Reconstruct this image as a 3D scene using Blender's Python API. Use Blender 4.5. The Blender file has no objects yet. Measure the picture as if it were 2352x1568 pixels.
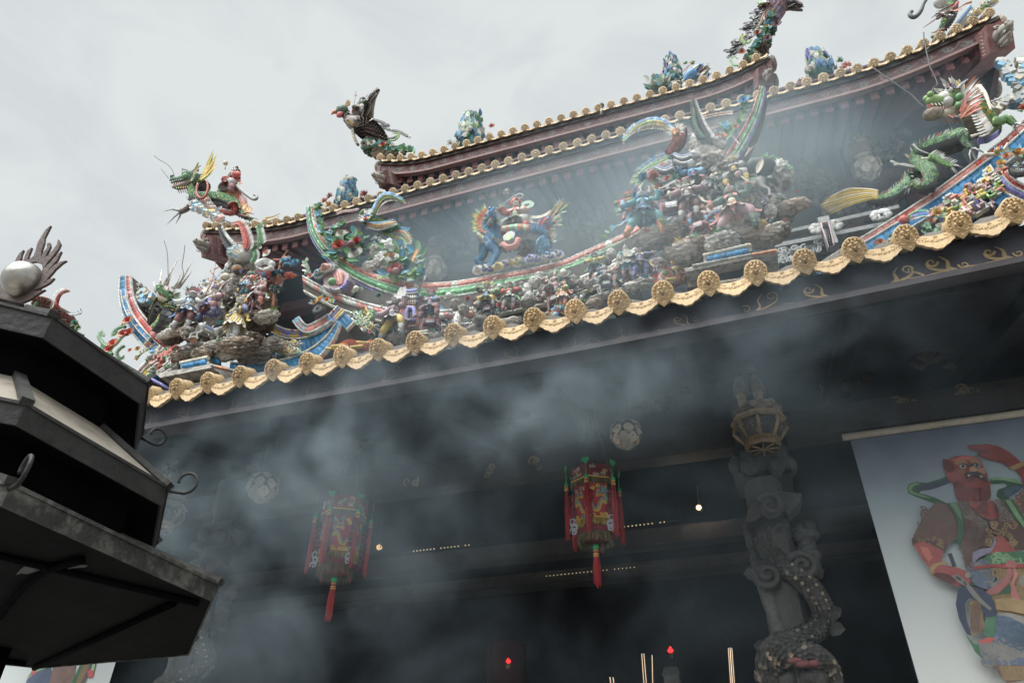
import bpy,math,random
from math import sin,cos
from mathutils import Vector,Matrix,noise,Quaternion
V = Vector
PI = math.pi
scene = bpy.context.scene
COL = scene.collection
RNG = random.Random(11)
U = RNG.uniform; CH = RNG.choice; GA = RNG.gauss

# ------------------------------------------------------------------ camera geometry
RM = Matrix(((0.94553636,-0.17724906,-0.27302703),(0.32510595,0.55632276,0.76472944),(0.01634358,-0.8118422,0.58364812)))
FL = 1749.85
EYE = V((0,0,1.6))

def W(x,y,Y):
    d = RM @ V((x - 1176,y - 784,FL))
    return d * (Y / d.y) + EYE

def Wz(x,y,z):
    d = RM @ V((x - 1176,y - 784,FL))
    return d * ((z - EYE.z) / d.z) + EYE

def PX(p):
    return (RM.transposed() @ (V(p) - EYE)).z / FL

def crop(ox,oy,s):
    k = 2352 / 4096
    return lambda x,y: ((ox + x / s) * k,(oy + y / s) * k)

cA = crop(0,800,1.742); cB = crop(0,1650,1.4506); cC = crop(500,300,1.96); cD = crop(450,900,2.091)
cE = crop(1150,650,1.96); cF = crop(2200,300,1.8445); cG = crop(3100,0,2.24); cH = crop(3100,600,2.24)
cI = crop(2800,1350,1.135); cJ = crop(900,1600,1.7425); cK = crop(1900,1550,1.3277); cL = crop(600,850,2.613)
cM = crop(1300,1150,3.36); cN = crop(1900,900,2.94); cO = crop(2400,600,2.613); cP = crop(2500,0,3.1357)
cQ = crop(3400,1700,1.5216); cR = crop(2880,1400,1.1785); cS = crop(3500,350,2.4128)

def cr(pts,n):
    """Catmull-Rom through tuples of any length, n+1 samples."""
    if len(pts) == 2:
        return [tuple(a + (b - a) * i / n for a,b in zip(*pts)) for i in range(n + 1)]
    out = []
    P = [pts[0]] + list(pts) + [pts[-1]]
    m = len(pts) - 1
    for i in range(n + 1):
        u = i / n * m
        k = min(int(u),m - 1)
        t = u - k
        a,b,c,d = P[k],P[k + 1],P[k + 2],P[k + 3]
        out.append(tuple(0.5 * (2 * q + (r - p) * t + (2 * p - 5 * q + 4 * r - s) * t * t + (3 * q - p - 3 * r + s) * t ** 3)
                         for p,q,r,s in zip(a,b,c,d)))
    return out

def even(pts,n):
    """n+1 points evenly spaced in arc length along a polyline of Vectors."""
    L = [0]
    for a,b in zip(pts,pts[1:]):
        L.append(L[-1] + (b - a).length)
    out = []; k = 0
    for i in range(n + 1):
        s = L[-1] * i / n
        while k < len(L) - 2 and L[k + 1] < s:
            k += 1
        d = L[k + 1] - L[k]
        out.append(pts[k].lerp(pts[k + 1],(s - L[k]) / d if d > 1e-9 else 0))
    return out

# ------------------------------------------------------------------ materials
MATS = {}

def mat(name,color,rough=0.5,var=0.3,dirt=0.35,scale=9.0,bump=0.15,metal=0.0,emis=0.0,dirtcol=(0.06,0.055,0.05),spec=0.4,fine=70):
    if name in MATS:
        return MATS[name]
    m = bpy.data.materials.new(name)
    m.use_nodes = True
    nt = m.node_tree; N = nt.nodes; L = nt.links
    b = N['Principled BSDF']
    tc = N.new('ShaderNodeTexCoord')
    n1 = N.new('ShaderNodeTexNoise'); n1.inputs['Scale'].default_value = scale; n1.inputs['Detail'].default_value = 6; n1.inputs['Roughness'].default_value = 0.65
    L.new(tc.outputs['Object'],n1.inputs['Vector'])
    at = N.new('ShaderNodeAttribute'); at.attribute_name = 'tint'
    # value variation from the tint of each piece and from noise
    mr = N.new('ShaderNodeMapRange'); mr.inputs['To Min'].default_value = 1 - var; mr.inputs['To Max'].default_value = 1 + var
    L.new(at.outputs['Fac'],mr.inputs['Value'])
    mr2 = N.new('ShaderNodeMapRange'); mr2.inputs['From Min'].default_value = 0.3; mr2.inputs['From Max'].default_value = 0.7
    mr2.inputs['To Min'].default_value = 1 - var * 0.6; mr2.inputs['To Max'].default_value = 1 + var * 0.5
    L.new(n1.outputs['Fac'],mr2.inputs['Value'])
    mul = N.new('ShaderNodeMath'); mul.operation = 'MULTIPLY'
    L.new(mr.outputs['Result'],mul.inputs[0]); L.new(mr2.outputs['Result'],mul.inputs[1])
    vs = N.new('ShaderNodeVectorMath'); vs.operation = 'SCALE'; vs.inputs[0].default_value = color[:3]
    oi = N.new('ShaderNodeObjectInfo'); mr3 = N.new('ShaderNodeMapRange'); mr3.inputs['To Min'].default_value = .82; mr3.inputs['To Max'].default_value = 1.12
    L.new(oi.outputs['Random'],mr3.inputs['Value']); ml2 = N.new('ShaderNodeMath'); ml2.operation = 'MULTIPLY'
    L.new(mul.outputs[0],ml2.inputs[0]); L.new(mr3.outputs['Result'],ml2.inputs[1]); L.new(ml2.outputs[0],vs.inputs['Scale'])
    n2 = N.new('ShaderNodeTexNoise'); n2.inputs['Scale'].default_value = scale * 2.3; n2.inputs['Detail'].default_value = 8; n2.inputs['Roughness'].default_value = 0.7
    L.new(tc.outputs['Object'],n2.inputs['Vector'])
    rp = N.new('ShaderNodeMapRange'); rp.inputs['From Min'].default_value = 0.48; rp.inputs['From Max'].default_value = 0.68; rp.inputs['To Max'].default_value = dirt
    L.new(n2.outputs['Fac'],rp.inputs['Value'])
    mx = N.new('ShaderNodeMix'); mx.data_type = 'RGBA'
    L.new(rp.outputs['Result'],mx.inputs['Factor']); L.new(vs.outputs[0],mx.inputs['A']); mx.inputs['B'].default_value = (*dirtcol,1)
    L.new(mx.outputs['Result'],b.inputs['Base Color'])
    b.inputs['Roughness'].default_value = rough; b.inputs['Metallic'].default_value = metal
    b.inputs['Specular IOR Level'].default_value = spec
    if bump:
        n3 = N.new('ShaderNodeTexNoise'); n3.inputs['Scale'].default_value = fine; n3.inputs['Detail'].default_value = 5
        L.new(tc.outputs['Object'],n3.inputs['Vector'])
        bp = N.new('ShaderNodeBump'); bp.inputs['Strength'].default_value = bump; bp.inputs['Distance'].default_value = 0.02
        L.new(n3.outputs['Fac'],bp.inputs['Height']); L.new(bp.outputs['Normal'],b.inputs['Normal'])
    if emis:
        b.inputs['Emission Color'].default_value = (*color[:3],1); b.inputs['Emission Strength'].default_value = emis
    MATS[name] = m
    return m

C = {}
def defc(**k):
    for n,c in k.items():
        c = tuple(min(.82,x * .98 + .10) for x in c) if n not in ('black','dgrey') else c      # decades of dust on the glaze
        C[n] = c
        mat(n,c,rough=0.5,var=0.25,dirt=0.28,scale=7,spec=.3)
# glazed ceramic colours
defc(white=(0.62,0.62,0.58),cream=(0.60,0.54,0.42),grey=(0.36,0.36,0.345),dgrey=(0.13,0.13,0.135),black=(0.022,0.024,0.027),
     red=(0.50,0.055,0.035),maroon=(0.22,0.065,0.07),pink=(0.60,0.20,0.16),orange=(0.58,0.22,0.08),yellow=(0.62,0.45,0.08),
     green=(0.085,0.26,0.085),lime=(0.25,0.42,0.12),dgreen=(0.025,0.10,0.05),teal=(0.03,0.22,0.24),mint=(0.28,0.46,0.32),
     blue=(0.045,0.20,0.42),lblue=(0.15,0.38,0.56),navy=(0.06,0.08,0.19),purple=(0.17,0.10,0.20),violet=(0.16,0.15,0.45),
     brown=(0.11,0.065,0.04),mauve=(0.34,0.21,0.23),flesh=(0.56,0.52,0.48),coral=(0.46,0.15,0.06))
mat('rock',(0.52,0.48,0.43),rough=0.8,var=0.45,dirt=0.85,scale=5,bump=0.6,fine=26,dirtcol=(0.035,0.032,0.03))
mat('rockbrown',(0.37,0.30,0.245),rough=0.85,var=0.5,dirt=0.85,scale=6,bump=0.7,fine=26,dirtcol=(0.03,0.026,0.024))
mat('rockwhite',(0.68,0.665,0.63),rough=0.7,var=0.35,dirt=0.75,scale=6,bump=0.5,fine=26)
mat('goldtile',(0.60,0.425,0.23),rough=0.55,var=0.16,dirt=0.42,scale=6,bump=0.12,dirtcol=(0.2,0.12,0.05),fine=60)
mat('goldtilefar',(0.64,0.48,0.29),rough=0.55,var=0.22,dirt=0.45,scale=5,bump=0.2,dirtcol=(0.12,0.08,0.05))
mat('roofstone',(0.13,0.115,0.10),rough=0.9,var=0.3,dirt=0.6,scale=14,bump=0.8,fine=90)
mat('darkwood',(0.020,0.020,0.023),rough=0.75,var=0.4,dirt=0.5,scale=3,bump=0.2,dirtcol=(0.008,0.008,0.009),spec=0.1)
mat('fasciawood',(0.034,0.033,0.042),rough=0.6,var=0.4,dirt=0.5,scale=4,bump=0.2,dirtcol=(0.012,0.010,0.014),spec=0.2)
mat('mouldwood',(0.045,0.036,0.042),rough=0.7,var=0.3,dirt=0.5,scale=6,bump=0.2)
mat('goldpaint',(0.25,0.17,0.07),rough=0.5,var=0.4,dirt=0.7,scale=14,bump=0.1,dirtcol=(0.03,0.025,0.02))
mat('oldgold',(0.20,0.14,0.075),rough=0.5,var=0.4,dirt=0.75,scale=10,bump=0.2,dirtcol=(0.03,0.026,0.022))
mat('redwood',(0.135,0.042,0.04),rough=0.65,var=0.35,dirt=0.6,scale=3,bump=0.2,dirtcol=(0.06,0.025,0.025))
mat('redwooddark',(0.075,0.022,0.025),rough=0.7,var=0.35,dirt=0.6,scale=3,bump=0.2,dirtcol=(0.02,0.012,0.013))
mat('redpale',(0.25,0.155,0.14),rough=0.7,var=0.3,dirt=0.55,scale=6,bump=0.25,dirtcol=(0.14,0.05,0.05))
mat('stonecol',(0.058,0.054,0.05),rough=0.8,var=0.4,dirt=0.6,scale=7,bump=0.5,fine=40,dirtcol=(0.025,0.024,0.023))
mat('stonepale',(0.27,0.215,0.155),rough=0.8,var=0.4,dirt=0.5,scale=9,bump=0.3)
mat('greystone',(0.33,0.34,0.335),rough=0.8,var=0.2,dirt=0.6,scale=7,bump=0.3,dirtcol=(0.1,0.1,0.095))
mat('lotus',(0.44,0.40,0.345),rough=0.8,var=0.2,dirt=0.5,scale=6,bump=0.2)
mat('carving',(0.12,0.085,0.05),rough=0.7,var=0.5,dirt=0.8,scale=9,bump=0.4,dirtcol=(0.012,0.012,0.013))

# ------------------------------------------------------------------ mesh builder
def frame(d):
    d = V(d).normalized()
    a = V((0,0,1)) if abs(d.z) < 0.9 else V((1,0,0))
    u = d.cross(a).normalized()
    return u,d.cross(u).normalized()

class MB:
    def __init__(s):
        s.v = []; s.f = []; s.m = []; s.t = []; s.s = []

    def add(s,vs,fs,m,tint=None,smooth=True):
        o = len(s.v)
        s.v.extend(vs)
        t = RNG.random() if tint is None else tint
        for f in fs:
            s.f.append([i + o for i in f]); s.m.append(m); s.t.append(t); s.s.append(smooth)
        return s

    def join(s,o):
        k = len(s.v); s.v += o.v; s.f += [[i + k for i in f] for f in o.f]; s.m += o.m; s.t += o.t; s.s += o.s

    def tube(s,pts,rad,m,n=8,tint=None,up=None,flat=1.0,cap=True,smooth=True):
        pts = [V(p) for p in pts]
        if not isinstance(rad,(list,tuple)):
            rad = [rad] * len(pts)
        vs = []; fs = []
        d = (pts[1] - pts[0]).normalized()
        u,w = frame(d)
        if up is not None:
            w = (V(up) - d * d.dot(V(up))).normalized(); u = w.cross(d)
        for i,p in enumerate(pts):
            if i == 0: t = pts[1] - pts[0]
            elif i == len(pts) - 1: t = pts[-1] - pts[-2]
            else: t = pts[i + 1] - pts[i - 1]
            if t.length < 1e-9: t = d
            t = t.normalized()
            q = d.rotation_difference(t)
            u = q @ u; w = q @ w; d = t
            for k in range(n):
                a = 2 * PI * k / n
                vs.append(p + u * (cos(a) * rad[i]) + w * (sin(a) * rad[i] * flat))
        for i in range(len(pts) - 1):
            for k in range(n):
                a = i * n + k; b = i * n + (k + 1) % n
                fs.append((a,b,b + n,a + n))
        if cap:
            fs.append(tuple(range(n - 1,-1,-1))); fs.append(tuple(range(len(vs) - n,len(vs))))
        return s.add(vs,fs,m,tint,smooth)

    def ball(s,c,r,m,nu=10,nv=7,rot=None,tint=None):
        c = V(c)
        if not isinstance(r,(tuple,list,Vector)): r = (r,r,r)
        vs = []; fs = []
        for j in range(1,nv):
            th = PI * j / nv
            for i in range(nu):
                a = 2 * PI * i / nu
                p = V((sin(th) * cos(a) * r[0],sin(th) * sin(a) * r[1],cos(th) * r[2]))
                vs.append(c + (rot @ p if rot else p))
        t = len(vs)
        for z in (1,-1):
            p = V((0,0,z * r[2])); vs.append(c + (rot @ p if rot else p))
        for j in range(nv - 2):
            for i in range(nu):
                a = j * nu + i; b = j * nu + (i + 1) % nu
                fs.append((a,a + nu,b + nu,b))
        for i in range(nu):
            fs.append((t,i,(i + 1) % nu)); o = (nv - 2) * nu
            fs.append((t + 1,o + (i + 1) % nu,o + i))
        return s.add(vs,fs,m,tint)

    def rock(s,c,r,m,seed=0,amp=0.35,freq=1.6,nu=26,nv=20,stretch=(1,1,1),rot=None):
        c = V(c); sd = V((seed * 3.7,seed * 1.3,seed * 7.1)); st = V(stretch)
        vs = []; fs = []
        for j in range(nv + 1):
            th = PI * min(max(j / nv,0.02),0.98)
            for i in range(nu):
                a = 2 * PI * i / nu
                d = V((sin(th) * cos(a),sin(th) * sin(a),cos(th)))
                q = V((d.x * st.x,d.y * st.y,d.z * st.z)) * freq + sd
                k = 1 - abs(noise.noise(q)) * 1.6 + 0.5 * (0.5 - abs(noise.noise(q * 2.3))) + 0.3 * noise.noise(q * 4.7)
                n2 = abs(noise.noise(q * 3.1 + sd)); e = 1 + amp * (k - 0.6) + amp * .28 * (.35 - n2) + amp * .12 * noise.noise(q * 9.0)
                p = V((d.x * r[0],d.y * r[1],d.z * r[2])) * e
                vs.append(c + (rot @ p if rot else p))
        for j in range(nv):
            for i in range(nu):
                a = j * nu + i; b = j * nu + (i + 1) % nu
                fs.append((a,a + nu,b + nu,b))
        fs.append(tuple(range(nu))); fs.append(tuple(range(len(vs) - 1,len(vs) - nu - 1,-1)))
        return s.add(vs,fs,m,None)

    def box(s,c,size,m,rot=None,tint=None,taper=1.0):
        c = V(c); h = [x / 2 for x in size]
        vs = []
        for z in (-1,1):
            k = taper if z > 0 else 1
            for x,y in ((-1,-1),(1,-1),(1,1),(-1,1)):
                p = V((x * h[0] * k,y * h[1] * k,z * h[2])); vs.append(c + (rot @ p if rot else p))
        return s.add(vs,[(3,2,1,0),(4,5,6,7),(0,1,5,4),(1,2,6,5),(2,3,7,6),(3,0,4,7)],m,tint,False)

    def beam(s,a,b,w,h,m,tint=None,up=(0,0,1)):
        a,b = V(a),V(b); d = (b - a).normalized(); u = d.cross(V(up)).normalized(); w2 = u.cross(d)
        vs = [p + u * (x * w / 2) + w2 * (z * h / 2) for p in (a,b) for x,z in ((-1,-1),(1,-1),(1,1),(-1,1))]
        return s.add(vs,[(0,1,2,3),(7,6,5,4),(0,4,5,1),(1,5,6,2),(2,6,7,3),(3,7,4,0)],m,tint,False)

    def petal(s,b,d,nrm,L,w,m,curl=0.2,tint=None,tip=0.75,cup=0.15):
        """leaf / feather / scale: a creased pointed blade."""
        b,d,nrm = V(b),V(d).normalized(),V(nrm)
        sd = d.cross(nrm)
        if sd.length < 1e-6: sd,_ = frame(d)
        sd = sd.normalized(); nrm = sd.cross(d).normalized()
        p = [b - sd * w * 0.18,b + sd * w * 0.18,
             b + d * L * 0.4 - sd * w * 0.5 + nrm * (curl * L * 0.16 + cup * w),b + d * L * 0.4 + nrm * curl * L * 0.16,b + d * L * 0.4 + sd * w * 0.5 + nrm * (curl * L * 0.16 + cup * w),
             b + d * L * tip - sd * w * 0.42 + nrm * (curl * L * 0.55 + cup * w),b + d * L * tip + nrm * curl * L * 0.55,b + d * L * tip + sd * w * 0.42 + nrm * (curl * L * 0.55 + cup * w),
             b + d * L + nrm * curl * L]
        return s.add(p,[(0,3,2),(0,1,3),(1,4,3),(2,3,6,5),(3,4,7,6),(5,6,8),(6,7,8)],m,tint,False)

    def poly(s,pts,m,ext=None,tint=None):
        """flat polygon, or a slab when ext (a vector to its back) is given."""
        pts = [V(p) for p in pts]; n = len(pts)
        if ext is None:
            return s.add(pts,[tuple(range(n))],m,tint,False)
        e = V(ext)
        fs = [tuple(range(n)),tuple(range(2 * n - 1,n - 1,-1))] + [(i,i + n,(i + 1) % n + n,(i + 1) % n) for i in range(n)]
        return s.add(pts + [p + e for p in pts],fs,m,tint,False)

    def lathe(s,prof,c,m,axis=(0,0,1),n=16,lobes=0,lob=0.0,tint=None,smooth=True,cap=True):
        c = V(c); ax = V(axis).normalized(); u,w = frame(ax)
        if abs(ax.z) > 0.99: u,w = V((1,0,0)),V((0,1,0)) * (1 if ax.z > 0 else -1)
        vs = []; fs = []
        for r,z in prof:
            for k in range(n):
                a = 2 * PI * k / n
                rr = r * (1 + lob * abs(cos(lobes * a / 2))) if lobes else r
                vs.append(c + u * (rr * cos(a)) + w * (rr * sin(a)) + ax * z)
        for j in range(len(prof) - 1):
            for k in range(n):
                a = j * n + k; b = j * n + (k + 1) % n
                fs.append((a,b,b + n,a + n))
        if cap:
            fs.append(tuple(range(n - 1,-1,-1))); fs.append(tuple(range(len(vs) - n,len(vs))))
        return s.add(vs,fs,m,tint,smooth)

    def flower(s,c,nrm,R,cols,layers=4,n=9,core=None):
        c,nrm = V(c),V(nrm).normalized(); u,w = frame(nrm)
        for l in range(layers):
            k = l / max(layers - 1,1)
            r = R * (1 - 0.62 * k)
            for i in range(n):
                a = 2 * PI * (i + 0.5 * l) / n + U(-.15,.15)
                out = u * cos(a) + w * sin(a)
                d = out * (1 - 0.75 * k) + nrm * (0.15 + 0.8 * k)
                s.petal(c + nrm * R * 0.12 * l,d,nrm - out * 0.8,r,r * 0.62,cols[min(l,len(cols) - 1)],curl=0.3,tip=0.8)
        if core:
            s.ball(c + nrm * R * 0.5,R * 0.28,core,8,6)
        return s

    def tuft(s,c,nrm,R,cols,n=40):
        """round spiky bloom"""
        c,nrm = V(c),V(nrm).normalized()
        for i in range(n):
            d = V((GA(0,1),GA(0,1),GA(0,1))).normalized()
            if d.dot(nrm) < -0.25: d = d - nrm * (2 * d.dot(nrm))
            s.petal(c,d,frame(d)[0],R * U(.8,1.1),R * 0.3,CH(cols),curl=0.1)
        return s

    def agave(s,c,R,m,n=14):
        c = V(c)
        for i in range(n):
            a = U(0,2 * PI); e = U(0.15,1.3)
            d = V((cos(a) * cos(e),sin(a) * cos(e) - 0.25,sin(e)))
            s.petal(c,d,(0,0,1),R * U(.7,1.1),R * 0.2,m,curl=-0.1,tip=0.6)
        return s

    def scales(s,pts,rad,m,size,arc=(0,2 * PI),up=(0,0,1),lift=0.35,tip=None):
        """overlapping scales over a tube. arc is measured from UP around the tube."""
        pts = [V(p) for p in pts]
        L = sum((b - a).length for a,b in zip(pts,pts[1:]))
        rows = max(3,int(L / (size * 0.55)))
        ep = even(pts,rows)
        for j in range(rows):
            p = ep[j]; t = (ep[j + 1] - p).normalized()
            u0 = V(up) - t * t.dot(V(up))
            if u0.length < 1e-4: u0 = frame(t)[0]
            u0.normalize(); v0 = t.cross(u0)
            k = j / rows * (len(rad) - 1); i = int(k); r = rad[i] + (rad[min(i + 1,len(rad) - 1)] - rad[i]) * (k - i)
            n = max(4,int(r * (arc[1] - arc[0]) / (size * 0.62)))
            for q in range(n):
                a = arc[0] + (arc[1] - arc[0]) * (q + 0.5 * (j % 2)) / n
                o = u0 * cos(a) + v0 * sin(a)
                mm = m if isinstance(m,str) else CH(m)
                s.petal(p + o * r * 0.97,t + o * lift,o,size,size * 0.8,mm,curl=0.1,tip=0.75)
        return s

    def build(s,name,parent=None,label=None,cat=None,group=None,kind=None):
        off = V((0,0,0)); q = parent
        while q is not None:
            off += q.location; q = q.parent
        me = bpy.data.meshes.new(name)
        me.from_pydata([tuple(p - off) for p in s.v],[],s.f)
        names = []
        idx = []
        lut = {}
        for x in s.m:
            if x not in lut:
                lut[x] = len(names); names.append(x)
            idx.append(lut[x])
        for x in names:
            me.materials.append(MATS[x])
        me.polygons.foreach_set('material_index',idx)
        me.polygons.foreach_set('use_smooth',s.s)
        a = me.attributes.new('tint','FLOAT','FACE'); a.data.foreach_set('value',s.t)
        me.update()
        o = bpy.data.objects.new(name,me)
        COL.objects.link(o)
        if parent is not None: o.parent = parent
        tag(o,label,cat,group,kind)
        return o

def tag(o,label=None,cat=None,group=None,kind=None):
    if label: o['label'] = label
    if cat: o['category'] = cat
    if group: o['group'] = group
    if kind: o['kind'] = kind
    return o

def empty(name,loc,label=None,cat=None,group=None,rz=0.0,sc=1.0):
    o = bpy.data.objects.new(name,None)
    o.empty_display_size = 0.1
    COL.objects.link(o)
    o.location = loc; o.rotation_euler = (0,0,rz); o.scale = (sc,sc,sc)
    return tag(o,label,cat,group)

def dup(o,parent=None,loc=None):
    c = o.copy(); COL.objects.link(c)
    if parent is not None: c.parent = parent
    if loc is not None: c.location = loc
    for ch in list(o.children):
        d = dup(ch,c)
    return c

def TP(lst,Y,n=None,cf=None):
    """traced path: (x, y, r[, dY]) in picture units at the depth plane Y -> points, radii."""
    q = [(*(cf(a[0],a[1]) if cf else (a[0],a[1])),a[2] if len(a) > 2 else 1,a[3] if len(a) > 3 else 0) for a in lst]
    if n: q = cr(q,n)
    pts = [W(a[0],a[1],Y + a[3]) for a in q]
    return pts,[max(a[2],0.15) * PX(p) for a,p in zip(q,pts)]

def band(mb,top,bot,Y,n,m,bulge=0.02,gap=0.06,alt=None,cf=None,thick=0.04,smp=40):
    """a row of n glazed tiles between two traced edges on the plane Y."""
    tp = even([W(*p,Y) for p in cr([cf(*q) if cf else q for q in top],smp)],n * 4)
    bt = even([W(*p,Y) for p in cr([cf(*q) if cf else q for q in bot],smp)],n * 4)
    F = V((0,-1,0))
    for i in range(n):
        mm = m if alt is None else (m if RNG.random() > alt[1] else alt[0])
        g = gap / 2
        cols_ = []
        for u in (g,0.5,1 - g):
            k = (i + u) * 4; j = min(int(k),n * 4 - 1); t = k - j
            a = tp[j].lerp(tp[j + 1],t); b = bt[j].lerp(bt[j + 1],t)
            e = b - a
            ed = bulge * (0.7 if u != 0.5 else 1.0)
            cols_.append([a + F * (-thick),a + e * 0.06 + F * ed * 0.3,a + e * 0.3 + F * ed,a + e * 0.7 + F * ed,a + e * 0.94 + F * ed * 0.3,b + F * (-thick)])
        vs = [p for c in cols_ for p in c]
        fs = [(c * 6 + r,c * 6 + r + 1,(c + 1) * 6 + r + 1,(c + 1) * 6 + r) for c in range(2) for r in range(5)]
        fs += [(5,4,3,2,1,0),(12,13,14,15,16,17)]
        mb.add(vs,fs,mm,None,False)

def slab(mb,top,bot,Y,depth,m,cf=None,n=30):
    """solid wall between two traced edges, from the plane Y back by depth."""
    tp = [W(*p,Y) for p in cr([cf(*q) if cf else q for q in top],n)]
    bt = [W(*p,Y) for p in cr([cf(*q) if cf else q for q in bot],n)]
    D = V((0,depth,0))
    vs = []
    for a,b in zip(tp,bt): vs += [a,b,b + D,a + D]
    fs = []
    for i in range(n):
        o = i * 4
        for k in range(4):
            fs.append((o + k,o + (k + 1) % 4,o + 4 + (k + 1) % 4,o + 4 + k))
    fs += [(3,2,1,0),(n * 4,n * 4 + 1,n * 4 + 2,n * 4 + 3)]
    mb.add(vs,fs,m,0.5,False)
# ================================================================== setting
gm = MB(); gm.poly([(-60,-60,0),(60,-60,0),(60,80,0),(-60,80,0)],'greystone')
gr = gm.build('ground',kind='structure')
mat('paving',(0.22,0.21,0.20),rough=0.85,var=0.2,dirt=0.5,scale=2,bump=0.3)
gr.data.materials[0] = MATS['paving']
tag(gr,'grey granite paving of the temple forecourt')

XC = -3.05
# ================================================================== front hall
hall = empty('temple_hall',(XC,8,0),'dark temple hall with gold eave tiles, carved columns and green and pink curved roof ridge','temple hall')
YE = 5.0

def eave_ratio(x):
    r = 0.7968
    if x > -0.30: r += 0.053 * (x + 0.30) ** 2
    if x < -1.2: r += 0.06 * (x + 1.2) ** 2
    return r

TILT = math.radians(25)
SP = 0.0745
# tile surface
rb = MB()
xs = [-1.75 + 0.0372 * i for i in range(64)]
vs = []; fs = []
for x in xs:
    z = 1.6 + eave_ratio(x) * YE
    vs += [(x * YE,YE + 0.2,z),(x * YE,8.55,z - 0.06 + 1.72),(x * YE,8.55,z - 0.2 + 1.72),(x * YE,YE + 0.2,z - 0.1)]
for i in range(len(xs) - 1):
    o = i * 4
    for k in range(4): fs.append((o + k,o + (k + 1) % 4,o + 4 + (k + 1) % 4,o + 4 + k))
rb.add([V(p) for p in vs],fs,'roofstone',0.4,False)
tk = [k for k in range(-24,9)]
for k in tk:
    x = (0.0554 + SP * k); z = 1.6 + eave_ratio(x) * YE
    a = V((x * YE,YE,z)); d = V((0,cos(TILT),sin(TILT)))
    rb.tube([a + d * 0.13,a + d * 0.5,a + d * 1.4,a + d * 3.4],[0.088,0.088,0.085,0.085],'roofstone',12)
roof = rb.build('roof',hall)

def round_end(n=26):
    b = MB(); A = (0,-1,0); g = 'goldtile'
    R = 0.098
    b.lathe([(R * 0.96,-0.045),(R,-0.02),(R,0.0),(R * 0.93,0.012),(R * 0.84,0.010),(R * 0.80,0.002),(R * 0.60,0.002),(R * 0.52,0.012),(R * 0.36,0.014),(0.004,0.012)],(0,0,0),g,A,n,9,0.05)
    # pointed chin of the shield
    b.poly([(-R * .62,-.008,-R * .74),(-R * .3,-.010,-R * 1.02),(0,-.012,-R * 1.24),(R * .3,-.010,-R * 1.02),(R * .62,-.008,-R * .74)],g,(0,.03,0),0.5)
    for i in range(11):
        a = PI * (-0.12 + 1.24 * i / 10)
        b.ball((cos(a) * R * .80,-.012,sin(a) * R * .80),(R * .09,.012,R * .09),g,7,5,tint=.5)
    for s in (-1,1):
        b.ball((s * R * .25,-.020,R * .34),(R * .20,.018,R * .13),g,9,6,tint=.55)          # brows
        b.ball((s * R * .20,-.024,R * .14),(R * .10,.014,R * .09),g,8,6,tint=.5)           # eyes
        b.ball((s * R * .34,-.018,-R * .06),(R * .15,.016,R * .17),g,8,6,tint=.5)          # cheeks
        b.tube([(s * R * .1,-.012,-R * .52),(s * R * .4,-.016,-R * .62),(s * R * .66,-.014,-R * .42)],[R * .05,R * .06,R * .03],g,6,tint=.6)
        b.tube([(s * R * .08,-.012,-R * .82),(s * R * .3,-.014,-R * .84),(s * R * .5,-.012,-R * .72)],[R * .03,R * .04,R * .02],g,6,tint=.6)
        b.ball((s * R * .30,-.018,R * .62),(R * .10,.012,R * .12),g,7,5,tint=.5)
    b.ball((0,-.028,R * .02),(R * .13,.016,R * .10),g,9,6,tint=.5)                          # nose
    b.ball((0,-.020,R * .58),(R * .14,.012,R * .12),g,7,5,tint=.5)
    b.ball((0,-.008,-R * .26),(R * .25,.012,R * .14),'mouthshade',10,6,tint=.4)              # open mouth, the shade of its hollow put into a darker gold
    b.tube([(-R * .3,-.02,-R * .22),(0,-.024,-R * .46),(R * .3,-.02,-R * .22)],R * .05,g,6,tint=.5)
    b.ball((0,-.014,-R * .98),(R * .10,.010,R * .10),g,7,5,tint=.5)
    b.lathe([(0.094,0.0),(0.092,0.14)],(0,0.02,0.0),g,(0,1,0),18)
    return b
mat('mouthshade',(0.22,0.125,0.05),rough=0.6,var=0.1,dirt=0.3)

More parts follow.
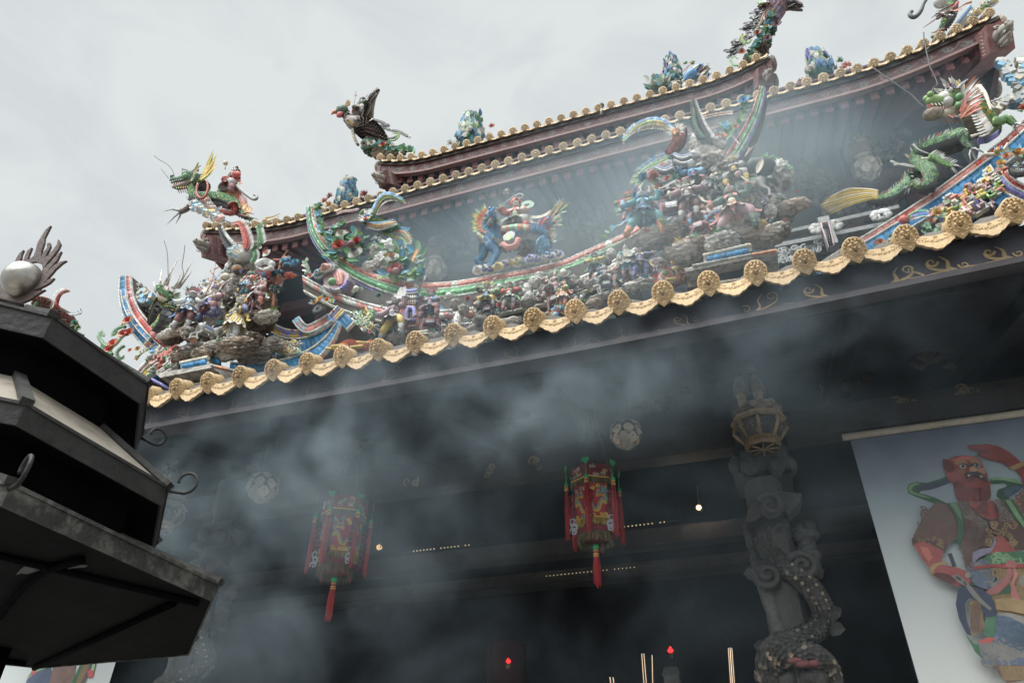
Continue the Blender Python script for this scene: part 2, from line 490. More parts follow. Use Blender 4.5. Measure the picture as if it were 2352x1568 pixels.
def drip(w=0.285,h=0.118):
    b = MB(); g = 'goldtile'; n = 16; vs = []; fs = []
    for i in range(n + 1):
        u = -1 + 2 * i / n
        sag = 0.034 * (1 - u * u)                       # trough of the pan tile
        sc = abs(sin(u * PI * 2.5)) * 0.010
        bot = -h * (1 - 0.62 * abs(u) ** 1.25) - sc
        y = -0.035 * (1 - u * u)
        vs += [(u * w / 2,-.012 + y * .2,0.035 - sag),(u * w / 2 * .96,-.022 + y * .55,(0.035 - sag + bot) / 2 - .005),(u * w / 2 * .93,-.030 + y,bot - sag * .4),
               (u * w / 2 * .93,0.012 + y,bot - sag * .4 + .004),(u * w / 2,0.02,0.035 - sag)]
    for i in range(n):
        o = i * 5
        for k in range(5): fs.append((o + k,o + (k + 1) % 5,o + 5 + (k + 1) % 5,o + 5 + k))
    fs += [(4,3,2,1,0),tuple(n * 5 + k for k in range(5))]
    b.add([V(p) for p in vs],fs,g,0.5,False)
    for i in range(5):
        u = -.5 + .25 * i
        b.ball((u * w / 2,-.040 + abs(u) * .012,-h * .52 + abs(u) * .03),(.016,.007,.013),g,7,5,tint=.5)
    for i in range(3):
        u = -.5 + .5 * i
        for a in (.5,2.1,4.0):
            b.tube([(u * w / 2,-.030 + abs(u) * .010,-.018),(u * w / 2 + .018 * cos(a),-.030 + abs(u) * .010,-.018 + .014 * sin(a))],.004,g,5,tint=.5)
    for i in range(13):
        u = -.85 + 1.7 * i / 12
        b.tube([(u * w / 2 * .95,-.026 - .012 * (1 - u * u),0.0 - .034 * (1 - u * u)),(u * w / 2 * .92,-.030 - .018 * (1 - u * u),-.022 - .034 * (1 - u * u))],.003,g,4,tint=.6)
    # pan tile behind
    b.poly([(-.14,.03,.06),(0,.01,-.012),(.14,.03,.06),(.14,.5,.28),(0,.5,.222),(-.14,.5,.28)],'roofstone')
    return b

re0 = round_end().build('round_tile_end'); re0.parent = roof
dr0 = drip().build('drip_tile'); dr0.parent = roof
first = True
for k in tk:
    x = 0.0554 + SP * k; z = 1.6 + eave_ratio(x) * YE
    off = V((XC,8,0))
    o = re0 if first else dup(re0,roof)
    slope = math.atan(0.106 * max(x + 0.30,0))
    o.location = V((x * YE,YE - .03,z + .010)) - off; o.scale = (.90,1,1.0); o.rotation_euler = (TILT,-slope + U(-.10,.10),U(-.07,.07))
    o = dr0 if first else dup(dr0,roof)
    xm = x + SP / 2; zm = 1.6 + eave_ratio(xm) * YE
    o.location = V((xm * YE,YE + .005,zm - 0.024)) - off; o.rotation_euler = (math.radians(14),-math.atan(0.106 * max(xm + 0.30,0)) + U(-.045,.045),U(-.06,.06))
    first = False

# fascia, moulding, painted scrolls
fb = MB(); mo = MB()
def zf(r,Y): return 1.6 + r * Y
nx = 40; X0,X1 = -8.6,3.0
YF = 5.10
for i in range(nx):
    xa,xb = X0 + (X1 - X0) * i / nx,X0 + (X1 - X0) * (i + 1) / nx
    za,zb = [1.6 + eave_ratio(x / YE) * YE for x in (xa,xb)]
    def low(x):
        r = x / YF
        return 1.6 + YF * (0.7135 + (0.017 * max(0,(r + 0.3) / 0.7) ** 1.5))
    la,lb = low(xa),low(xb)
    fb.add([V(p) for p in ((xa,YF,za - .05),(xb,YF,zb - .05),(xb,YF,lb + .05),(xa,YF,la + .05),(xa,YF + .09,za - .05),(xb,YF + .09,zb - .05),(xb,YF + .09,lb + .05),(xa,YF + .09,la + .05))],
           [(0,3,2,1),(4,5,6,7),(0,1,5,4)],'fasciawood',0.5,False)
    mo.add([V(p) for p in ((xa,YF - .035,la + .052),(xb,YF - .035,lb + .052),(xb,YF - .035,lb),(xa,YF - .035,la),(xa,YF + .16,la + .052),(xb,YF + .16,lb + .052),(xb,YF + .16,lb),(xa,YF + .16,la))],
           [(0,3,2,1),(0,1,5,4),(3,7,6,2),(4,5,6,7)],'mouldwood',0.5,False)
mo.build('eave_moulding',hall)
sc = MB()
def ribbon(mb,pts,w,m,nrm=(0,-1,0),t=0.004):
    """flat painted stroke lying on a surface whose normal is nrm."""
    nrm = V(nrm); n = len(pts); vs = []; t += U(0,.0007)
    for i in range(n):
        a,b = V(pts[max(i - 1,0)]),V(pts[min(i + 1,n - 1)]); d = b - a
        s_ = (d.normalized().cross(nrm).normalized() if d.length > 1e-6 else V((1,0,0))) * (w[i] if isinstance(w,list) else w)
        vs += [V(pts[i]) - s_ + nrm * t,V(pts[i]) + s_ + nrm * t]
    mb.add(vs,[(2 * i,2 * i + 1,2 * i + 3,2 * i + 2) for i in range(n - 1)],m,0.5,False)
def swirl(mb,c,r,turns,w,m,flip=1,nrm=(0,-1,0),ux=V((1,0,0)),uz=V((0,0,1)),a0=0.0,t=0.004):
    pts = []
    for i in range(int(18 * turns) + 1):
        k = i / (18 * turns); a = a0 + flip * k * turns * 2 * PI
        pts.append(V(c) + ux * (cos(a) * r * (1 - .8 * k)) + uz * (sin(a) * r * (1 - .8 * k)))
    ribbon(mb,pts,[w * (1 - .6 * i / len(pts)) for i in range(len(pts))],m,nrm,t)
x = -6.6; s_ = 1
while x < 2.9:
    zb = low(x) + .05; f = min(1,max(.12,(x + .9) / 2.4)); h = U(.8,1.15); s_ = -s_ if RNG.random() < .6 else s_
    G = lambda q: [(x + s_ * a * h,YF,zb + b * h) for a,b in cr(q,12)]
    T = lambda a,b: [(a + (b - a) * i / 12) * f for i in range(13)]
    ribbon(sc,G([(-.02,.008),(.10,.018),(.22,.012),(.34,.03)]),T(.014,.004),'goldpaint')
    ribbon(sc,G([(0,.01),(.035,.05),(.03,.11),(.07,.16)]),T(.024,.003),'goldpaint')
    ribbon(sc,G([(.02,.02),(.09,.04),(.15,.075),(.16,.12)]),T(.016,.006),'goldpaint')
    swirl(sc,(x + s_ * .125 * h,YF,zb + .12 * h),.04 * h,1.2,.010 * f,'goldpaint',s_,a0=0)
    if RNG.random() < .7: swirl(sc,(x - s_ * .06 * h,YF,zb + .055),.035 * h,1.1,.008 * f,'goldpaint',-s_,a0=U(0,3))
    if RNG.random() < .5: ribbon(sc,G([(.2,.02),(.24,.06),(.30,.07)]),T(.012,.003),'goldpaint')
    x += U(.34,.58)
fb.join(sc); fascia = fb.build('fascia_board',hall)
# ceiling, back wall, beams
cb = MB()
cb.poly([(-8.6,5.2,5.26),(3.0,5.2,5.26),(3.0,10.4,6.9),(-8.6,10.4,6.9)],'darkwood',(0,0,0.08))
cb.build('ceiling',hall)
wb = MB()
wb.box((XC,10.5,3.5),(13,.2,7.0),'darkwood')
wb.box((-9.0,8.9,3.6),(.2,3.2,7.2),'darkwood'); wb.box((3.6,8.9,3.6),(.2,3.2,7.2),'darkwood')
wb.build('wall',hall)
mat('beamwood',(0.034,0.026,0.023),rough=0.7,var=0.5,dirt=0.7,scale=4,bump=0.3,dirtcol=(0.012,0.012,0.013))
def hbeam(name,y_px,x_px,Y,h,d,m='beamwood',orn=()):
    z = W(x_px,y_px,Y).z
    b = MB(); b.box((XC,Y,z),(11.4,d,h),m)
    b.box((XC,Y - d * .1,z - h * .5 - .02),(11.4,d * 1.1,.035),m)
    for px,py in orn:
        p = W(px,py,Y - d / 2)
        for q in range(5):
            swirl(b,(p.x + U(-.07,.07),p.y,z + U(-h * .3,h * .3)),U(.03,.06),1.1,.012,'oldgold',CH((-1,1)),a0=U(0,6))
    return b.build('beam',hall)
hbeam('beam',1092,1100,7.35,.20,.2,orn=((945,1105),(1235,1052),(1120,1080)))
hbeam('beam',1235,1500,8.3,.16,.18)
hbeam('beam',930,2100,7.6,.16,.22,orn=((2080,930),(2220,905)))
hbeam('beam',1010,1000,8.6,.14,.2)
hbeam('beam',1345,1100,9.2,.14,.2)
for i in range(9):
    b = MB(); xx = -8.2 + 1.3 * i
    b.beam((xx,5.3,5.22),(xx,10.3,6.8),.12,.14,'darkwood'); b.build('rafter',hall)

mat('carvedark',(0.042,0.033,0.027),rough=.8,var=.5,dirt=.6,scale=9,bump=.4,dirtcol=(.012,.012,.013),spec=.1)
for px,py,Y in ((2050,770,6.9),(1620,860,6.7),(1500,900,6.9),(1180,950,6.8),(560,1060,6.7),(820,1010,6.8),(2150,800,6.9),(1950,860,7.3)):
    b = MB(); p0 = W(px,py,Y); k = PX(p0)
    for i in range(16):
        b.rock(p0 + V((U(-55,55) * k,U(-.1,.2),U(-30,30) * k)),(U(8,20) * k,U(6,12) * k,U(6,14) * k),'carvedark',i,.6,2.2,nu=12,nv=9)
    b.build('bracket_carving',hall)
# hanging lotus bosses in front of the columns
def lotus(c,R,m1,rows=4,n=8,stem=0.5):
    b = MB(); c = V(c)
    b.ball(c,(R * .9,R * .9,R),m1[1],14,10)
    for j in range(rows):
        th = PI * (0.30 + 0.55 * j / (rows - 1)); 
        for i in range(n):
            a = 2 * PI * (i + .5 * (j % 2)) / n
            o = V((sin(th) * cos(a),sin(th) * sin(a),cos(th)))
            d = V((-cos(th) * cos(a),-cos(th) * sin(a),sin(th)))
            b.petal(c + V((o.x * R * .9,o.y * R * .9,o.z * R)) + d * R * .22,-d,o,R * .80,R * .74,m1[0],curl=.06,tip=.7)
            b.ball(c + V((o.x * R * .96,o.y * R * .96,o.z * R * 1.04)) - d * R * .05,R * .07,m1[0],6,5)
    b.lathe([(R * .55,R * .7),(R * .75,R * 1.0),(R * .5,R * 1.1),(R * .35,R * 1.3),(R * .35,R * (1.3 + stem))],c,m1[1],n=12)
    return b
for px,py in ((605,1115),(1437,993)):
    p = W(px,py,6.2); lotus(p,34 * PX(p),('stonepale','darkwood'),4,8,4).build('lotus_pendant',hall)

# gilded hexagonal flower basket with statue, hanging before each column
def basket(c,k):
    c = V(c); root = []
    b = MB(); n = 8
    R = 62 * k
    b.lathe([(R * .70,.46 * R),(R * 1.0,.36 * R),(R * 1.02,.28 * R),(R * .85,.22 * R)],c,'oldgold',n=8,smooth=False)
    b.lathe([(R * .60,-.10 * R - .72 * R),(R * .66,-.70 * R),(R * .62,-.58 * R),(R * .70,-.52 * R)],c,'oldgold',n=8,smooth=False)
    b.lathe([(R * .52,.20 * R),(R * .88,.10 * R),(R * .92,-.10 * R),(R * .62,-.52 * R)],c,'black',n=8,smooth=False)
    for i in range(8):
        a = 2 * PI * i / 8
        o = V((cos(a),sin(a),0))
        b.tube([c + o * R * .90 + V((0,0,.14 * R)),c + o * R * .95 + V((0,0,-.10 * R)),c + o * R * .64 + V((0,0,-.52 * R))],R * .065,'oldgold',6)
    for i in range(230):
        a = U(0,2 * PI); t = U(0,1)
        # follow the octagon faces
        q = (a % (PI / 4)) - PI / 8; rr = (.92 - .30 * t ** 1.3) * R * cos(PI / 8) / cos(q)
        b.ball(c + V((cos(a) * rr,sin(a) * rr,-.04 * R - .42 * R * t)),R * .040,CH(['oldgold','carving','black']),6,5)
    b.poly([c + V((cos(a) * R * .55,sin(a) * R * .55,-.83 * R)) for a in [2 * PI * i / 8 for i in range(8)]],'black')
    for i in range(8):
        a = 2 * PI * i / 8
        b.tube([c + V((0,0,-.84 * R)),c + V((cos(a) * R * .52,sin(a) * R * .52,-.84 * R))],R * .03,'oldgold',5)
    o = b.build('hanging_basket',hall)
    s_ = MB(); k2 = R
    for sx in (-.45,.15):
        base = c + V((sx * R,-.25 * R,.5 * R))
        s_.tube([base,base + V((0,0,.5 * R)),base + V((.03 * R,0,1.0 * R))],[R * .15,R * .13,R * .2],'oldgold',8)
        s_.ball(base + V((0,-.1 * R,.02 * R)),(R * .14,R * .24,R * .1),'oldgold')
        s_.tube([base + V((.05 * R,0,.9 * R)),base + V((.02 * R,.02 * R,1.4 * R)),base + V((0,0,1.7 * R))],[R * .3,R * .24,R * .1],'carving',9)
        s_.ball(base + V((0,.05 * R,1.9 * R)),R * .17,'darkwood')  # heads coloured near black, the darkness under the eaves painted in
    for i in range(26):
        a = U(0,2 * PI)
        s_.rock(c + V((cos(a) * R * .7,sin(a) * R * .7,R * U(.46,.75))),(R * .2,R * .2,R * .13),'carving',i,.5,nu=8,nv=6)
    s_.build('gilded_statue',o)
pb = W(1745,985,6.2)
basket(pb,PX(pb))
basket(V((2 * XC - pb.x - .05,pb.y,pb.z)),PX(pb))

# dragon columns
YC = 7.05
def column():
    cxw = W(1790,1300,YC)
    X = 0.03
    root = MB()
    k = PX(W(1790,1300,YC)); r = 44 * k
    root.lathe([(r,0),(r,5.6)],(X,YC,0),'stonecol',n=8,smooth=False)
    shaft = root.build('column',hall)
    d = MB()
    def pt(cx,cy,dy): return W(*cI(cx,cy),YC + dy)
    F = -r * 1.0
    body = [(395,850,26,-.10),(300,880,36,-.12),(300,960,40,-.12),(380,1040,42,-.15),(480,1110,42,-.16),(545,1200,42,-.12),(560,1270,42,-.05),(520,1330,42,-.14),(430,1370,40,-.20),(340,1400,40,-.17),(300,1470,40,.0),(330,1500,38,.2)]
    body = [(a,b_,r_ * .52,y) for a,b_,r_,y in body]
    pts,rad = TP(body,YC,60,cI)
    d.tube(pts,rad,'stonecol',12)
    d.scales(pts,rad,'stonecol',.052,(0,2 * PI),lift=.22)
    RNG2 = random.Random(4)
    for p,q,r_ in list(zip(pts,pts[1:],rad))[18:44:2]:
        for s_ in (-.5,.5):
            sd = (q - p).normalized().cross(V((0,-1,0))).normalized()
            d.ball(p + V((0,-r_ * .9,0)) + sd * s_ * r_,r_ * .22,'stonepale',6,5)
    # lower coil with red mouth
    pts,rad = TP([(300,1568,24,-.1),(320,1480,24,-.14),(400,1435,24,-.2),(500,1440,25,-.2),(575,1500,25,-.08),(590,1600,25,0)],YC,30,cI)
    d.tube(pts,rad,'stonecol',12); d.scales(pts,rad,['stonecol','stonecol','stonecol','stonepale'],.055,lift=.25)
    for (cx,cy,l,w_) in ((430,1465,26,11),(470,1480,30,13),(515,1478,22,12)):
        p = pt(cx,cy,-.34); d.ball(p,(l * k * .6,.03,w_ * k * .6),'redwood',10,7)
    # tail fins and leg
    for cx,cy,dx,dz in ((600,1320,1,-.2),(595,1270,1,.3),(590,1540,1,-.4),(250,1080,-1,.1),(300,1420,-1,.3)):
        p = pt(cx - 30 * dx,cy,-.1); d.petal(p,(dx,-.2,dz),(0,-1,0),.16,.12,'stonecol')
    pts,rad = TP([(300,1120,22,-.08),(315,1200,17,-.1),(345,1290,15,-.12),(365,1350,20,-.15)],YC,12,cI)
    d.tube(pts,rad,'stonecol',9)
    for a in range(5):
        p = pt(365 + (a - 2) * 16,1362,-.2); d.tube([p,p + V(((a - 2) * .02,-.05,-.05))],[.022,.008],'stonecol',6)
    # clouds: spiral rolls and flared collar
    def roll(cx,cy,rp,turns=1.6,flip=1,dy=-.2):
        c = pt(cx,cy,dy); R = rp * k * .506; ps = []
        for i in range(30):
            t = i / 29; a = flip * (2 * PI * turns * t) + 2.6
            ps.append(c + V((cos(a) * R * (1 - .85 * t),-.05 * t,sin(a) * R * (1 - .85 * t))))
        d.tube(ps,[R * .30 * (1 - .55 * i / 29) for i in range(30)],'stonecol',8)
        d.ball(c + V((0,.03,0)),(R,.05,R),'stonecol',14,8)
    roll(308,1080,58); roll(468,1038,62,flip=-1)
    for q in ([(290,1110),(330,1150),(375,1100),(380,1060),(330,1030),(270,1050)],[(410,1050),(430,1100),(490,1130),(525,1090),(515,1020),(450,1010)]):
        d.poly([pt(a,b_,-.12) for a,b_ in q],'stonecol',(0,.1,0))
    for q in ([(205,840),(250,830),(300,790),(340,810),(380,780),(400,800),(450,750),(462,705),(400,700),(330,690),(260,730),(220,770)],):
        d.poly([pt(a,b_,-.27) for a,b_ in q],'stonecol',(0,.2,0))
    roll(320,760,60,1.3,-1,-.3)
    for j in range(14):
        p = pt(470 + U(-20,25) + j * 4,860 + j * 16,.0); d.rock(p,(.07,.07,.06),'stonecol',j,.4,nu=10,nv=7)
        p = pt(225 + j * 6,870 + j * 22,.02); d.rock(p,(.06,.07,.07),'stonecol',j + 30,.4,nu=10,nv=7)
    for j in range(8):
        p = pt(300 + U(-10,270),1530 + U(0,30),-.1); d.rock(p,(.08,.1,.08),'stonecol',j + 60,.4,nu=10,nv=7)
    d.build('dragon_carving',shaft)
    c2 = MB()
    for sx in (-1,1):
        for q in (0,1):
            p = pt(285 + sx * (60 + 55 * q),585,-.15 + .12 * q)
            c2.ball(p,(.085,.10,.11),'stonecol',10,8)
    c2.box(pt(300,600,.0),(.42,.36,.28),'stonecol'); c2.box(pt(290,660,.05),(.52,.46,.06),'stonecol')
    c2.box(pt(280,530,.05),(.5,.4,.12),'darkwood')
    c2.build('capital',shaft)
    return shaft
col1 = column()
colL = dup(col1,hall); colL.location.x += 2 * XC - .06
del colL

# ================================================================== ridges on the front hall's roof
YR = 8.5
def ridge_part(name,parent=hall):
    return MB()
rg = MB()
mat('wallgrime2',(0.13,0.12,0.11),rough=.85,var=.4,dirt=.6,scale=3,bump=.3)
# green and pink swallowtail ridge, traced on its own plane
top_pink = [cE(205,345),cE(225,470),cE(290,600),cE(430,735),cE(600,835),cE(800,905),cE(1010,940),cE(1300,930),cE(1600,880),cE(1900,830),cE(2156,765),cN(1200,340),cN(1500,210),cN(1850,50),cF(700,1060),cF(1000,870),cF(1250,640),cF(1400,430),cF(1490,260),cF(1545,85)]
def shift(pts,k0,k1,side):
    """offset a traced edge to its right-hand side; width tapers to the swallowtail ends."""
    out = []
    n = len(pts)
    for i,p in enumerate(pts):
        a = pts[max(i - 1,0)]; b = pts[min(i + 1,n - 1)]
        dx,dy = b[0] - a[0],b[1] - a[1]; L = math.hypot(dx,dy)
        u = min(i,n - 1 - i) / (n / 2); w = k0 + (k1 - k0) * min(1,u * 1.8)
        out.append((p[0] - dy / L * w * side,p[1] + dx / L * w * side))
    return out
E0 = cr(top_pink,38)
E1 = shift(E0,1,4,1); E2 = shift(E0,4,14,1); E3 = shift(E0,6,17.5,1); E4 = shift(E0,11,33,1); E5 = shift(E0,13,38,1); E6 = shift(E0,16,47,1)
band(rg,E0,E1,YR,150,'white',.02,.10,smp=120)
band(rg,E1,E2,YR,95,'pinkglaze',.05,.05,('white',.03),smp=120) if mat('pinkglaze',(0.62,0.27,0.23),rough=.4,var=.25,dirt=.35) else None
band(rg,E2,E3,YR,150,'white',.03,.10,smp=120)
band(rg,E3,E4,YR,62,'greenglaze',.06,.05,('grey',.02),smp=120) if mat('greenglaze',(0.15,0.37,0.18),rough=.4,var=.25,dirt=.3) else None
band(rg,E4,E5,YR,170,'white',.04,.12,smp=120)
band(rg,shift(E0,14,40,1),shift(E0,16,46,1),YR + .03,110,'violet',.02,.08,('teal',.35),smp=120)
slab(rg,E0,E6,YR + .06,.30,'wallgrime2',n=120)
ridge = rg.build('ridge',hall)
# wall of reliefs below: eave courses, diaper panels
rl = MB()
mat('wallgrime',(0.075,0.068,0.062),rough=.85,var=.4,dirt=.6,scale=3,bump=.3)
L0 = [cE(115,880),cE(300,980),cE(480,1050),cE(680,1110),cE(900,1150),cE(1250,1150),cE(1600,1110),cN(300,850),cN(800,740),cN(1250,600),cN(1700,370),cN(1900,250)]
L1 = [(a + 1,b + 6) for a,b in L0]; L2 = [(a + 2,b + 17) for a,b in L0]; L3 = [(a + 3,b + 22) for a,b in L0]; L4 = [(a + 4,b + 34) for a,b in L0]; L5 = [(a + 4,b + 40) for a,b in L0]
band(rl,L0,L1,8.20,80,'white',.02,.1,smp=60)
band(rl,L1,L2,8.22,52,'white',.03,.08,('pink',.45),smp=60)
band(rl,L3,L4,8.30,50,'teal',.03,.08,('maroon',.4),smp=60)
band(rl,L4,L5,8.24,80,'cream',.03,.1,('white',.4),smp=60)
slab(rl,L0,L5,8.26,.5,'roofstone',n=60)
# main wall
slab(rl,[(a,b - 30) for a,b in L0[2:]],[(a + 10,b + 190) for a,b in L0[2:]],8.42,.25,'wallgrime',n=60)
rl.build('relief_wall',ridge)
# ================================================================== the main hall behind
main = empty('main_hall',(XC,16,0),'tall red timbered hall with two tiers of gold edged eaves behind the front roof','temple hall')

def lo_ratio(x):
    v = abs(x + .295) / .853
    return 1.2165 + .0125 * (x + .83) + (.062 * ((v - .68) / .32) ** 1.6 if v > .68 else 0)

def hi_ratio(x):
    v = abs(x + .262) / .432
    return 1.3165 + (.037 * ((v - .66) / .34) ** 2 if v > .66 else 0)

def far_round():
    b = MB(); g = 'goldtilefar'; R = .096
    b.lathe([(R * .9,-.05),(R,-.02),(R,.0),(R * .88,.014),(R * .72,.010),(R * .45,.012),(.004,.022)],(0,0,0),g,(0,-1,0),20,8,.07)
    for i in range(8):
        a = 2 * PI * i / 8
        b.ball((cos(a) * R * .62,-.014,sin(a) * R * .62),(R * .16,.012,R * .16),g,6,5,tint=.6)
        b.tube([(cos(a + .39) * R * .3,-.016,sin(a + .39) * R * .3),(cos(a + .39) * R * .78,-.012,sin(a + .39) * R * .78)],R * .05,'brown',4)
    b.ball((0,-.02,0),(R * .2,.014,R * .2),g,7,5,tint=.6)
    b.lathe([(R * .95,0),(R * .95,.12)],(0,.02,0),g,(0,1,0),14)
    b.lathe([(R * .93,.14),(R * .93,.9)],(0,0,0),'roofstone',(0,1,0),12)
    return b

def far_drip(w=.215):
    b = MB(); n = 10; vs = []; fs = []
    for i in range(n + 1):
        u = -1 + 2 * i / n; sag = .03 * (1 - u * u); bot = -.085 * (1 - .55 * abs(u)) - .006 * abs(sin(u * PI * 2.5)); y = -.05 * (1 - u * u)
        vs += [(u * w / 2,-.01,.03 - sag),(u * w / 2 * .95,-.02 + y,bot),(u * w / 2 * .95,.01 + y,bot),(u * w / 2,.02,.03 - sag)]
    for i in range(n):
        o = i * 4
        for k in range(4): fs.append((o + k,o + (k + 1) % 4,o + 4 + (k + 1) % 4,o + 4 + k))
    b.add([V(p) for p in vs],fs,'goldtilefar',.5,False)
    for i in range(3): b.ball((-.06 + .06 * i,-.05,-.03),(.014,.006,.012),'goldtilefar',6,5)
    b.poly([(-w / 2,0,.03),(0,0,-.0),(w / 2,0,.03),(w / 2,.6,.3),(0,.6,.27),(-w / 2,.6,.3)],'roofstone')
    return b

def tier(name,Yp,xl,xr,spac,ratio,fh,rsp,rlen,wallY):
    zof = lambda x: 1.6 + ratio(x) * Yp
    n = 60; xs = [xl + (xr - xl) * i / n for i in range(n + 1)]
    rb = MB(); vs = []; fs = []
    for x in xs:
        z = zof(x) - .06; inx = 0.82 * (x - (xl + xr) / 2) * Yp + (xl + xr) / 2 * Yp
        vs += [(x * Yp,Yp + .06,z),(inx,Yp + 3.0,z + 1.5),(inx,Yp + 3.0,z + 1.4),(x * Yp,Yp + .06,z - .1)]
    for i in range(n):
        o = i * 4
        for k in range(4): fs.append((o + k,o + (k + 1) % 4,o + 4 + (k + 1) % 4,o + 4 + k))
    rb.add([V(p) for p in vs],fs,'roofstone',.4,False)
    # side slopes running back
    for x in (xl,xr):
        X = x * Yp; z = zof(x) - .1; s_ = -1 if x == xl else 1
        rb.add([V(p) for p in ((X,Yp + .06,z),(X - s_ * 1.6,Yp + 2.4,z + 1.2),(X - s_ * 1.6,Yp + 9,z + 1.2),(X - s_ * .15,Yp + 9,z - .2),(X - s_ * .1,Yp + 3.0,z - .45))],[(0,1,2,3,4)],'roofstone',.4,False)
    rf = rb.build('roof',main)
    # fascia with faded scrollwork, soffit
    fbm = MB(); L = 0
    for i in range(n):
        a,b_ = xs[i],xs[i + 1]; za,zb = zof(a),zof(b_)
        y0 = Yp + .10
        # upper lip, face, lower moulding
        for (t0,t1,y,m) in ((.07,.16,y0 - .03,'redwooddark'),(.16,fh - .06,y0,'redfascia'),(fh - .06,fh,y0 - .04,'redpale')):
            fbm.add([V(p) for p in ((a * Yp,y,za - t0),(b_ * Yp,y,zb - t0),(b_ * Yp,y,zb - t1),(a * Yp,y,za - t1),(a * Yp,y + .12,za - t0),(b_ * Yp,y + .12,zb - t0),(b_ * Yp,y + .12,zb - t1),(a * Yp,y + .12,za - t1))],
                    [(0,3,2,1),(3,7,6,2),(0,1,5,4)],m,.5,False)
    for s_,x in ((-1,xl),(1,xr)):
        X = x * Yp; z = zof(x)
        fbm.poly([(X,Yp + .08,z - .08),(X + s_ * .02,Yp + .5,z - .10),(X - s_ * .05,Yp + 2.2,z - .30),(X - s_ * .10,Yp + 2.2,z - .75),(X,Yp + .5,z - .58),(X,Yp + .08,z - fh)],'redwood',(-s_ * .1,0,0))
        for q in range(5):     # hip tile ends seen from the side
            fbm.ball((X + s_ * .05,Yp + .25 + .42 * q,z - .12 - .1 * q),(.10,.2,.2),'rockbrown',8,6)
    sm = MB(); x = xl + .02
    while x < xr - .02:
        z = zof(x) - fh * .58
        for q in range(2):
            swirl(sm,(x * Yp + U(-.05,.05),Yp + .10,z + U(-.05,.05)),U(.06,.11),1.2,.017,CH(('fadedscroll','fadedgreen')),CH((-1,1)),a0=U(0,6))
        ribbon(sm,[(x * Yp - .2,Yp + .10,z - .06),(x * Yp - .08,Yp + .1,z + .05),(x * Yp + .06,Yp + .1,z - .03),(x * Yp + .2,Yp + .1,z + .05)],.012,'fadedscroll')
        x += .036
    fbm.join(sm); fbm.build('fascia_board',main)
    # underside and rafters
    ub = MB()
    ub.poly([(xl * Yp + .1,Yp + .25,zof(xl) - .30),(xr * Yp - .1,Yp + .25,zof(xr) - .30),(xr * Yp - .6,wallY,zof(0) + .55),(xl * Yp + .6,wallY,zof(-.3) + .55)],'redwooddark',(0,0,.06))
    ub.build('soffit',main)
    first = None; x = xl + .03
    while x < xr - .02:
        z = zof(x) - fh - .115
        v = (x - (xl + xr) / 2) / ((xr - xl) / 2)
        fan = (abs(v) - .72) / .28 if abs(v) > .72 else 0
        rm = MB()
        bx = x * Yp; dx = -math.copysign(fan * 1.6,v)
        rm.beam((bx,Yp + .22,z + .02),(bx + dx,wallY - .1,z + (wallY - Yp) * .36),.145,.16,'redwood')
        rm.add([V((bx - .073,Yp + .215,z - .06)),V((bx + .073,Yp + .215,z - .06)),V((bx + .073,Yp + .215,z + .095)),V((bx - .073,Yp + .215,z + .095))],[(0,1,2,3)],'redend',.5,False)
        rm.build('rafter',main)
        x += rsp
    # tile ends
    R0 = far_round().build('round_tile_end'); D0 = far_drip().build('drip_tile'); R0.parent = main; D0.parent = main
    off = V(main.location); first = True; x = xl + spac * .3
    while x < xr - .004:
        e = .004; sl = math.atan((ratio(x + e) - ratio(x - e)) / (2 * e))
        for src,xx,dz,dy,tl in ((R0,x,.03,-.03,math.radians(24)),(D0,x + spac / 2,-.045,.0,math.radians(14))):
            if xx > xr: continue
            sl = math.atan((ratio(xx + e) - ratio(xx - e)) / (2 * e))
            o = src if first else dup(src,main)
            o.location = V((xx * Yp,Yp + dy,zof(xx) + dz)) - off
            o.rotation_euler = (tl,-sl + U(-.05,.05),0)
        first = False
        x += spac
    return rf

mat('redend',(0.20,0.075,0.07),rough=.7,var=.3,dirt=.5,scale=6,bump=.1,dirtcol=(.1,.04,.04))
mat('redfascia',(0.095,0.04,0.038),rough=.7,var=.4,dirt=.8,scale=4,bump=.25,dirtcol=(.11,.075,.07))
mat('fadedscroll',(0.22,0.15,0.145),rough=.8,var=.4,dirt=.9,scale=9,bump=0,dirtcol=(.12,.05,.05))
mat('fadedgreen',(0.13,0.17,0.15),rough=.8,var=.4,dirt=.9,scale=9,bump=0,dirtcol=(.12,.06,.055))
tier('lower',10.5,-1.148,.557,.0295,lo_ratio,.52,.0262,2.6,12.9)
tier('upper',11.5,-.694,.170,.0268,hi_ratio,.50,.026,2.2,13.6)

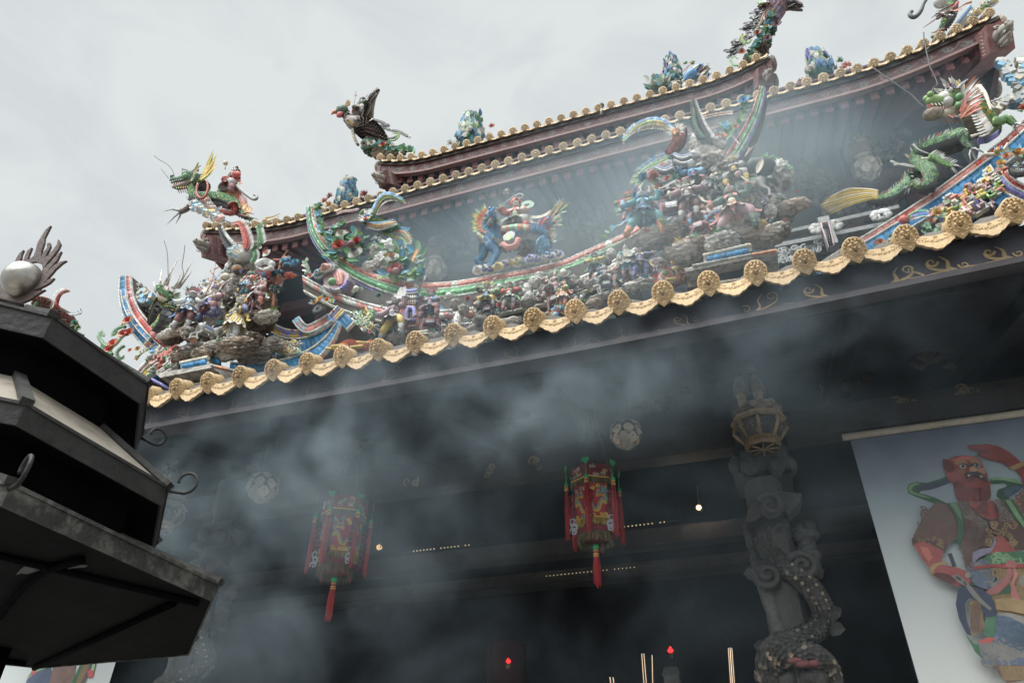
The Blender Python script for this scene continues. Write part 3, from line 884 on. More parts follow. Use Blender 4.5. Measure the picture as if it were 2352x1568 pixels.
# corner beams ending in dragon heads
def small_dragon_head(mb,c,d,k):
    """carved wooden dragon head on a beam end; d points out along the beam, k is its size."""
    c = V(c); d = V(d).normalized(); up = (V((0,0,1)) - d * d.z).normalized(); s_ = d.cross(up)
    m = 'lotus'
    P = lambda a,b_,e: c + d * a * k + up * b_ * k + s_ * e * k
    mb.tube([P(-.3,0,0),P(.1,.05,0),P(.5,.12,0),P(.9,.10,0),P(1.15,.14,0)],[.34 * k,.36 * k,.27 * k,.22 * k,.12 * k],m,10,up=up)   # upper jaw
    mb.tube([P(0,-.3,0),P(.4,-.30,0),P(.8,-.24,0),P(1.0,-.16,0)],[.22 * k,.19 * k,.15 * k,.06 * k],m,9,up=up)
    mb.ball(P(.75,-.07,0),(.2 * k,.2 * k,.1 * k),'maroon')
    for e in (-1,1):
        mb.ball(P(.35,.33,e * .2),.12 * k,m); mb.ball(P(.42,.36,e * .24),.05 * k,'black',6,5)
        mb.ball(P(1.02,.24,e * .1),.09 * k,m)
        mb.tube([P(.2,.4,e * .15),P(-.2,.55,e * .22),P(-.5,.55,e * .3)],[.07 * k,.06 * k,.02 * k],m,6)
        for i in range(7):
            a = -.5 + i * .17
            mb.petal(P(.0,a * .75,e * .34),-d + up * a * .5 + s_ * e * .15,s_ * e,.72 * k,.13 * k,m,curl=.25)
        for i in range(6):
            mb.tube([P(.45 + i * .1,-.03,e * .17),P(.46 + i * .1,-.14,e * .17)],[.03 * k,.008 * k],'white',5)
            mb.tube([P(.2 + i * .13,-.44,e * .1),P(.15 + i * .13,-.56,e * .11)],[.04 * k,.01 * k],m,5)
def corner(tip,back,Yt,Yb,wpx,hd):
    a = W(*tip,Yt); b_ = W(*back,Yb)
    m = MB(); k = PX(a)
    m.beam(b_,a,wpx * k * .8,wpx * k,'redpalebeam')
    bm_ = m.build('corner_beam',main)
    h = MB(); small_dragon_head(h,a,a - b_,hd * k); h.build('dragon_head',bm_)
mat('redpalebeam',(0.20,0.09,0.085),rough=.65,var=.35,dirt=.6,scale=3,bump=.2,dirtcol=(.36,.27,.26))
corner(cC(640,1345),cC(960,1450),10.35,11.6,44,33)
corner(cC(2015,815),cC(2290,905),11.35,12.6,34,29)
corner(cP(1770,960),cP(1560,1210),11.35,12.4,44,27)
corner(cG(2020,330),cG(1690,640),10.30,11.8,66,50)

# walls, posts, lions and bracket carvings under the lower eaves
wm = MB()
wm.box((XC,13.05,8.5),(16.5,.3,17),'hallwall'); wm.box((XC,13.8,15.0),(9.5,.3,5),'hallwall')
mat('hallwall',(0.03,0.024,0.027),rough=.8,var=.4,dirt=.5,scale=1.2,bump=.1,dirtcol=(.012,.012,.014),spec=.1)
wm.build('wall',main)
for y_px,x_px,Y,h in ((300,1900,12.6,.35),(560,1250,12.6,.3)):
    pass
mat('redbeam',(0.10,0.022,0.028),rough=.6,var=.3,dirt=.5,scale=2,bump=.1,dirtcol=(.03,.014,.016))
b = MB(); z = W(1900,305,12.7).z
b.box((XC,12.75,z),(15.6,.3,.32),'redbeam'); b.box((XC,12.75,z - 1.75),(15.6,.3,.3),'redwooddark'); b.build('beam',main)
for px,py in ((1905,330),(2050,290),(1010,520),(1300,450),(1560,380),(760,560)):
    p = W(px,py,12.4); b = MB(); b.lathe([(.2,0),(.2,p.z + .6)],(p.x,12.72,0),'redbeam',n=12); b.build('column',main)
def lion_post(px,py,rpx):
    p = W(px,py,11.8); k = PX(p); R = rpx * k
    b = lotus(p,R,('lotus','lotus'),4,7,.2)
    b.lathe([(R * .8,R * 1.05),(R * .9,R * 1.25),(R * .85,R * 1.8),(R * .9,R * 2.5)],p,'redwood',n=14)
    o = b.build('lotus_pendant',main)
    l = MB(); c = p + V((0,-R * .3,R * 2.3))
    l.ball(c,(R * .72,R * .7,R * .62),'carving',12,9)
    l.ball(c + V((0,-R * .55,-R * .2)),(R * .45,R * .3,R * .28),'carving')
    l.ball(c + V((0,-R * .72,-R * .32)),(R * .32,R * .2,R * .1),'maroon')
    for s_ in (-1,1):
        l.ball(c + V((s_ * R * .28,-R * .6,R * .18)),R * .13,'oldgold',7,5); l.ball(c + V((s_ * R * .65,-R * .1,R * .4)),R * .2,'carving',7,5)
        l.ball(c + V((s_ * R * .3,-R * .6,R * .36)),(R * .25,R * .15,R * .1),'oldgold',7,5)
        for q in range(3): l.rock(c + V((s_ * R * (.7 + .1 * q),0,-R * (.3 + .4 * q))),(R * .35,R * .4,R * .35),'carving',q,.4,nu=10,nv=7)
    l.ball(c + V((0,-R * .82,-R * .02)),R * .14,'oldgold',7,5)
    for q in range(5): l.tube([c + V(((q - 2) * R * .2,-R * .3,R * .5)),c + V(((q - 2) * R * .2,-R * .25,R * 1.1))],[R * .12,R * .14],'oldgold',6)
    l.build('carved_lion',o)
lion_post(1990,385,30); lion_post(1000,617,26); lion_post(1470,470,22)
bc = None
cl = random.Random(5)
def bracket_carving(px,py,n,w,h):
    b = MB(); p0 = W(px,py,12.45); k = PX(p0)
    for i in range(n):
        q = p0 + V((cl.uniform(-w,w) * k,cl.uniform(-.1,.25),cl.uniform(-h,h) * k))
        b.rock(q,(cl.uniform(4,10) * k,cl.uniform(4,9) * k,cl.uniform(5,12) * k),'carving',i,.6,2.2,nu=10,nv=8)
    for j in range(max(2,n // 9)):    # little carved attendants
        q = p0 + V((cl.uniform(-w,w) * k,-.22,cl.uniform(-h,h * .6) * k)); s_ = 1.1 * k
        b.tube([q,q + V((0,0,9 * s_)),q + V((0,0,17 * s_))],[7 * s_,5 * s_,3 * s_],'carving',8); b.ball(q + V((0,-s_,20 * s_)),4 * s_,'oldgold',8,6)
        for e in (-1,1): b.tube([q + V((e * 4 * s_,0,14 * s_)),q + V((e * 8 * s_,-2 * s_,9 * s_)),q + V((e * 3 * s_,-5 * s_,10 * s_))],[2.5 * s_,2 * s_,1.5 * s_],'carving',6)
    b.build('bracket_carving',main)
for px,py,n,w,h in ((1840,400,34,40,55),(1900,440,30,30,40),(2060,300,14,28,22),(2070,340,16,40,25),(2090,250,10,25,20),(1330,520,26,60,40),(1080,560,14,30,40),(930,560,14,20,40),(680,590,10,20,20),(1390,560,20,30,30),(1960,470,16,40,20)):
    bracket_carving(px,py,n,w,h)

# ================================================================== side ridges, bowls and pedestals of the front roof (parts of the hall)
mat('blueglaze',(0.055,0.22,0.43),rough=.5,spec=.25,var=.3,dirt=.3,scale=5)
mat('deepblue',(0.02,0.14,0.28),rough=.5,spec=.25,var=.35,dirt=.35,scale=5)
mat('redglaze',(0.46,0.06,0.05),rough=.45,var=.3,dirt=.3)
mat('yellowglaze',(0.58,0.40,0.07),rough=.5,spec=.25,var=.2,dirt=.35)
def ridge_strip(name,edge,widths,Y,specs,depth,cf=None,core='roofstone',smp=70):
    """edge: traced upper edge; specs: (from, to, tiles, colour, alt) in picture units below the edge."""
    b = MB(); E = cr([cf(*p) if cf else p for p in edge],smp)
    def off(w):
        out = []; n = len(E)
        for i,p in enumerate(E):
            a = E[max(i - 1,0)]; c_ = E[min(i + 1,n - 1)]; dx,dy = c_[0] - a[0],c_[1] - a[1]; L = math.hypot(dx,dy) or 1
            f = widths(i / (n - 1)); out.append((p[0] - dy / L * w * f,p[1] + dx / L * w * f))
        return out
    for j,(w0,w1,n,m,alt) in enumerate(specs):
        band(b,off(w0),off(w1),Y - (0.02 if m == 'white' or m == 'cream' else 0),n,m,.014,.05,alt,smp=smp)
    slab(b,off(0),off(specs[-1][1]),Y + .02,depth,core,n=smp)
    return b.build(name,hall)
one = lambda t: 1.0
# right ridge carrying the green dragon
ridge_strip('side_ridge',[(1868,612),(1935,570),(2010,525),(2090,475),(2170,420),(2250,360),(2310,312),(2362,262),(2420,205)],lambda t: .75 + .5 * t,7.2,
            [(0,3,64,'white',None),(3,14,44,'pinkglaze',('redglaze',.3)),(14,18,60,'white',None),(18,42,38,'blueglaze',('grey',.02)),(42,46,60,'white',None),(46,54,10,'dgrey',None)],.35)
# left ridge curling up behind the left sculpture group
ridge_strip('side_ridge',[cD(150,420),cD(165,560),cD(215,690),cD(300,800),cD(420,930),cD(560,1010),cD(700,1040)],lambda t: .55 + .55 * min(1,t * 2),6.6,
            [(0,3,50,'white',None),(3,17,34,'redglaze',('pinkglaze',.25)),(17,20,50,'white',None),(20,40,30,'blueglaze',('grey',.1)),(40,44,50,'white',None)],.3)
ridge_strip('side_ridge',[cD(112,540),cD(125,640),cD(170,750),cD(250,860),cD(330,940)],lambda t: .6,6.55,
            [(0,3,30,'white',None),(3,17,20,'blueglaze',('grey',.2)),(17,21,30,'white',None)],.2)
# lower left fan of curved courses
ridge_strip('curved_course',[cD(200,1215),cD(280,1130),cD(350,1060),cD(395,1000)],one,6.3,
            [(0,4,16,'white',None),(4,10,14,'maroon',None),(10,13,16,'white',None),(13,23,14,'yellowglaze',None),(23,27,16,'white',None),(27,45,10,'deepblue',None)],.3)
# left bowl shaped ridge end
ridge_strip('curved_course',[cD(1360,825),cD(1450,865),cD(1560,870),cD(1680,830),cD(1790,760),cD(1880,670)],one,6.9,
            [(0,4,40,'white',('red',.1)),(4,12,34,'violet',('yellowglaze',.2)),(12,19,34,'yellowglaze',('violet',.3)),(19,23,40,'cream',None),(23,52,22,'deepblue',('blueglaze',.5)),(52,56,40,'cream',None)],.4)
ridge_strip('curved_course',[cD(985,1140),cD(1200,1145),cD(1450,1110),cD(1650,1030),cD(1790,920),cD(1880,800)],lambda t: .85 - .65 * max(0,(t - .55) / .45),6.7,
            [(0,4,50,'cream',None),(4,34,30,'deepblue',('blueglaze',.5)),(34,38,50,'white',None),(38,44,40,'pink',('white',.5))],.4)
ridge_strip('curved_course',[cD(1560,760),cD(1600,815),cD(1640,830),cD(1720,790),cD(1800,740)],one,6.85,[(0,3,14,'white',None),(3,16,14,'pinkglaze',('lblue',.3)),(16,20,14,'white',None)],.3)
# right ridge end with yellow and blue courses
ridge_strip('curved_course',[cS(1080,770),cS(1150,860),cS(1250,950),cS(1380,1020),cS(1480,1060)],one,6.5,
            [(-10,-6,20,'white',None),(-6,10,16,'yellowglaze',None),(10,14,20,'white',None),(14,46,12,'deepblue',('blueglaze',.4))],.3)
ridge_strip('curved_course',[cS(1280,800),cS(1350,880),cS(1438,930),cS(1500,960)],one,6.45,[(0,4,14,'white',None),(4,14,10,'redglaze',None),(14,18,14,'white',None),(18,26,10,'violet',None)],.3)
# pedestals under the two sculpture groups
def pedestal(pts_top,pts_bot,Y,depth,tiles):
    b = MB(); slab(b,pts_top,pts_bot,Y,depth,'rockbrown',n=8)
    return b
def boxed(tl,tr,bl,br,Y,depth,m,b):
    q = [W(*p,Y) for p in (tl,tr,br,bl)]; b.poly(q,m,(0,depth,0))
b = MB()
boxed(cO(880,1235),cO(1850,1030),cO(890,1275),cO(1850,1075),5.95,1.0,'rock',b)              # projecting slab
boxed(cO(900,1290),cO(1845,1080),cO(920,1437),cO(1845,1290),6.10,.9,'pedestalstone',b)
mat('pedestalstone',(0.17,0.125,0.085),rough=.9,var=.35,dirt=.7,scale=5,bump=.6,fine=40)
boxed(cO(1060,1300),cO(1730,1150),cO(1060,1420),cO(1730,1260),6.085,.05,'black',b)
band(b,[cO(1040,1400),cO(1520,1330)],[cO(1040,1432),cO(1520,1362)],6.08,7,'cream',.02,.05)
boxed(cO(1080,1080),cO(1580,975),cO(1085,1170),cO(1590,1050),6.05,.6,'rock',b)
band(b,[cO(1075,1085),cO(1570,970)],[cO(1078,1115),cO(1575,1000)],6.03,8,'cream',.02,.05)
band(b,[cO(1110,1112),cO(1550,1020)],[cO(1115,1165),cO(1555,1068)],6.03,6,'blueglaze',.02,.05)
band(b,[cO(960,1200),cO(1640,1070)],[cO(962,1212),cO(1640,1082)],5.93,16,'white',.01,.05)
band(b,[cO(1590,1075),cO(1845,1030)],[cO(1590,1108),cO(1845,1060)],5.93,3,'orange',.015,.05)
b.build('pedestal',hall)
b = MB()
boxed(cD(360,1240),cD(830,1160),cD(400,1275),cD(835,1190),5.95,1.0,'rock',b)
b.poly([W(*cD(825,1155),5.95),W(*cD(1060,1215),6.5),W(*cD(1050,1245),6.5),W(*cD(830,1190),5.95)],'rock',(0,.3,0))
boxed(cD(470,1285),cD(850,1205),cD(470,1370),cD(900,1300),6.15,.8,'black',b)
boxed(cD(565,1145),cD(790,1095),cD(570,1200),cD(810,1160),6.1,.5,'rock',b)
band(b,[cD(560,1140),cD(800,1090)],[cD(562,1165),cD(800,1112)],6.08,5,'cream',.02,.05)
band(b,[cD(575,1165),cD(780,1118)],[cD(580,1195),cD(782,1158)],6.08,4,'blueglaze',.02,.05)
band(b,[cD(830,1095),cD(895,1125)],[cD(825,1145),cD(895,1165)],6.2,2,'blueglaze',.02,.05)
band(b,[cD(820,1160),cD(1060,1215)],[cD(820,1180),cD(1060,1235)],5.92,5,'orange',.015,.05,('rock',.6))
band(b,[cD(470,1355),cD(850,1295)],[cD(470,1372),cD(850,1312)],6.12,9,'cream',.015,.06)
band(b,[cD(330,1275),cD(480,1355)],[cD(325,1300),cD(470,1375)],6.1,6,'violet',.015,.06)
b.build('pedestal',hall)

# carved relief panels: clouds, meander, lattice
def relief(name,quad,Y,bg,draw,parent=hall):
    b = MB(); b.poly([W(*p,Y) for p in quad],bg,(0,.08,0)); draw(b); return b.build(name,parent)
def cloud_relief(cf,x0,x1,y0,y1,n,cols,Y,k0=1.0,inside=None):
    def d(b):
        for i in range(n):
            cx,cy = U(x0,x1),U(y0,y1)
            if inside and not inside(cx,cy): continue
            c = W(*cf(cx,cy),Y); k = PX(c); r = U(6,11) * k * k0; fl = CH((-1,1)); a0 = U(0,6)
            ps = [c + V((cos(a0 + fl * t * 7) * r * (1 - t * .85),-.05 - .03 * t,sin(a0 + fl * t * 7) * r * (1 - t * .85))) for t in [j / 12 for j in range(13)]]
            tail = ps[0] + V((U(-2,2) * r,0,U(-1.4,1.4) * r))
            m = CH(cols)
            b.tube([tail,(tail + ps[0]) / 2 + V((0,-.02,r * .4))] + ps,[r * .1,r * .3] + [r * .32 * (1 - .5 * j / 12) for j in range(13)],m,6)
            b.tube([p + V((0,.03,0)) for p in [tail] + ps],[r * .3] + [r * .5 * (1 - .5 * j / 12) for j in range(13)],'grey',6)
    return d
def meander(cf,x0,x1,y0,y1,n,cols,Y,inside,kk=1.0):
    def d(b):
        for i in range(n):
            cx,cy = U(x0,x1),U(y0,y1)
            if not inside(cx,cy): continue
            c = W(*cf(cx,cy),Y); k = PX(c) * kk; m = CH(cols); p = c + V((0,U(-.05,.02),0)); ax = CH((0,1))
            for q in range(RNG.randint(2,4)):
                l = CH((-1,1)) * U(7,16) * k
                e = p + (V((l,0,l * .42)) if ax == 0 else V((-l * .15,0,l * .8))); e.y = p.y - .004; b.beam(p + V((0,-.03,0)),e + V((0,-.03,0)),.07,3.6 * k,m); p = e; ax = 1 - ax
    return d
relief('cloud_relief',[cM(90,650),cM(210,330),cM(560,420),cM(700,560),cM(620,730)],7.6,'dgreen',cloud_relief(cM,130,640,350,690,60,['white','white','green','pink','yellow','mint'],7.5,.9))
relief('cloud_relief',[cD(1390,1100),cD(1400,1000),cD(1560,1010),cD(1590,1060)],6.75,'dgreen',cloud_relief(cD,1400,1580,1000,1100,22,['green','yellow','cream','pink','brown'],6.7,.8))
relief('meander_relief',[cS(560,1190),cS(1100,830),cS(1200,1000),cS(1260,1030),cS(870,1280),cS(700,1280)],6.6,'violet',
       meander(cS,600,1220,850,1260,190,['white','lime','pink','green','cream','yellow','mauve'],6.55,lambda x,y: y > 1180 - (x - 600) * .62 + 25 and y < 1270 - max(0,x - 860) * .55))
relief('meander_relief',[cD(330,1210),cD(400,1060),cD(560,1160),cD(470,1260)],6.35,'dgreen',
       meander(cD,360,540,1080,1230,60,['white','green','pink','white','red'],6.3,lambda x,y: y > 1060 + (x - 400) * .55,.9))
relief('lattice_relief',[cM(40,900),cM(90,680),cM(330,740),cM(200,960)],7.2,'dgrey',
       meander(cM,50,300,690,930,70,['white','white','cream'],7.15,lambda x,y: True,.8))
relief('crackle_relief',[cD(1180,1120),cD(1270,900),cD(1420,1000),cD(1400,1120)],6.9,'black',
       lambda b: [b.tube([W(*cD(x,y),6.86),W(*cD(x + U(-45,45),y + U(-30,30)),6.86)],.008,'cream',5) for x,y in [(U(1200,1400),U(930,1115)) for _ in range(60)]])
# white stone balustrade on the right
b = MB(); Yb = 8.6
for (x0,y0,x1,y1,h) in ((40,770,1110,530,9),(0,880,1100,660,10)):
    a,c = W(*cH(x0,y0),Yb),W(*cH(x1,y1),Yb); k = PX(a); b.beam(a,c,.12,h * k * 1.1,'greystone')
b.build('balustrade_rail',hall)
b = MB(); a,c = W(*cH(430,630),8.45),W(*cH(520,870),8.45); k = PX(a)
b.beam(c,a,23 * k,.16,'greystone',up=(0,1,0)); 
b.build('balustrade_post',hall)
pl = MB()
def glyph(mb,cf,strokes,Y,w,m):
    for st in strokes: mb.tube([W(*cf(*p),Y) for p in st],w,m,5)
glyph(pl,cH,[[(425,672),(470,666)],[(430,690),(476,684)],[(448,668),(452,700)],[(428,672),(432,706)],[(470,667),(478,702)]] + [[(452 + i * 5,712 + i * 22),(490 + i * 4.5,707 + i * 22)] for i in range(7)] + [[(458,715),(490,862)],[(474,712),(508,858)]],8.36,.012,'black')
glyph(pl,cH,[[(412,655),(478,645),(532,850),(478,872),(412,655)]],8.36,.010,'mauve')
pl.build('plaque_lettering',hall)
b = MB()
for i in range(34):
    x,y = U(20,430),0; y = 960 - x * .24 + U(-45,60)
    c = W(*cH(x,y),8.5); k = PX(c); r = U(5,10) * k; a0 = U(0,6)
    b.tube([c + V((cos(a0 + t * 6) * r * (1 - t * .8),0,sin(a0 + t * 6) * r * (1 - t * .8))) for t in [j / 8 for j in range(9)]],[r * .3] * 9,'greystone',5)
b.poly([W(*p,8.55) for p in (cH(0,900),cH(440,830),cH(460,930),cH(0,1060))],'black',(0,.05,0))
b.build('balustrade_panel',hall)
for (x,y) in ((370,705),(545,672),(920,590),(980,575)):
    b = MB()
    for i in range(6): 
        a = 2 * PI * i / 6; c = W(*cH(x + 30 * cos(a),y + 26 * sin(a)),8.4); b.lathe([(.05,-.02),(.06,0),(.03,.02)],c,'grey',(0,-1,0),10)
    b.build('balustrade_boss',hall)
# ================================================================== glazed roof sculptures
def fuse(mb,voxel,name):
    """one continuous skin over a limb skeleton."""
    o = mb.build(name)
    md = o.modifiers.new('r','REMESH'); md.mode = 'VOXEL'; md.voxel_size = voxel
    sm = o.modifiers.new('s','SMOOTH'); sm.iterations = 3; sm.factor = .5
    dg = bpy.context.evaluated_depsgraph_get()
    me = bpy.data.meshes.new_from_object(o.evaluated_get(dg))
    me.materials.clear(); me.materials.append(o.data.materials[0])
    for p in me.polygons: p.use_smooth = True
    a = me.attributes.get('tint') or me.attributes.new('tint','FLOAT','FACE')
    me.name = name
    old = o.data
    bpy.data.objects.remove(o); bpy.data.meshes.remove(old)
    return me
for s_ in 'abcdef': mat('slot_' + s_,(.5,.5,.5))
SL = {('slot_' + s_): s_ for s_ in 'abcdef'}

POSES = {
    'stand': dict(aL=[(.21,0,1.36),(.33,.02,1.14),(.24,-.20,1.08)],aR=[(-.21,0,1.36),(-.34,0,1.12),(-.30,-.16,.95)],lL=[(.10,0,.88),(.15,-.04,.46),(.16,0,.06)],lR=[(-.10,0,.88),(-.15,-.02,.46),(-.18,0,.06)]),
    'lunge': dict(aL=[(.21,0,1.34),(.44,-.04,1.30),(.52,-.10,1.56)],aR=[(-.21,0,1.34),(-.42,-.08,1.18),(-.60,-.16,1.10)],lL=[(.11,0,.86),(.42,-.12,.60),(.46,-.02,.06)],lR=[(-.11,0,.86),(-.36,-.02,.48),(-.56,.02,.06)]),
    'ride': dict(aL=[(.21,0,1.36),(.38,-.06,1.16),(.28,-.24,1.06)],aR=[(-.21,0,1.36),(-.42,-.02,1.30),(-.50,-.12,1.50)],lL=[(.11,0,.88),(.36,-.20,.72),(.38,-.06,.30)],lR=[(-.11,0,.88),(-.36,-.20,.72),(-.38,-.06,.30)]),
    'open': dict(aL=[(.21,0,1.36),(.44,-.04,1.26),(.66,-.10,1.30)],aR=[(-.21,0,1.36),(-.44,-.06,1.24),(-.64,-.14,1.16)],lL=[(.11,0,.88),(.26,-.14,.50),(.20,0,.06)],lR=[(-.11,0,.88),(-.24,-.06,.46),(-.34,0,.06)]),
}
PROTO = {}
def mesh_of(mb,name):
    o = mb.build(name); me = o.data; bpy.data.objects.remove(o); return me

def hat_mesh(kind):
    m = MB(); c = V((0,-.02,1.64))
    if kind == 'helmet':
        m.lathe([(.165,-.02),(.185,.0),(.15,.05),(.10,.12),(.03,.17),(.02,.24)],c,'slot_d',n=14); m.ball(c + V((0,0,.26)),.05,'slot_c',8,6)
        for s_ in (-1,1):
            m.petal(c + V((s_ * .1,.05,.06)),(s_ * .45,.1,1),(0,-1,0),.46,.11,'slot_e',curl=-.15); m.petal(c + V((s_ * .17,0,-.1)),(s_ * .6,0,.7),(0,-1,0),.22,.15,'slot_c',curl=.1)
        for i in range(7): m.ball(c + V((cos(PI * i / 6) * .17,-.08 - .06 * sin(PI * i / 6),.06 + .05 * sin(PI * i / 6))),.032,'slot_e',6,5)
    elif kind == 'cap':
        m.lathe([(.16,-.02),(.165,.06),(.13,.07),(.12,.17),(.09,.20)],c,'slot_d',n=12)
        for s_ in (-1,1): m.petal(c + V((s_ * .12,.03,.03)),(s_ * 1,0,.15),(0,-1,0),.32,.12,'slot_d',curl=.2)
        m.ball(c + V((0,-.15,.06)),.035,'slot_c',6,5)
    elif kind == 'topknot':
        m.ball(c + V((0,.04,-.02)),(.155,.15,.15),'black',12,8); m.ball(c + V((0,0,.17)),.07,'black',9,7); m.lathe([(.05,0),(.06,.02),(.05,.04)],c + V((0,0,.10)),'slot_c',n=9)
        m.ball(c + V((0,0,.25)),.035,'slot_d',7,5)
    elif kind == 'feathers':
        m.lathe([(.165,-.02),(.17,.03),(.11,.10),(.02,.14)],c,'slot_d',n=12)
        for i in range(9):
            a = -1.3 + 2.6 * i / 8; m.petal(c + V((0,.05,.05)),(sin(a),0,cos(a) * .8),(0,-1,0),.36,.11,'slot_e',curl=.2)
    else:  # hood
        m.ball(c + V((0,.06,-.06)),(.18,.16,.20),'slot_d',12,9); m.petal(c + V((0,.14,-.1)),(0,.4,-1),(0,1,0),.4,.34,'slot_d'); m.ball(c + V((0,0,.15)),.05,'slot_c',7,5)
    return mesh_of(m,kind)

def make_pose(pose):
    P = POSES[pose]; parts = []
    b = MB(); F = 'slot_f'
    b.tube([(0,0,.80),(0,0,.95),(0,0,1.15),(0,0,1.34),(0,0,1.42)],[.15,.155,.15,.17,.09],F,12)
    b.tube([(0,0,1.38),(0,-.01,1.52)],[.075,.07],F,10)
    b.ball((0,-.02,1.60),(.125,.14,.155),F,16,12); b.ball((0,-.07,1.53),(.09,.085,.075),F,10,8)
    b.tube([(0,-.15,1.63),(0,-.185,1.575)],[.018,.03],F,8)
    for s_ in (-1,1):
        b.ball((s_ * .13,0,1.59),(.025,.035,.05),F,8,6); b.ball((s_ * .06,-.125,1.57),.04,F,8,6)
    for a in (P['aL'],P['aR']):
        b.tube(a,[.075,.06,.04],F,10)
        h = V(a[2]); d = (V(a[2]) - V(a[1])).normalized(); u,w = frame(d)
        b.ball(h + d * .05,(.045,.045,.045),F,8,6)
        for q in range(4):
            o = u * (-.036 + .024 * q); b.tube([h + d * .07 + o,h + d * (.12 + .012 * (q in (1,2))) + o + w * .012,h + d * .115 + o + w * .05],[.015,.014,.011],F,6)
        b.tube([h + d * .03 - u * .04,h + d * .075 - u * .075 + w * .02],[.017,.012],F,6)
    for l in (P['lL'],P['lR']):
        b.tube(l,[.11,.085,.055],F,10); f = V(l[2]); b.tube([f + V((0,.04,-.01)),f + V((0,-.14,-.03))],[.055,.045],F,8)
    parts.append(('body',fuse(b,.020,'body')))
    f = MB()
    for s_ in (-1,1):
        f.ball((s_ * .052,-.150,1.615),(.026,.012,.013),'black',8,5); f.tube([(s_ * .02,-.158,1.645),(s_ * .06,-.152,1.668),(s_ * .10,-.128,1.655)],.009,'black',5)
    f.tube([(-.035,-.150,1.525),(0,-.158,1.518),(.035,-.150,1.525)],.010,'maroon',5)
    parts.append(('face_paint',mesh_of(f,'face_paint')))
    r = MB()
    r.tube([(0,0,.86),(0,0,.98),(0,0,1.16),(0,-.01,1.32),(0,0,1.41)],[.20,.175,.185,.20,.11],'slot_a',14,flat=.85)
    for i in range(16):                       # layered armour scales on the chest
        a = -1.2 + 2.4 * (i % 8) / 7; z = 1.28 - .12 * (i // 8)
        r.petal((sin(a) * .18,-cos(a) * .16,z),(0,-.15,-1),(sin(a),-cos(a),0),.16,.10,'slot_a',curl=.1)
    r.ball((0,-.13,1.06),(.12,.09,.10),'slot_b',10,7)
    parts.append(('robe',mesh_of(r,'robe')))
    k = MB()
    wide = pose != 'stand'
    for j in range(2):
        n = 11
        for i in range(n):
            a = 2 * PI * (i + .5 * j) / n; o = V((sin(a),-cos(a),0))
            k.petal(V((0,0,.97 - .03 * j)) + o * .17,o * (.55 if wide else .28) + V((0,0,-1)),o,(.42 if wide else .62) - .16 * j,.24,'slot_b' if j == 0 else 'slot_c',curl=.15,tip=.85)
    k.lathe([(.19,-.03),(.205,0),(.19,.03)],(0,0,.97),'slot_c',n=14)
    parts.append(('skirt_armour',mesh_of(k,'skirt_armour')))
    for a in (P['aL'],P['aR']):
        s2 = MB(); p0,p1,p2 = [V(q) for q in a]
        s2.tube([p0,p0.lerp(p1,.5),p1,p1.lerp(p2,.55),p1.lerp(p2,.85)],[.10,.115,.095,.10,.14],'slot_a',10)
        s2.tube([p1.lerp(p2,.8),p1.lerp(p2,.9)],[.145,.15],'slot_c',10)
        for q in range(4):
            aa = -1 + q * .66; s2.petal(p0 + V((0,0,.05)),(p1 - p0).normalized() + V((0,-.5 * sin(aa),.35 * cos(aa))),V((0,-sin(aa),1)),.22,.15,'slot_d',curl=-.2)
        parts.append(('sleeve',mesh_of(s2,'sleeve')))
    for l in (P['lL'],P['lR']):
        t = MB(); p0,p1,p2 = [V(q) for q in l]; t.tube([p0,p0.lerp(p1,.5),p1,p1.lerp(p2,.5)],[.12,.15,.125,.11],'slot_e',10)
        parts.append(('trouser_leg',mesh_of(t,'trouser_leg')))
    for l in (P['lL'],P['lR']):
        bt = MB(); p1,p2 = V(l[1]),V(l[2]); bt.tube([p1.lerp(p2,.4),p1.lerp(p2,.7),p2],[.12,.095,.08],'slot_d',10); bt.tube([p2 + V((0,.06,-.02)),p2 + V((0,-.08,-.02)),p2 + V((0,-.2,.0))],[.07,.075,.04],'slot_d',9,flat=.8)
        parts.append(('boot',mesh_of(bt,'boot')))
    c = MB()
    for i in range(10):
        a = 2 * PI * i / 10; o = V((sin(a),-cos(a),0)); c.petal(V((0,0,1.43)) + o * .08,o + V((0,0,-.55)),o + V((0,0,1)),.20,.14,'slot_c',curl=-.1)
    for s_ in (-1,1): c.petal((s_ * .05,-.15,1.36),(s_ * .45,-.25,-1),(0,-1,0),.34,.10,'slot_c',curl=.2)
    parts.append(('collar',mesh_of(c,'collar')))
    for s_ in (-1,1):
        sh = MB(); ps = cr([(s_ * .18,.05,1.0),(s_ * .42,.08,.92),(s_ * .52,.05,.68),(s_ * .70,.06,.60)],10); ribbon(sh,[V(p) for p in ps],[.06 - .003 * i for i in range(11)],'slot_c',(0,-1,0),.0); parts.append(('sash',mesh_of(sh,'sash')))
    sh = MB(); sh.petal((0,-.19,.96),(0,-.2,-1),(0,-1,0),.5,.13,'slot_c',curl=.1)
    parts.append(('apron_ribbon',mesh_of(sh,'apron_ribbon')))
    return parts
for ps_ in POSES: PROTO[ps_] = make_pose(ps_)
HATS = {k: hat_mesh(k) for k in ('helmet','cap','topknot','feathers','hood')}
bm_ = MB()
for i in range(7): bm_.petal((-.09 + .03 * i,-.13,1.52),(-.15 + .05 * i,-.25,-1),(0,-1,0),.30 - .03 * abs(i - 3),.05,'slot_e',curl=.15)
BEARD = mesh_of(bm_,'beard')
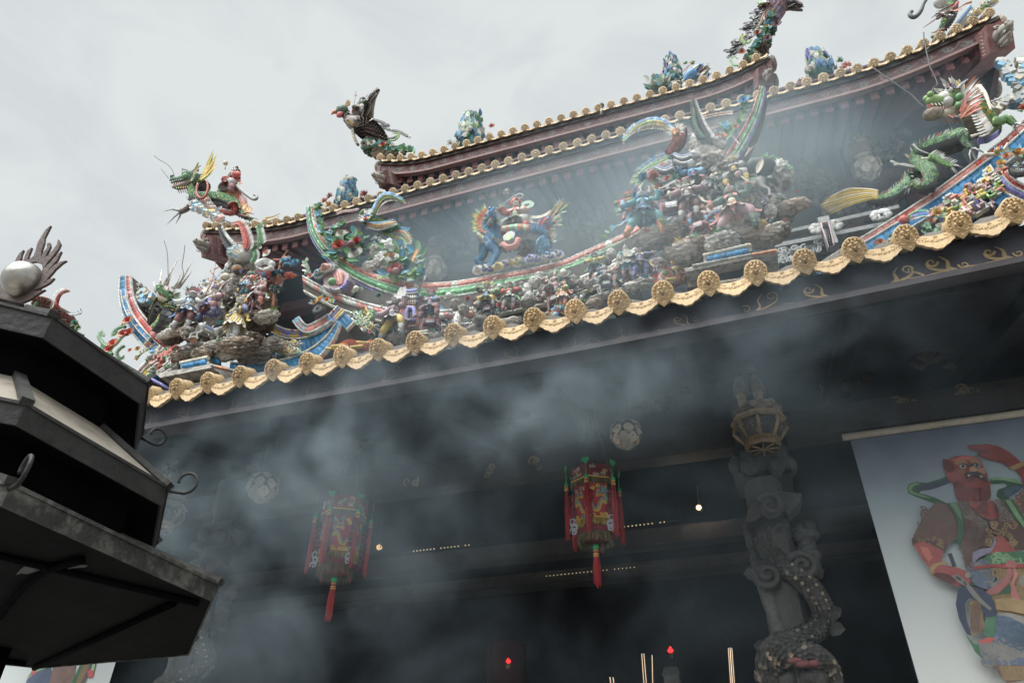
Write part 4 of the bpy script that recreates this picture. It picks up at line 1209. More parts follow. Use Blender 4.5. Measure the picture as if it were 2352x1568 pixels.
def weapon_mesh(kind):
    w = MB()
    if kind == 'spear': w.tube([(0,0,-.8),(0,0,.9)],.016,'brown',6); w.petal((0,0,.88),(0,0,1),(0,-1,0),.24,.10,'grey'); w.tuft((0,0,.86),(0,0,-1),.10,['red'],14)
    elif kind == 'sword': w.tube([(0,0,-.1),(0,0,.06)],.02,'brown',6); w.petal((0,0,.05),(.1,0,1),(0,-1,0),.62,.09,'grey',curl=.1); w.ball((0,0,.05),(.07,.03,.02),'yellow',7,5)
    elif kind == 'mace': w.tube([(0,0,-.3),(0,0,.34)],.02,'cream',6); w.ball((0,0,.42),.10,'mauve',10,7)
    elif kind == 'fan': 
        for i in range(9): a = -.9 + 1.8 * i / 8; w.petal((0,0,0),(sin(a),0,cos(a)),(0,-1,0),.38,.10,'white')
    elif kind == 'hook': w.tube([(0,0,-.2),(0,0,.5),(.05,0,.75),(.2,0,.82),(.28,0,.70),(.18,0,.62)],.03,'grey',7)
    else: w.lathe([(.02,-.05),(.2,-.03),(.24,0)],(0,-.05,0),'slot_c',(0,-1,0),n=14); w.ball((0,-.1,0),(.09,.05,.09),'slot_d',8,6)
    return mesh_of(w,kind)
WEAP = {k: weapon_mesh(k) for k in ('spear','sword','mace','fan','shield','hook')}

def part_obj(name,me,root,cols):
    o = bpy.data.objects.new(name,me); COL.objects.link(o); o.parent = root
    for i,sl_ in enumerate(o.material_slots):
        k = SL.get(me.materials[i].name)
        if k:
            sl_.link = 'OBJECT'; sl_.material = MATS[cols[k]]
    return o
def warrior(cf,x,y,h,Y,pose,cols,label,hat='helmet',weapon=None,wrot=.4,rz=0.0,beard=False,crop_s=None,group='glazed warrior statues on the temple roof',tilt=0,hc=None):
    """x, y: the feet in crop units; h: height in crop units"""
    px,py = cf(x,y); p = W(px,py,Y)
    x1,y1 = cf(x,y - h); hp = abs(py - y1)
    s_ = hp * PX(p) / (1.78 * .80)
    root = empty('warrior_statue',p,label,'statue',group,rz,s_)
    root.rotation_euler.y = tilt
    cd = dict(zip('abcdef',list(cols) + ['flesh']))
    for n,me in PROTO[pose]: part_obj(n,me,root,cd)
    if hat: part_obj('hat',HATS[hat],root,{**cd,'d': hc or cd['d']})
    if beard: part_obj('beard',BEARD,root,{**cd,'e': 'black' if beard is True else beard})
    if weapon:
        o = part_obj(weapon,WEAP[weapon],root,cd); a = POSES[pose]['aL' if pose in ('lunge',) else 'aR']; o.location = V(a[2]) + V((0,-.05,.03)); o.rotation_euler = (0,wrot,0)
    return root

# ---- horse, one continuous body
def horse_parts():
    b = MB(); F = 'slot_f'
    b.tube([(-.62,0,1.02),(-.5,0,1.05),(-.2,0,1.0),(.15,0,.98),(.45,0,1.06),(.58,0,1.10)],[.16,.27,.24,.25,.27,.17],F,14)
    b.tube([(.42,0,1.15),(.66,0,1.42),(.80,0,1.66)],[.21,.155,.11],F,12)
    b.tube([(.74,0,1.70),(.92,0,1.62),(1.10,0,1.46),(1.16,0,1.40)],[.115,.115,.075,.07],F,11)
    for s_ in (-1,1):
        b.tube([(.76,s_ * .06,1.76),(.74,s_ * .09,1.90)],[.04,.012],F,7)
        fr = [(.42,s_ * .15,.95),(.66,s_ * .16,.72),(.60,s_ * .16,.40),(.70,s_ * .16,.28)] if s_ < 0 else [(.42,s_ * .15,.95),(.46,s_ * .16,.52),(.40,s_ * .16,.12),(.46,s_ * .16,.04)]
        b.tube(fr,[.13,.085,.06,.065],F,9)
        bk = [(-.5,s_ * .15,.98),(-.36,s_ * .17,.66),(-.58,s_ * .17,.38),(-.50,s_ * .17,.06)] if s_ < 0 else [(-.5,s_ * .15,.98),(-.54,s_ * .17,.62),(-.80,s_ * .17,.40),(-.82,s_ * .17,.08)]
        b.tube(bk,[.17,.11,.065,.065],F,9)
    body = fuse(b,.024,'horse_body')
    m = MB()
    for i in range(11):
        t = i / 10; p = V((.36,0,1.32)).lerp(V((.76,0,1.80)),t); m.petal(p,(-.8,0,.55),(0,1,0),.26,.12,'slot_a',curl=.2); m.petal(p,(-.6,-.5,-.2),(0,-1,0),.22,.10,'slot_a')
    mane = mesh_of(m,'mane'); t = MB()
    for i in range(9): t.petal((-.66,(i - 4) * .015,1.14),(-.8,(i - 4) * .05,-.2 - .1 * (i % 3)),(0,0,1),.62,.10,'slot_a',curl=-.5)
    tail = mesh_of(t,'tail'); s2 = MB()
    n = 9
    for j in range(3):
        vs = [(V((-.28 + .5 * i / n,sgn * (.18 + .10 * j if j else 0),(1.28 if j == 0 else 1.20 - .22 * (j - 1))))) for sgn in (-1,) for i in range(n + 1)]
    for sgn in (-1,1):
        pr = [(0,1.30),(.22,1.20),(.30,1.0),(.31,.82)]
        vs = [V((-.30 + .52 * i / n,sgn * y,z)) for (y,z) in pr for i in range(n + 1)]
        s2.add(vs,[(r * (n + 1) + i,r * (n + 1) + i + 1,(r + 1) * (n + 1) + i + 1,(r + 1) * (n + 1) + i) for r in range(3) for i in range(n)],'slot_b',None,False)
        s2.tube([(-.3,sgn * .32,.82),(.22,sgn * .32,.82)],.025,'slot_c',6)
        for i in range(8): s2.petal((-.28 + .065 * i,sgn * .32,.82),(0,sgn * .1,-1),(0,sgn,0),.13,.05,'slot_d')
    s2.ball((-.3,0,1.34),(.06,.2,.10),'slot_c'); s2.ball((.22,0,1.34),(.06,.14,.10),'slot_c')
    saddle = mesh_of(s2,'saddle'); h = MB()
    for z,x in ((1.30,.52),(1.14,.56)):
        for i in range(12):
            a = 2 * PI * i / 12; h.ball((x + .02,cos(a) * .22,z + sin(a) * .15 - .05),.03,'slot_c',6,5)
    h.lathe([(.115,-.012),(.125,0),(.115,.012)],(.97,0,1.57),'slot_c',(1,0,-.75),10); h.ball((.87,-.1,1.68),.022,'black',6,5); h.ball((.87,.1,1.68),.022,'black',6,5)
    for s_ in (-1,1): h.tube([(.98,s_ * .09,1.54),(.5,s_ * .25,1.3),(.1,s_ * .2,1.4)],.012,'slot_d',5)
    hs = []
    for c_ in ((.72,-.16,.25),(.47,.16,.03),(-.49,-.17,.05),(-.82,.17,.06)): hf = MB(); hf.lathe([(.085,-.04),(.07,.06)],c_,'slot_e',n=10); hs.append(('hoof',mesh_of(hf,'hoof')))
    return hs + [('body',body),('mane',mane),('tail',tail),('saddle',saddle),('bridle',mesh_of(h,'bridle'))]
HORSE = horse_parts()
def horse(cf,x,y,L,Y,cols,label,rz=0.0,tilt=0.0):
    """x, y: ground point below the belly; L: body length in crop units"""
    px,py = cf(x,y); p = W(px,py,Y); x1,_ = cf(x + L,y)
    s_ = abs(x1 - px) * PX(p) / 1.9
    r = empty('horse_statue',p,label,'statue','glazed horse statues on the temple roof',rz,s_); r.rotation_euler.y = tilt
    cd = dict(zip('abcdef',cols))
    for n,me in HORSE: part_obj(n,me,r,cd)
    return r

# ---- rockwork, plants, blooms
def rocks(cf,lst,Y,label,m='rock',name='rockery',group=None,seed=0,moss=True):
    """lst of (x, y, rx, rz, [dY, ry px]) in crop units"""
    sc_ = abs(cf(100,0)[0] - cf(0,0)[0]) / 100
    c0 = cf(lst[0][0],lst[0][1]); root = empty(name,W(*c0,Y),label,'rockery',group)
    b = MB()
    for i,q in enumerate(lst):
        c = W(*cf(q[0],q[1]),Y + (q[4] if len(q) > 4 else 0)); k = PX(c) * sc_
        ry = (q[5] if len(q) > 5 else min(q[2],q[3]) * 1.1) * k
        st = (1,1,2.2) if q[2] > q[3] * 1.4 else ((2.2,2.2,.8) if q[3] > q[2] * 1.3 else (1.4,1.4,1.4))
        mm = m if isinstance(m,str) else m[i % len(m)]
        b.rock(c,(q[2] * k,ry,q[3] * k),mm,seed + i,.60,1.7,44,34,st,Matrix.Rotation(U(-.12,.12),3,'Y'))
    b.build('stone',root)
    return root
def agave(cf,x,y,r,Y,m,label):
    c = W(*cf(x,y),Y); k = PX(c) * abs(cf(100,0)[0] - cf(0,0)[0]) / 100
    b = MB(); b.agave(c,r * k,m,22)
    return b.build('agave_plant',None,label,'plant','spiky glazed plants')
def sprig(cf,path,Y,r,leafc,label,blooms=(),n=26,stem='green',name='leafy_sprig',dy=0):
    sc_ = abs(cf(100,0)[0] - cf(0,0)[0]) / 100
    ps = [W(*cf(*q),Y) for q in cr(path,n)]; k = PX(ps[0]) * sc_
    root = empty(name,ps[0],label,'plant',None)
    b = MB(); b.tube(ps,[r * .20 * k * (1 - .5 * i / n) for i in range(n + 1)],stem,7); b.build('stem',root)
    l = MB()
    for i in range(2,n + 1):
        for q in range(2):
            a = U(0,2 * PI); d = V((cos(a),-.5,sin(a) * .9 + .3)); l.petal(ps[i],d,V((0,-1,.2)),r * k * U(.8,1.3),r * k * .75,CH(leafc),curl=.15,tip=.8)
    l.build('leaves',root)
    for (x,y,R,cols,kind) in blooms:
        f = MB(); c = W(*cf(x,y),Y - .08 - dy)
        if kind == 'peony': f.flower(c,(U(-.2,.2),-1,.1),R * k,cols,5,10)
        elif kind == 'ball': f.ball(c,R * k,cols[0],16,12)
        else: f.tuft(c,(0,-1,.4),R * k,cols,60)
        f.build('bloom',root)
    return root
def bloom(cf,x,y,R,Y,cols,label,kind='tuft',name='flower',leaves=4,lm='green'):
    c = W(*cf(x,y),Y); k = PX(c) * abs(cf(100,0)[0] - cf(0,0)[0]) / 100
    b = MB()
    if kind == 'tuft': b.tuft(c,(0,-1,.4),R * k,cols,80)
    else: b.flower(c,(U(-.2,.2),-1,.15),R * k,cols,5,11)
    for i in range(leaves):
        a = U(0,2 * PI); b.petal(c + V((0,.03,0)),(cos(a),-.2,sin(a)),(0,-1,0),R * k * 1.6,R * k * .6,lm)
    return b.build(name,None,label,'flower')
def shards(cf,x,y,w,h,Y,cols,label,blooms=(),n=150):
    """mountain of glued porcelain shards with small blooms"""
    sc_ = abs(cf(100,0)[0] - cf(0,0)[0]) / 100
    c = W(*cf(x,y),Y); k = PX(c) * sc_; root = empty('shard_rockery',c,label,'rockery'); b = MB()
    W_,H_ = w * k,h * k / .8
    b.rock(c + V((0,.05,H_ * .38)),(W_ * .33,W_ * .28,H_ * .48),'teal',3,.4)
    for i in range(n):
        t = RNG.random(); a = U(-PI,PI); rr = W_ * .46 * (1 - .45 * t)
        o = V((sin(a),-abs(cos(a)),0)); b.petal(c + o * rr * U(.6,1) + V((0,0,H_ * t * .92)),V((U(-.4,.4),-.25,1)) + o * .35,o,W_ * U(.16,.3),W_ * U(.13,.2),CH(cols),curl=-.25,tip=.7)
    b.build('shards',root)
    for (bx,by,R,cc) in blooms:
        f = MB(); f.tuft(W(*cf(bx,by),Y - .12),(0,-1,.3),R * k,cc,36); f.build('bloom',root)
    return root

# ---- winged and scaled beasts
def wing(mb,lead,tipd,lens,w,cols,Y,cf,n=26,dyv=-.04,rows=3,flip=1):
    """feathers hanging from a traced leading edge; tipd: per-end feather direction (2-D, picture)"""
    sc_ = abs(cf(100,0)[0] - cf(0,0)[0]) / 100
    E_ = [W(*cf(*q),Y) for q in cr(lead,n)]
    k = PX(E_[0]) * sc_
    for r in range(rows):
        f = 1 - r * .30
        for i in range(n + 1):
            t = i / n; d = V((tipd[0][0] * (1 - t) + tipd[1][0] * t,-.12,-(tipd[0][1] * (1 - t) + tipd[1][1] * t)))
            L = (lens[0] * (1 - t) + lens[1] * t + lens[2] * 4 * t * (1 - t)) * k * f
            mb.petal(E_[i] + V((0,dyv * r,0)),d,(0,-1,.15),L,w * k * (1 + .2 * r),cols[r % len(cols)] if isinstance(cols[0],str) else CH(cols[r % len(cols)]),curl=.08,tip=.85)
    mb.tube(E_,w * k * .45,cols[-1] if isinstance(cols[-1],str) else cols[-1][0],7)
def plume(mb,path,Y,cf,r0,r1,barb,cols,n=30,core='lime'):
    sc_ = abs(cf(100,0)[0] - cf(0,0)[0]) / 100
    ps = [W(*cf(q[0],q[1]),Y + (q[2] if len(q) > 2 else 0)) for q in cr(path,n)]; k = PX(ps[0]) * sc_
    mb.tube(ps,[(r0 + (r1 - r0) * i / n) * k for i in range(n + 1)],core,7)
    for i in range(n):
        t = (ps[i + 1] - ps[i]).normalized(); s_ = t.cross(V((0,-1,0))).normalized()
        for e in (-1,1):
            for q in range(2): mb.petal(ps[i] + t * U(0,.01),s_ * e + t * .7 + V((0,-.25,0)),(0,-1,0),barb * k * U(.85,1.15),barb * k * .24,CH(cols),curl=.05,tip=.6)
def beast_tube(mb,path,Y,cf,m,belly,scale,n=60,spikes=None,up=(0,0,1),seg=12):
    """dragon trunk: traced spine, overlapping scales above, plates below, fins along the back."""
    sc_ = abs(cf(100,0)[0] - cf(0,0)[0]) / 100
    q = [(*cf(a[0],a[1]),a[2] * sc_,a[3] if len(a) > 3 else 0) for a in path]
    pts,rad = TP(q,Y,n)
    mb.tube(pts,[r * .96 for r in rad],belly,seg)
    k = PX(pts[0]) * sc_
    L = sum((b - a).length for a,b in zip(pts,pts[1:]))
    mb.scales(pts,rad,m,scale * k,(-2.0,2.0),up=up,lift=.28)
    for i in range(0,n,2):         # belly plates
        t = (pts[i + 1] - pts[i]).normalized(); u = (V(up) - t * t.dot(V(up))).normalized()
        mb.petal(pts[i] - u * rad[i] * .9 + t * .0,t - u * .2,-u,rad[i] * .9,rad[i] * 1.6,belly,curl=.1,tip=.9)
    return pts,rad,k
def fins(mb,pts,rad,up,L,w,cols,step=2):
    for i in range(0,len(pts) - 1,step):
        t = (pts[i + 1] - pts[i]).normalized(); u = (V(up) - t * t.dot(V(up))); u = u.normalized() if u.length > .05 else V((0,-1,0))
        mb.petal(pts[i] + u * rad[i] * .9,u + t * .9,t.cross(u),L,w,CH(cols),curl=.25,tip=.6)
def dragon_head(root,c,d,k,skin,trim,mane,wires=True,up=None,name='head',jaw='cream'):
    """c: skull centre, d: muzzle direction, k: metres per unit (skull half-height)."""
    c = V(c); d = V(d).normalized(); up = V(up or (0,0,1)); up = (up - d * d.dot(up)).normalized(); s_ = d.cross(up)
    P = lambda a,b_,e=0: c + (d * a + up * b_ + s_ * e) * k
    h = MB()
    h.tube([P(-.7,.1),P(-.2,.3),P(.4,.35),P(1.0,.25),P(1.5,.35),P(1.75,.2)],[.55 * k,.62 * k,.5 * k,.38 * k,.34 * k,.15 * k],skin,12,up=up)
    h.scales([P(-.7,.12),P(-.2,.32),P(.4,.38)],[.56 * k,.63 * k,.5 * k],[skin,trim],.22 * k,(-1.6,1.6),up=up,lift=.3)
    for e in (-1,1):
        h.ball(P(.42,.72,.34 * e),.24 * k,'white',12,9); h.ball(P(.52,.78,.44 * e),.12 * k,'black',8,6)
        for q in range(6): h.petal(P(.25 + q * .07,.9,(.2 + .04 * q) * e),up + s_ * e * (.3 + .1 * q) - d * .3,d,.36 * k,.14 * k,trim)
        h.ball(P(1.55,.62,.2 * e),.2 * k,skin,9,7); h.ball(P(.1,.1,.55 * e),.26 * k,'green',10,8)
        for q in range(9): h.petal(P(1.7 - q * .2,.0,(.2 + .03 * q) * e),-up + s_ * e * .15,s_ * e,.30 * k if q in (1,2) else .2 * k,.09 * k,'white')
        for q in range(11):
            a = -1.0 + q * .2; h.petal(P(-.45,a * .6 + .1,.5 * e),-d + up * a * .9 + s_ * e * .45,s_ * e,1.0 * k,.17 * k,CH(mane),curl=.2)
        h.tube([P(-.1,.7,.25 * e),P(-.5,1.15,.35 * e),P(-1.0,1.45,.45 * e)],[.13 * k,.10 * k,.03 * k],'grey',7); h.tube([P(-.5,1.15,.35 * e),P(-.45,1.5,.4 * e)],[.08 * k,.02 * k],'grey',6)
    o = h.build(name,root)
    j = MB()
    j.tube([P(-.3,-.25),P(.3,-.45),P(.9,-.62),P(1.35,-.55)],[.42 * k,.34 * k,.27 * k,.1 * k],jaw,10,up=up)
    j.tube([P(-.1,-.15),P(.5,-.2),P(1.1,-.35),P(1.35,-.2)],[.25 * k,.2 * k,.15 * k,.04 * k],'red',9,up=up)
    for e in (-1,1):
        for q in range(8): j.petal(P(1.2 - q * .17,-.42,.2 * e),up + s_ * e * .1,s_ * e,.2 * k,.08 * k,'white'); j.petal(P(.9 - q * .2,-.75,.15 * e),-up - d * .5 + s_ * e * .2,s_ * e,.45 * k,.1 * k,CH(mane))
    j.build('jaw',o)
    return o
def wire(pts,r,parent,name='whisker',m='dgrey'):
    b = MB(); ps = [V(p) for p in pts]; q = cr([tuple(p) for p in ps],24) if len(ps) > 2 else ps; b.tube(q,r,m,5); return b.build(name,parent)
def claw_leg(root,path,Y,cf,m,n=4,name='leg',toe=1.0,spikes=None):
    sc_ = abs(cf(100,0)[0] - cf(0,0)[0]) / 100
    q = [(*cf(a[0],a[1]),a[2] * sc_,a[3] if len(a) > 3 else 0) for a in path]
    pts,rad = TP(q,Y,14); b = MB(); b.tube(pts,rad,m if isinstance(m,str) else m[0],9); b.scales(pts,rad,m,rad[0] * .6,lift=.35)
    e = pts[-1]; d = (pts[-1] - pts[-2]).normalized(); u,w = frame(d)
    for i in range(n):
        a = 2 * PI * i / n; o = d + (u * cos(a) + w * sin(a)) * .9; b.tube([e,e + o * rad[0] * 1.0 * toe,e + (o + d * .2 - V((0,0,.5))) * rad[0] * 1.7 * toe],[rad[-1] * .7,rad[-1] * .5,rad[-1] * .08],'grey',6)
    if spikes: fins(b,pts,rad,V((0,-.4,1)),rad[0] * 2,rad[0] * .5,spikes,1)
    return b.build(name,root)

def clutter(cf,quad,n,r,Y,cols,label,dY=.3):
    """cut porcelain leaves, tassels and chips wedged between the figures: too many to count."""
    s0 = abs(cf(100,0)[0] - cf(0,0)[0]) / 100; b = MB()
    for i in range(n):
        u,v = RNG.random(),RNG.random(); (ax,ay),(bx,by),(cx,cy),(dx,dy) = quad
        x = (ax * (1 - u) + bx * u) * (1 - v) + (dx * (1 - u) + cx * u) * v; y = (ay * (1 - u) + by * u) * (1 - v) + (dy * (1 - u) + cy * u) * v
        c = W(*cf(x,y),Y + U(-.05,dY)); k = PX(c) * s0; m = CH(cols); a0 = U(0,6.28); q = RNG.randint(3,7); R = r * k * U(.6,1.3)
        for j in range(q): a = a0 + j * .42; b.petal(c,(cos(a),-.35,sin(a)),(0,-1,.2),R,R * .42,m if RNG.random() < .7 else CH(cols),curl=.2,tip=.75)
        if RNG.random() < .2: b.rock(c + V((0,.03,0)),(R * .6,R * .5,R * U(.5,1.1)),CH(['rockwhite','rock']),i,.5,nu=10,nv=8)
        if RNG.random() < .2: b.ball(c - V((0,.04,0)),R * .35,CH(cols),7,5)
    return b.build('porcelain_chips',None,label,'ornament',None,'stuff')
# ================================================================== left sculpture group
YG = 6.25
rocks(cL,[(700,1400,170,60),(900,1380,190,70,-.05),(1010,1430,110,70),(480,1430,160,60),(330,1490,110,50,.05),(560,1470,120,60),(840,1470,200,60,.1),(980,1330,190,70,.25),(1080,1490,170,70,.35),(1250,1380,140,60,.4)],YG - .12,'weathered lower rock ledge carrying the left warriors above the blue tiled pedestal',['rock','rockbrown','rockbrown'],'rock_ledge',seed=2)
rocks(cL,[(190,1270,120,38),(300,1250,130,34),(400,1260,60,60,.0),(240,1320,120,50,.15)],YG,'long grey rock shelf under the green dragon neck',['rock','rockbrown'],'rock_ledge',seed=14)
rocks(cL,[(1080,1080,170,40),(1220,1090,120,60),(1000,1130,120,70,.1),(1150,1170,140,80,.2),(1010,1240,150,60,.3)],YG + .05,'overhanging rock shelf beneath the maroon horse',['rockbrown','rock','rockbrown'],'rock_ledge',seed=23)
rocks(cL,[(790,760,70,100),(830,620,50,130),(900,500,60,70),(970,500,80,60),(1030,560,60,70),(770,900,60,110),(840,850,60,110),(720,1010,55,80),(890,720,60,80),(700,1090,45,60),(1090,560,45,90,.1),(1240,750,60,90,.1),(1200,840,70,90,.15),(900,1000,60,100,.2),(1000,900,120,140,.35)],YG + .25,'tall fluted grey rock pinnacle of the left sculpture group',['rock','rockwhite','rock'],'rock_pinnacle',seed=40)
rocks(cL,[(420,1090,170,120,.2),(620,1060,160,150,.25),(500,1230,220,110,.3),(760,1200,150,130,.3),(1130,950,150,150,.35),(1010,760,130,160,.35),(1000,1180,200,130,.4)],YG + .15,'shadowed rock core of the left sculpture group',['rockbrown','rock'],'rock_pinnacle',seed=60)
# bee-striped mound and shell on the pinnacle
r = empty('striped_mound',W(*cL(920,600),YG - .05),'beehive shaped mound ringed with orange and white tile bands','ornament')
b = MB(); c = W(*cL(922,570),YG + .12); k = PX(c) * .2198
for i in range(6): b.lathe([((52 - abs(i - 2.2) * 6) * k,-9 * k),((60 - abs(i - 2.2) * 6) * k,0),((52 - abs(i - 2.2) * 6) * k,9 * k)],c - V((0,0,(i - 2.5) * 27 * k)),['cream','orange','dgrey'][i % 3],n=18)
b.build('bands',r)
b = MB(); c = W(*cL(785,672),YG + .02); b.ball(c,(54 * k,40 * k,40 * k),'cream',16,12); b.build('white_shell',None,'smooth white egg shaped boulder on the rock pinnacle','ornament')
# feather fans on the summit
bird = empty('phoenix_statue',W(*cL(950,400),YG + .1),'phoenix with raised black, crimson and green wings topping the left pinnacle','statue')
def edged_fan(path,w0,w1,col_,edge,Y,parent,cf,n=17,flip=1,name='wing'):
    sc_ = abs(cf(100,0)[0] - cf(0,0)[0]) / 100
    ps = [W(*cf(*q),Y) for q in cr(path,n)]; k = PX(ps[0]) * sc_; b = MB()
    for i in range(n):
        t = (ps[i + 1] - ps[i]).normalized(); s_ = t.cross(V((0,-1,0))).normalized() * flip; f = i / n; ww = (w0 + (w1 - w0) * f) * k
        b.petal(ps[i] + V((0,-.02,0)),s_ + t * .4,(0,-1,0),ww * .8,ww * .5,col_,curl=.1,tip=.8); b.petal(ps[i] + V((0,-.03,0)),s_ * .4 + t,(0,-1,0),ww * .8,ww * .45,col_,curl=.1)
        b.petal(ps[i] + V((0,.0,0)),s_ + t * .25,(0,-1,0),ww * 1.25,ww * .55,edge,curl=.1,tip=.85)
        b.petal(ps[i] + V((0,-.01,0)),-s_ * .5 + t,(0,-1,0),ww * .5,ww * .3,col_,curl=.1)
    return b.build(name,parent)
edged_fan([(860,440),(810,360),(760,270),(722,165)],95,45,'black','white',YG + .02,bird,cL)
edged_fan([(985,410),(1000,330),(980,230),(940,140),(900,140)],100,60,'red','white',YG + .0,bird,cL)
edged_fan([(1080,350),(1140,330),(1140,240),(1130,160),(1190,120)],90,40,'green','white',YG + .1,bird,cL)
edged_fan([(1060,530),(1090,470),(1080,420)],70,50,'green','white',YG + .05,bird,cL,name='tail_fan')
b = MB(); pts,rad = TP([(980,470,16),(950,430,18),(900,430,13),(850,415,8)],YG + .05,14,cL); b.tube(pts,rad,'white',10); b.scales(pts,rad,['white','cream','lblue'],.06); b.build('body',bird)
bloom(cL,1235,440,60,YG,['white','white','pink'],'large white five petalled flower near the green wing','peony',leaves=0)
r = empty('roof_pavilion',W(*cL(1180,560),YG + .1),'small toy pavilion with curled white and red roof on the pinnacle','ornament'); b = MB()
band(b,[cL(1110,560),cL(1190,585),cL(1280,550)],[cL(1120,590),cL(1190,615),cL(1280,585)],YG + .02,12,'white',.03,.05); band(b,[cL(1110,600),cL(1190,625),cL(1270,590)],[cL(1120,640),cL(1190,660),cL(1250,630)],YG + .05,8,'red',.03,.05,('blue',.4)); slab(b,[cL(1110,560),cL(1280,550)],[cL(1130,680),cL(1240,680)],YG + .08,.3,'maroon'); b.build('roof',r)
b = MB(); 
for i in range(9): c = W(*cL(1130 + 18 * i,540 - 30 * sin(i / 8 * PI)),YG + .05); b.ball(c,.05,'white',8,6)
b.build('ridge_scrolls',r)
# left ridge dragon: arched neck and open maw over the shelf
dg = empty('dragon_statue',W(*cL(150,1000),YG + .1),'green scaled dragon with grey ribbed belly coiling over the left ridge end','statue','dragons on the temple roof')
b = MB(); pts,rad,k = beast_tube(b,[(20,1170,45,.15),(60,1060,60,.05),(130,940,75,-.05),(190,990,72,-.12),(175,1080,66,-.1),(120,1160,52,0),(60,1200,40,.1)],YG + .1,cL,['green','lime','dgreen','yellow'],'dgrey',30,50); b.build('body',dg)
dragon_head(dg,W(*cL(165,890),YG - .1),(.15,-1,-.12),.12,'green','red',['lime','green','mauve'])
b = MB()
for (x,y,dx,dz,L) in ((100,790,-.25,1,150),(130,780,.2,1,230),(250,800,.1,1,120),(280,790,.25,1,190),(300,790,.5,1,110),(60,830,-.5,1,100),(175,760,.05,1,90)):
    c = W(*cL(x,y),YG + .05); b.tube([c,c + V((dx * .5,0,.5)) * L * .00135 * 1.6,c + V((dx,0,1)) * L * .00135 * 1.9],[.022,.015,.002],'rock',6)
b.build('horn',dg)
wire([W(*cL(*q),YG) for q in ((190,720),(188,600),(180,420),(146,292))],.006,dg); wire([W(*cL(*q),YG) for q in ((310,750),(350,640),(335,560),(352,450),(366,338))],.006,dg)
# lattice of blue and white shards behind the ridge curl
b = MB()
for i in range(150):
    t = RNG.random(); x = 195 + 180 * t + U(-30,30); y = 470 + 260 * t + U(-20,40 + 80 * (1 - abs(t - .5)))
    c = W(*cD(x,y),6.75 + U(0,.2)); k = PX(c) * .275; b.box(c,(22 * k,.06,16 * k),CH(['grey','cream','lblue','white','grey']),Matrix.Rotation(U(-.6,.9),3,'Y'))
for t in [i / 30 for i in range(31)]:
    a = t * 9; r_ = 60 * (1 - t * .8); c = W(*cD(270 + r_ * cos(a),590 + r_ * 1.1 * sin(a)),6.62 + U(0,.05)); b.box(c,(.07,.08,.05),CH(['grey','lblue','cream']),Matrix.Rotation(a,3,'Y'))
b.build('shard_scroll',None,'curled scroll of grey and blue shards behind the left ridge tip','ornament')
# warriors on the left
warrior(cL,330,1215,400,YG - .05,'open',['white','grey','blue','grey','maroon'],'warrior in white and blue jacket with green plumed hat next to the left dragon','feathers',None,rz=.3)
warrior(cL,585,1170,400,YG - .02,'ride',['mauve','violet','cream','navy','maroon'],'pale faced rider with blue helmet and fringed shield on the white rumped horse','helmet','shield',rz=-.2)
horse(cL,560,1370,330,YG - .12,['black','navy','white','grey','grey','white'],'white horse with black tail turning its rump outward on the left ledge',rz=math.radians(62))
warrior(cL,850,1330,440,YG - .18,'stand',['navy','cream','yellow','grey','grey'],'standing warrior in navy robe with yellow collar at the edge of the lower ledge','helmet','sword',.9,rz=-.25,beard=True)
warrior(cL,1075,1020,330,YG + .0,'ride',['maroon','mauve','white','pink','maroon'],'maroon clad rider below the toy pavilion','hood','spear',.7)
horse(cL,1080,1080,230,YG + .02,['black','maroon','white','grey','white','maroon'],'maroon horse with white trim facing outward on the overhanging shelf',rz=math.radians(-105))
warrior(cL,985,850,250,YG + .05,'stand',['red','blue','cream','teal','grey'],'small warrior with round teal hat standing left of the pavilion','hood',None,beard='black')
warrior(cL,1140,800,220,YG + .1,'lunge',['pink','white','red','white','grey'],'small figure in pink and white leaning out under the pavilion roof','feathers',None)
warrior(cL,470,1130,330,YG + .22,'stand',['cream','grey','orange','white','grey'],'warrior in cream robe half hidden between the white jacket warrior and the rider','cap','fan')
agave(cL,415,830,70,YG + .05,'green','bright green palm tuft behind the white jacket warrior')
agave(cL,730,1165,60,YG - .15,'teal','teal spiky plant under the navy robed warrior'); agave(cL,720,1345,55,YG - .25,'green','green spiky plant at the foot of the white horse'); agave(cL,440,1360,60,YG - .25,'coral','orange red spiky plant on the lower ledge')
agave(cL,180,1205,40,YG - .15,'lime','small lime spiky plant on the dragon shelf'); agave(cL,1285,1020,55,YG - .1,'lime','lime spiky plant at the right tip of the overhanging shelf'); agave(cL,265,1440,45,YG - .2,'dgreen','dark green spiky plant at the left corner of the lower ledge')
def coral(cf,segs,Y,m,label,r=9):
    sc_ = abs(cf(100,0)[0] - cf(0,0)[0]) / 100; b = MB()
    for sg in segs:
        ps = [W(*cf(*q),Y) for q in cr(sg,10)]; k = PX(ps[0]) * sc_; b.tube(ps,[r * k * (1 - .85 * i / 10) for i in range(11)],m,6)
        for i in range(3,10,2): b.tube([ps[i],ps[i] + V((U(-1,1),-.3,.6)) * 24 * k],[r * k * .4,r * k * .05],m,5)
    return b.build('coral_branch',None,label,'ornament')
coral(cL,[[(590,830),(640,730),(670,620),(690,505)],[(650,700),(710,740),(740,765)],[(660,640),(625,610)],[(672,590),(730,570)],[(640,720),(585,685)],[(570,800),(520,785)]],YG + .1,'coral','orange thorny coral branch rising left of the pinnacle')
coral(cL,[[(660,790),(690,700),(730,640),(750,590)],[(690,700),(670,660)]],YG + .14,'violet','violet coral branch beside the orange one',6)
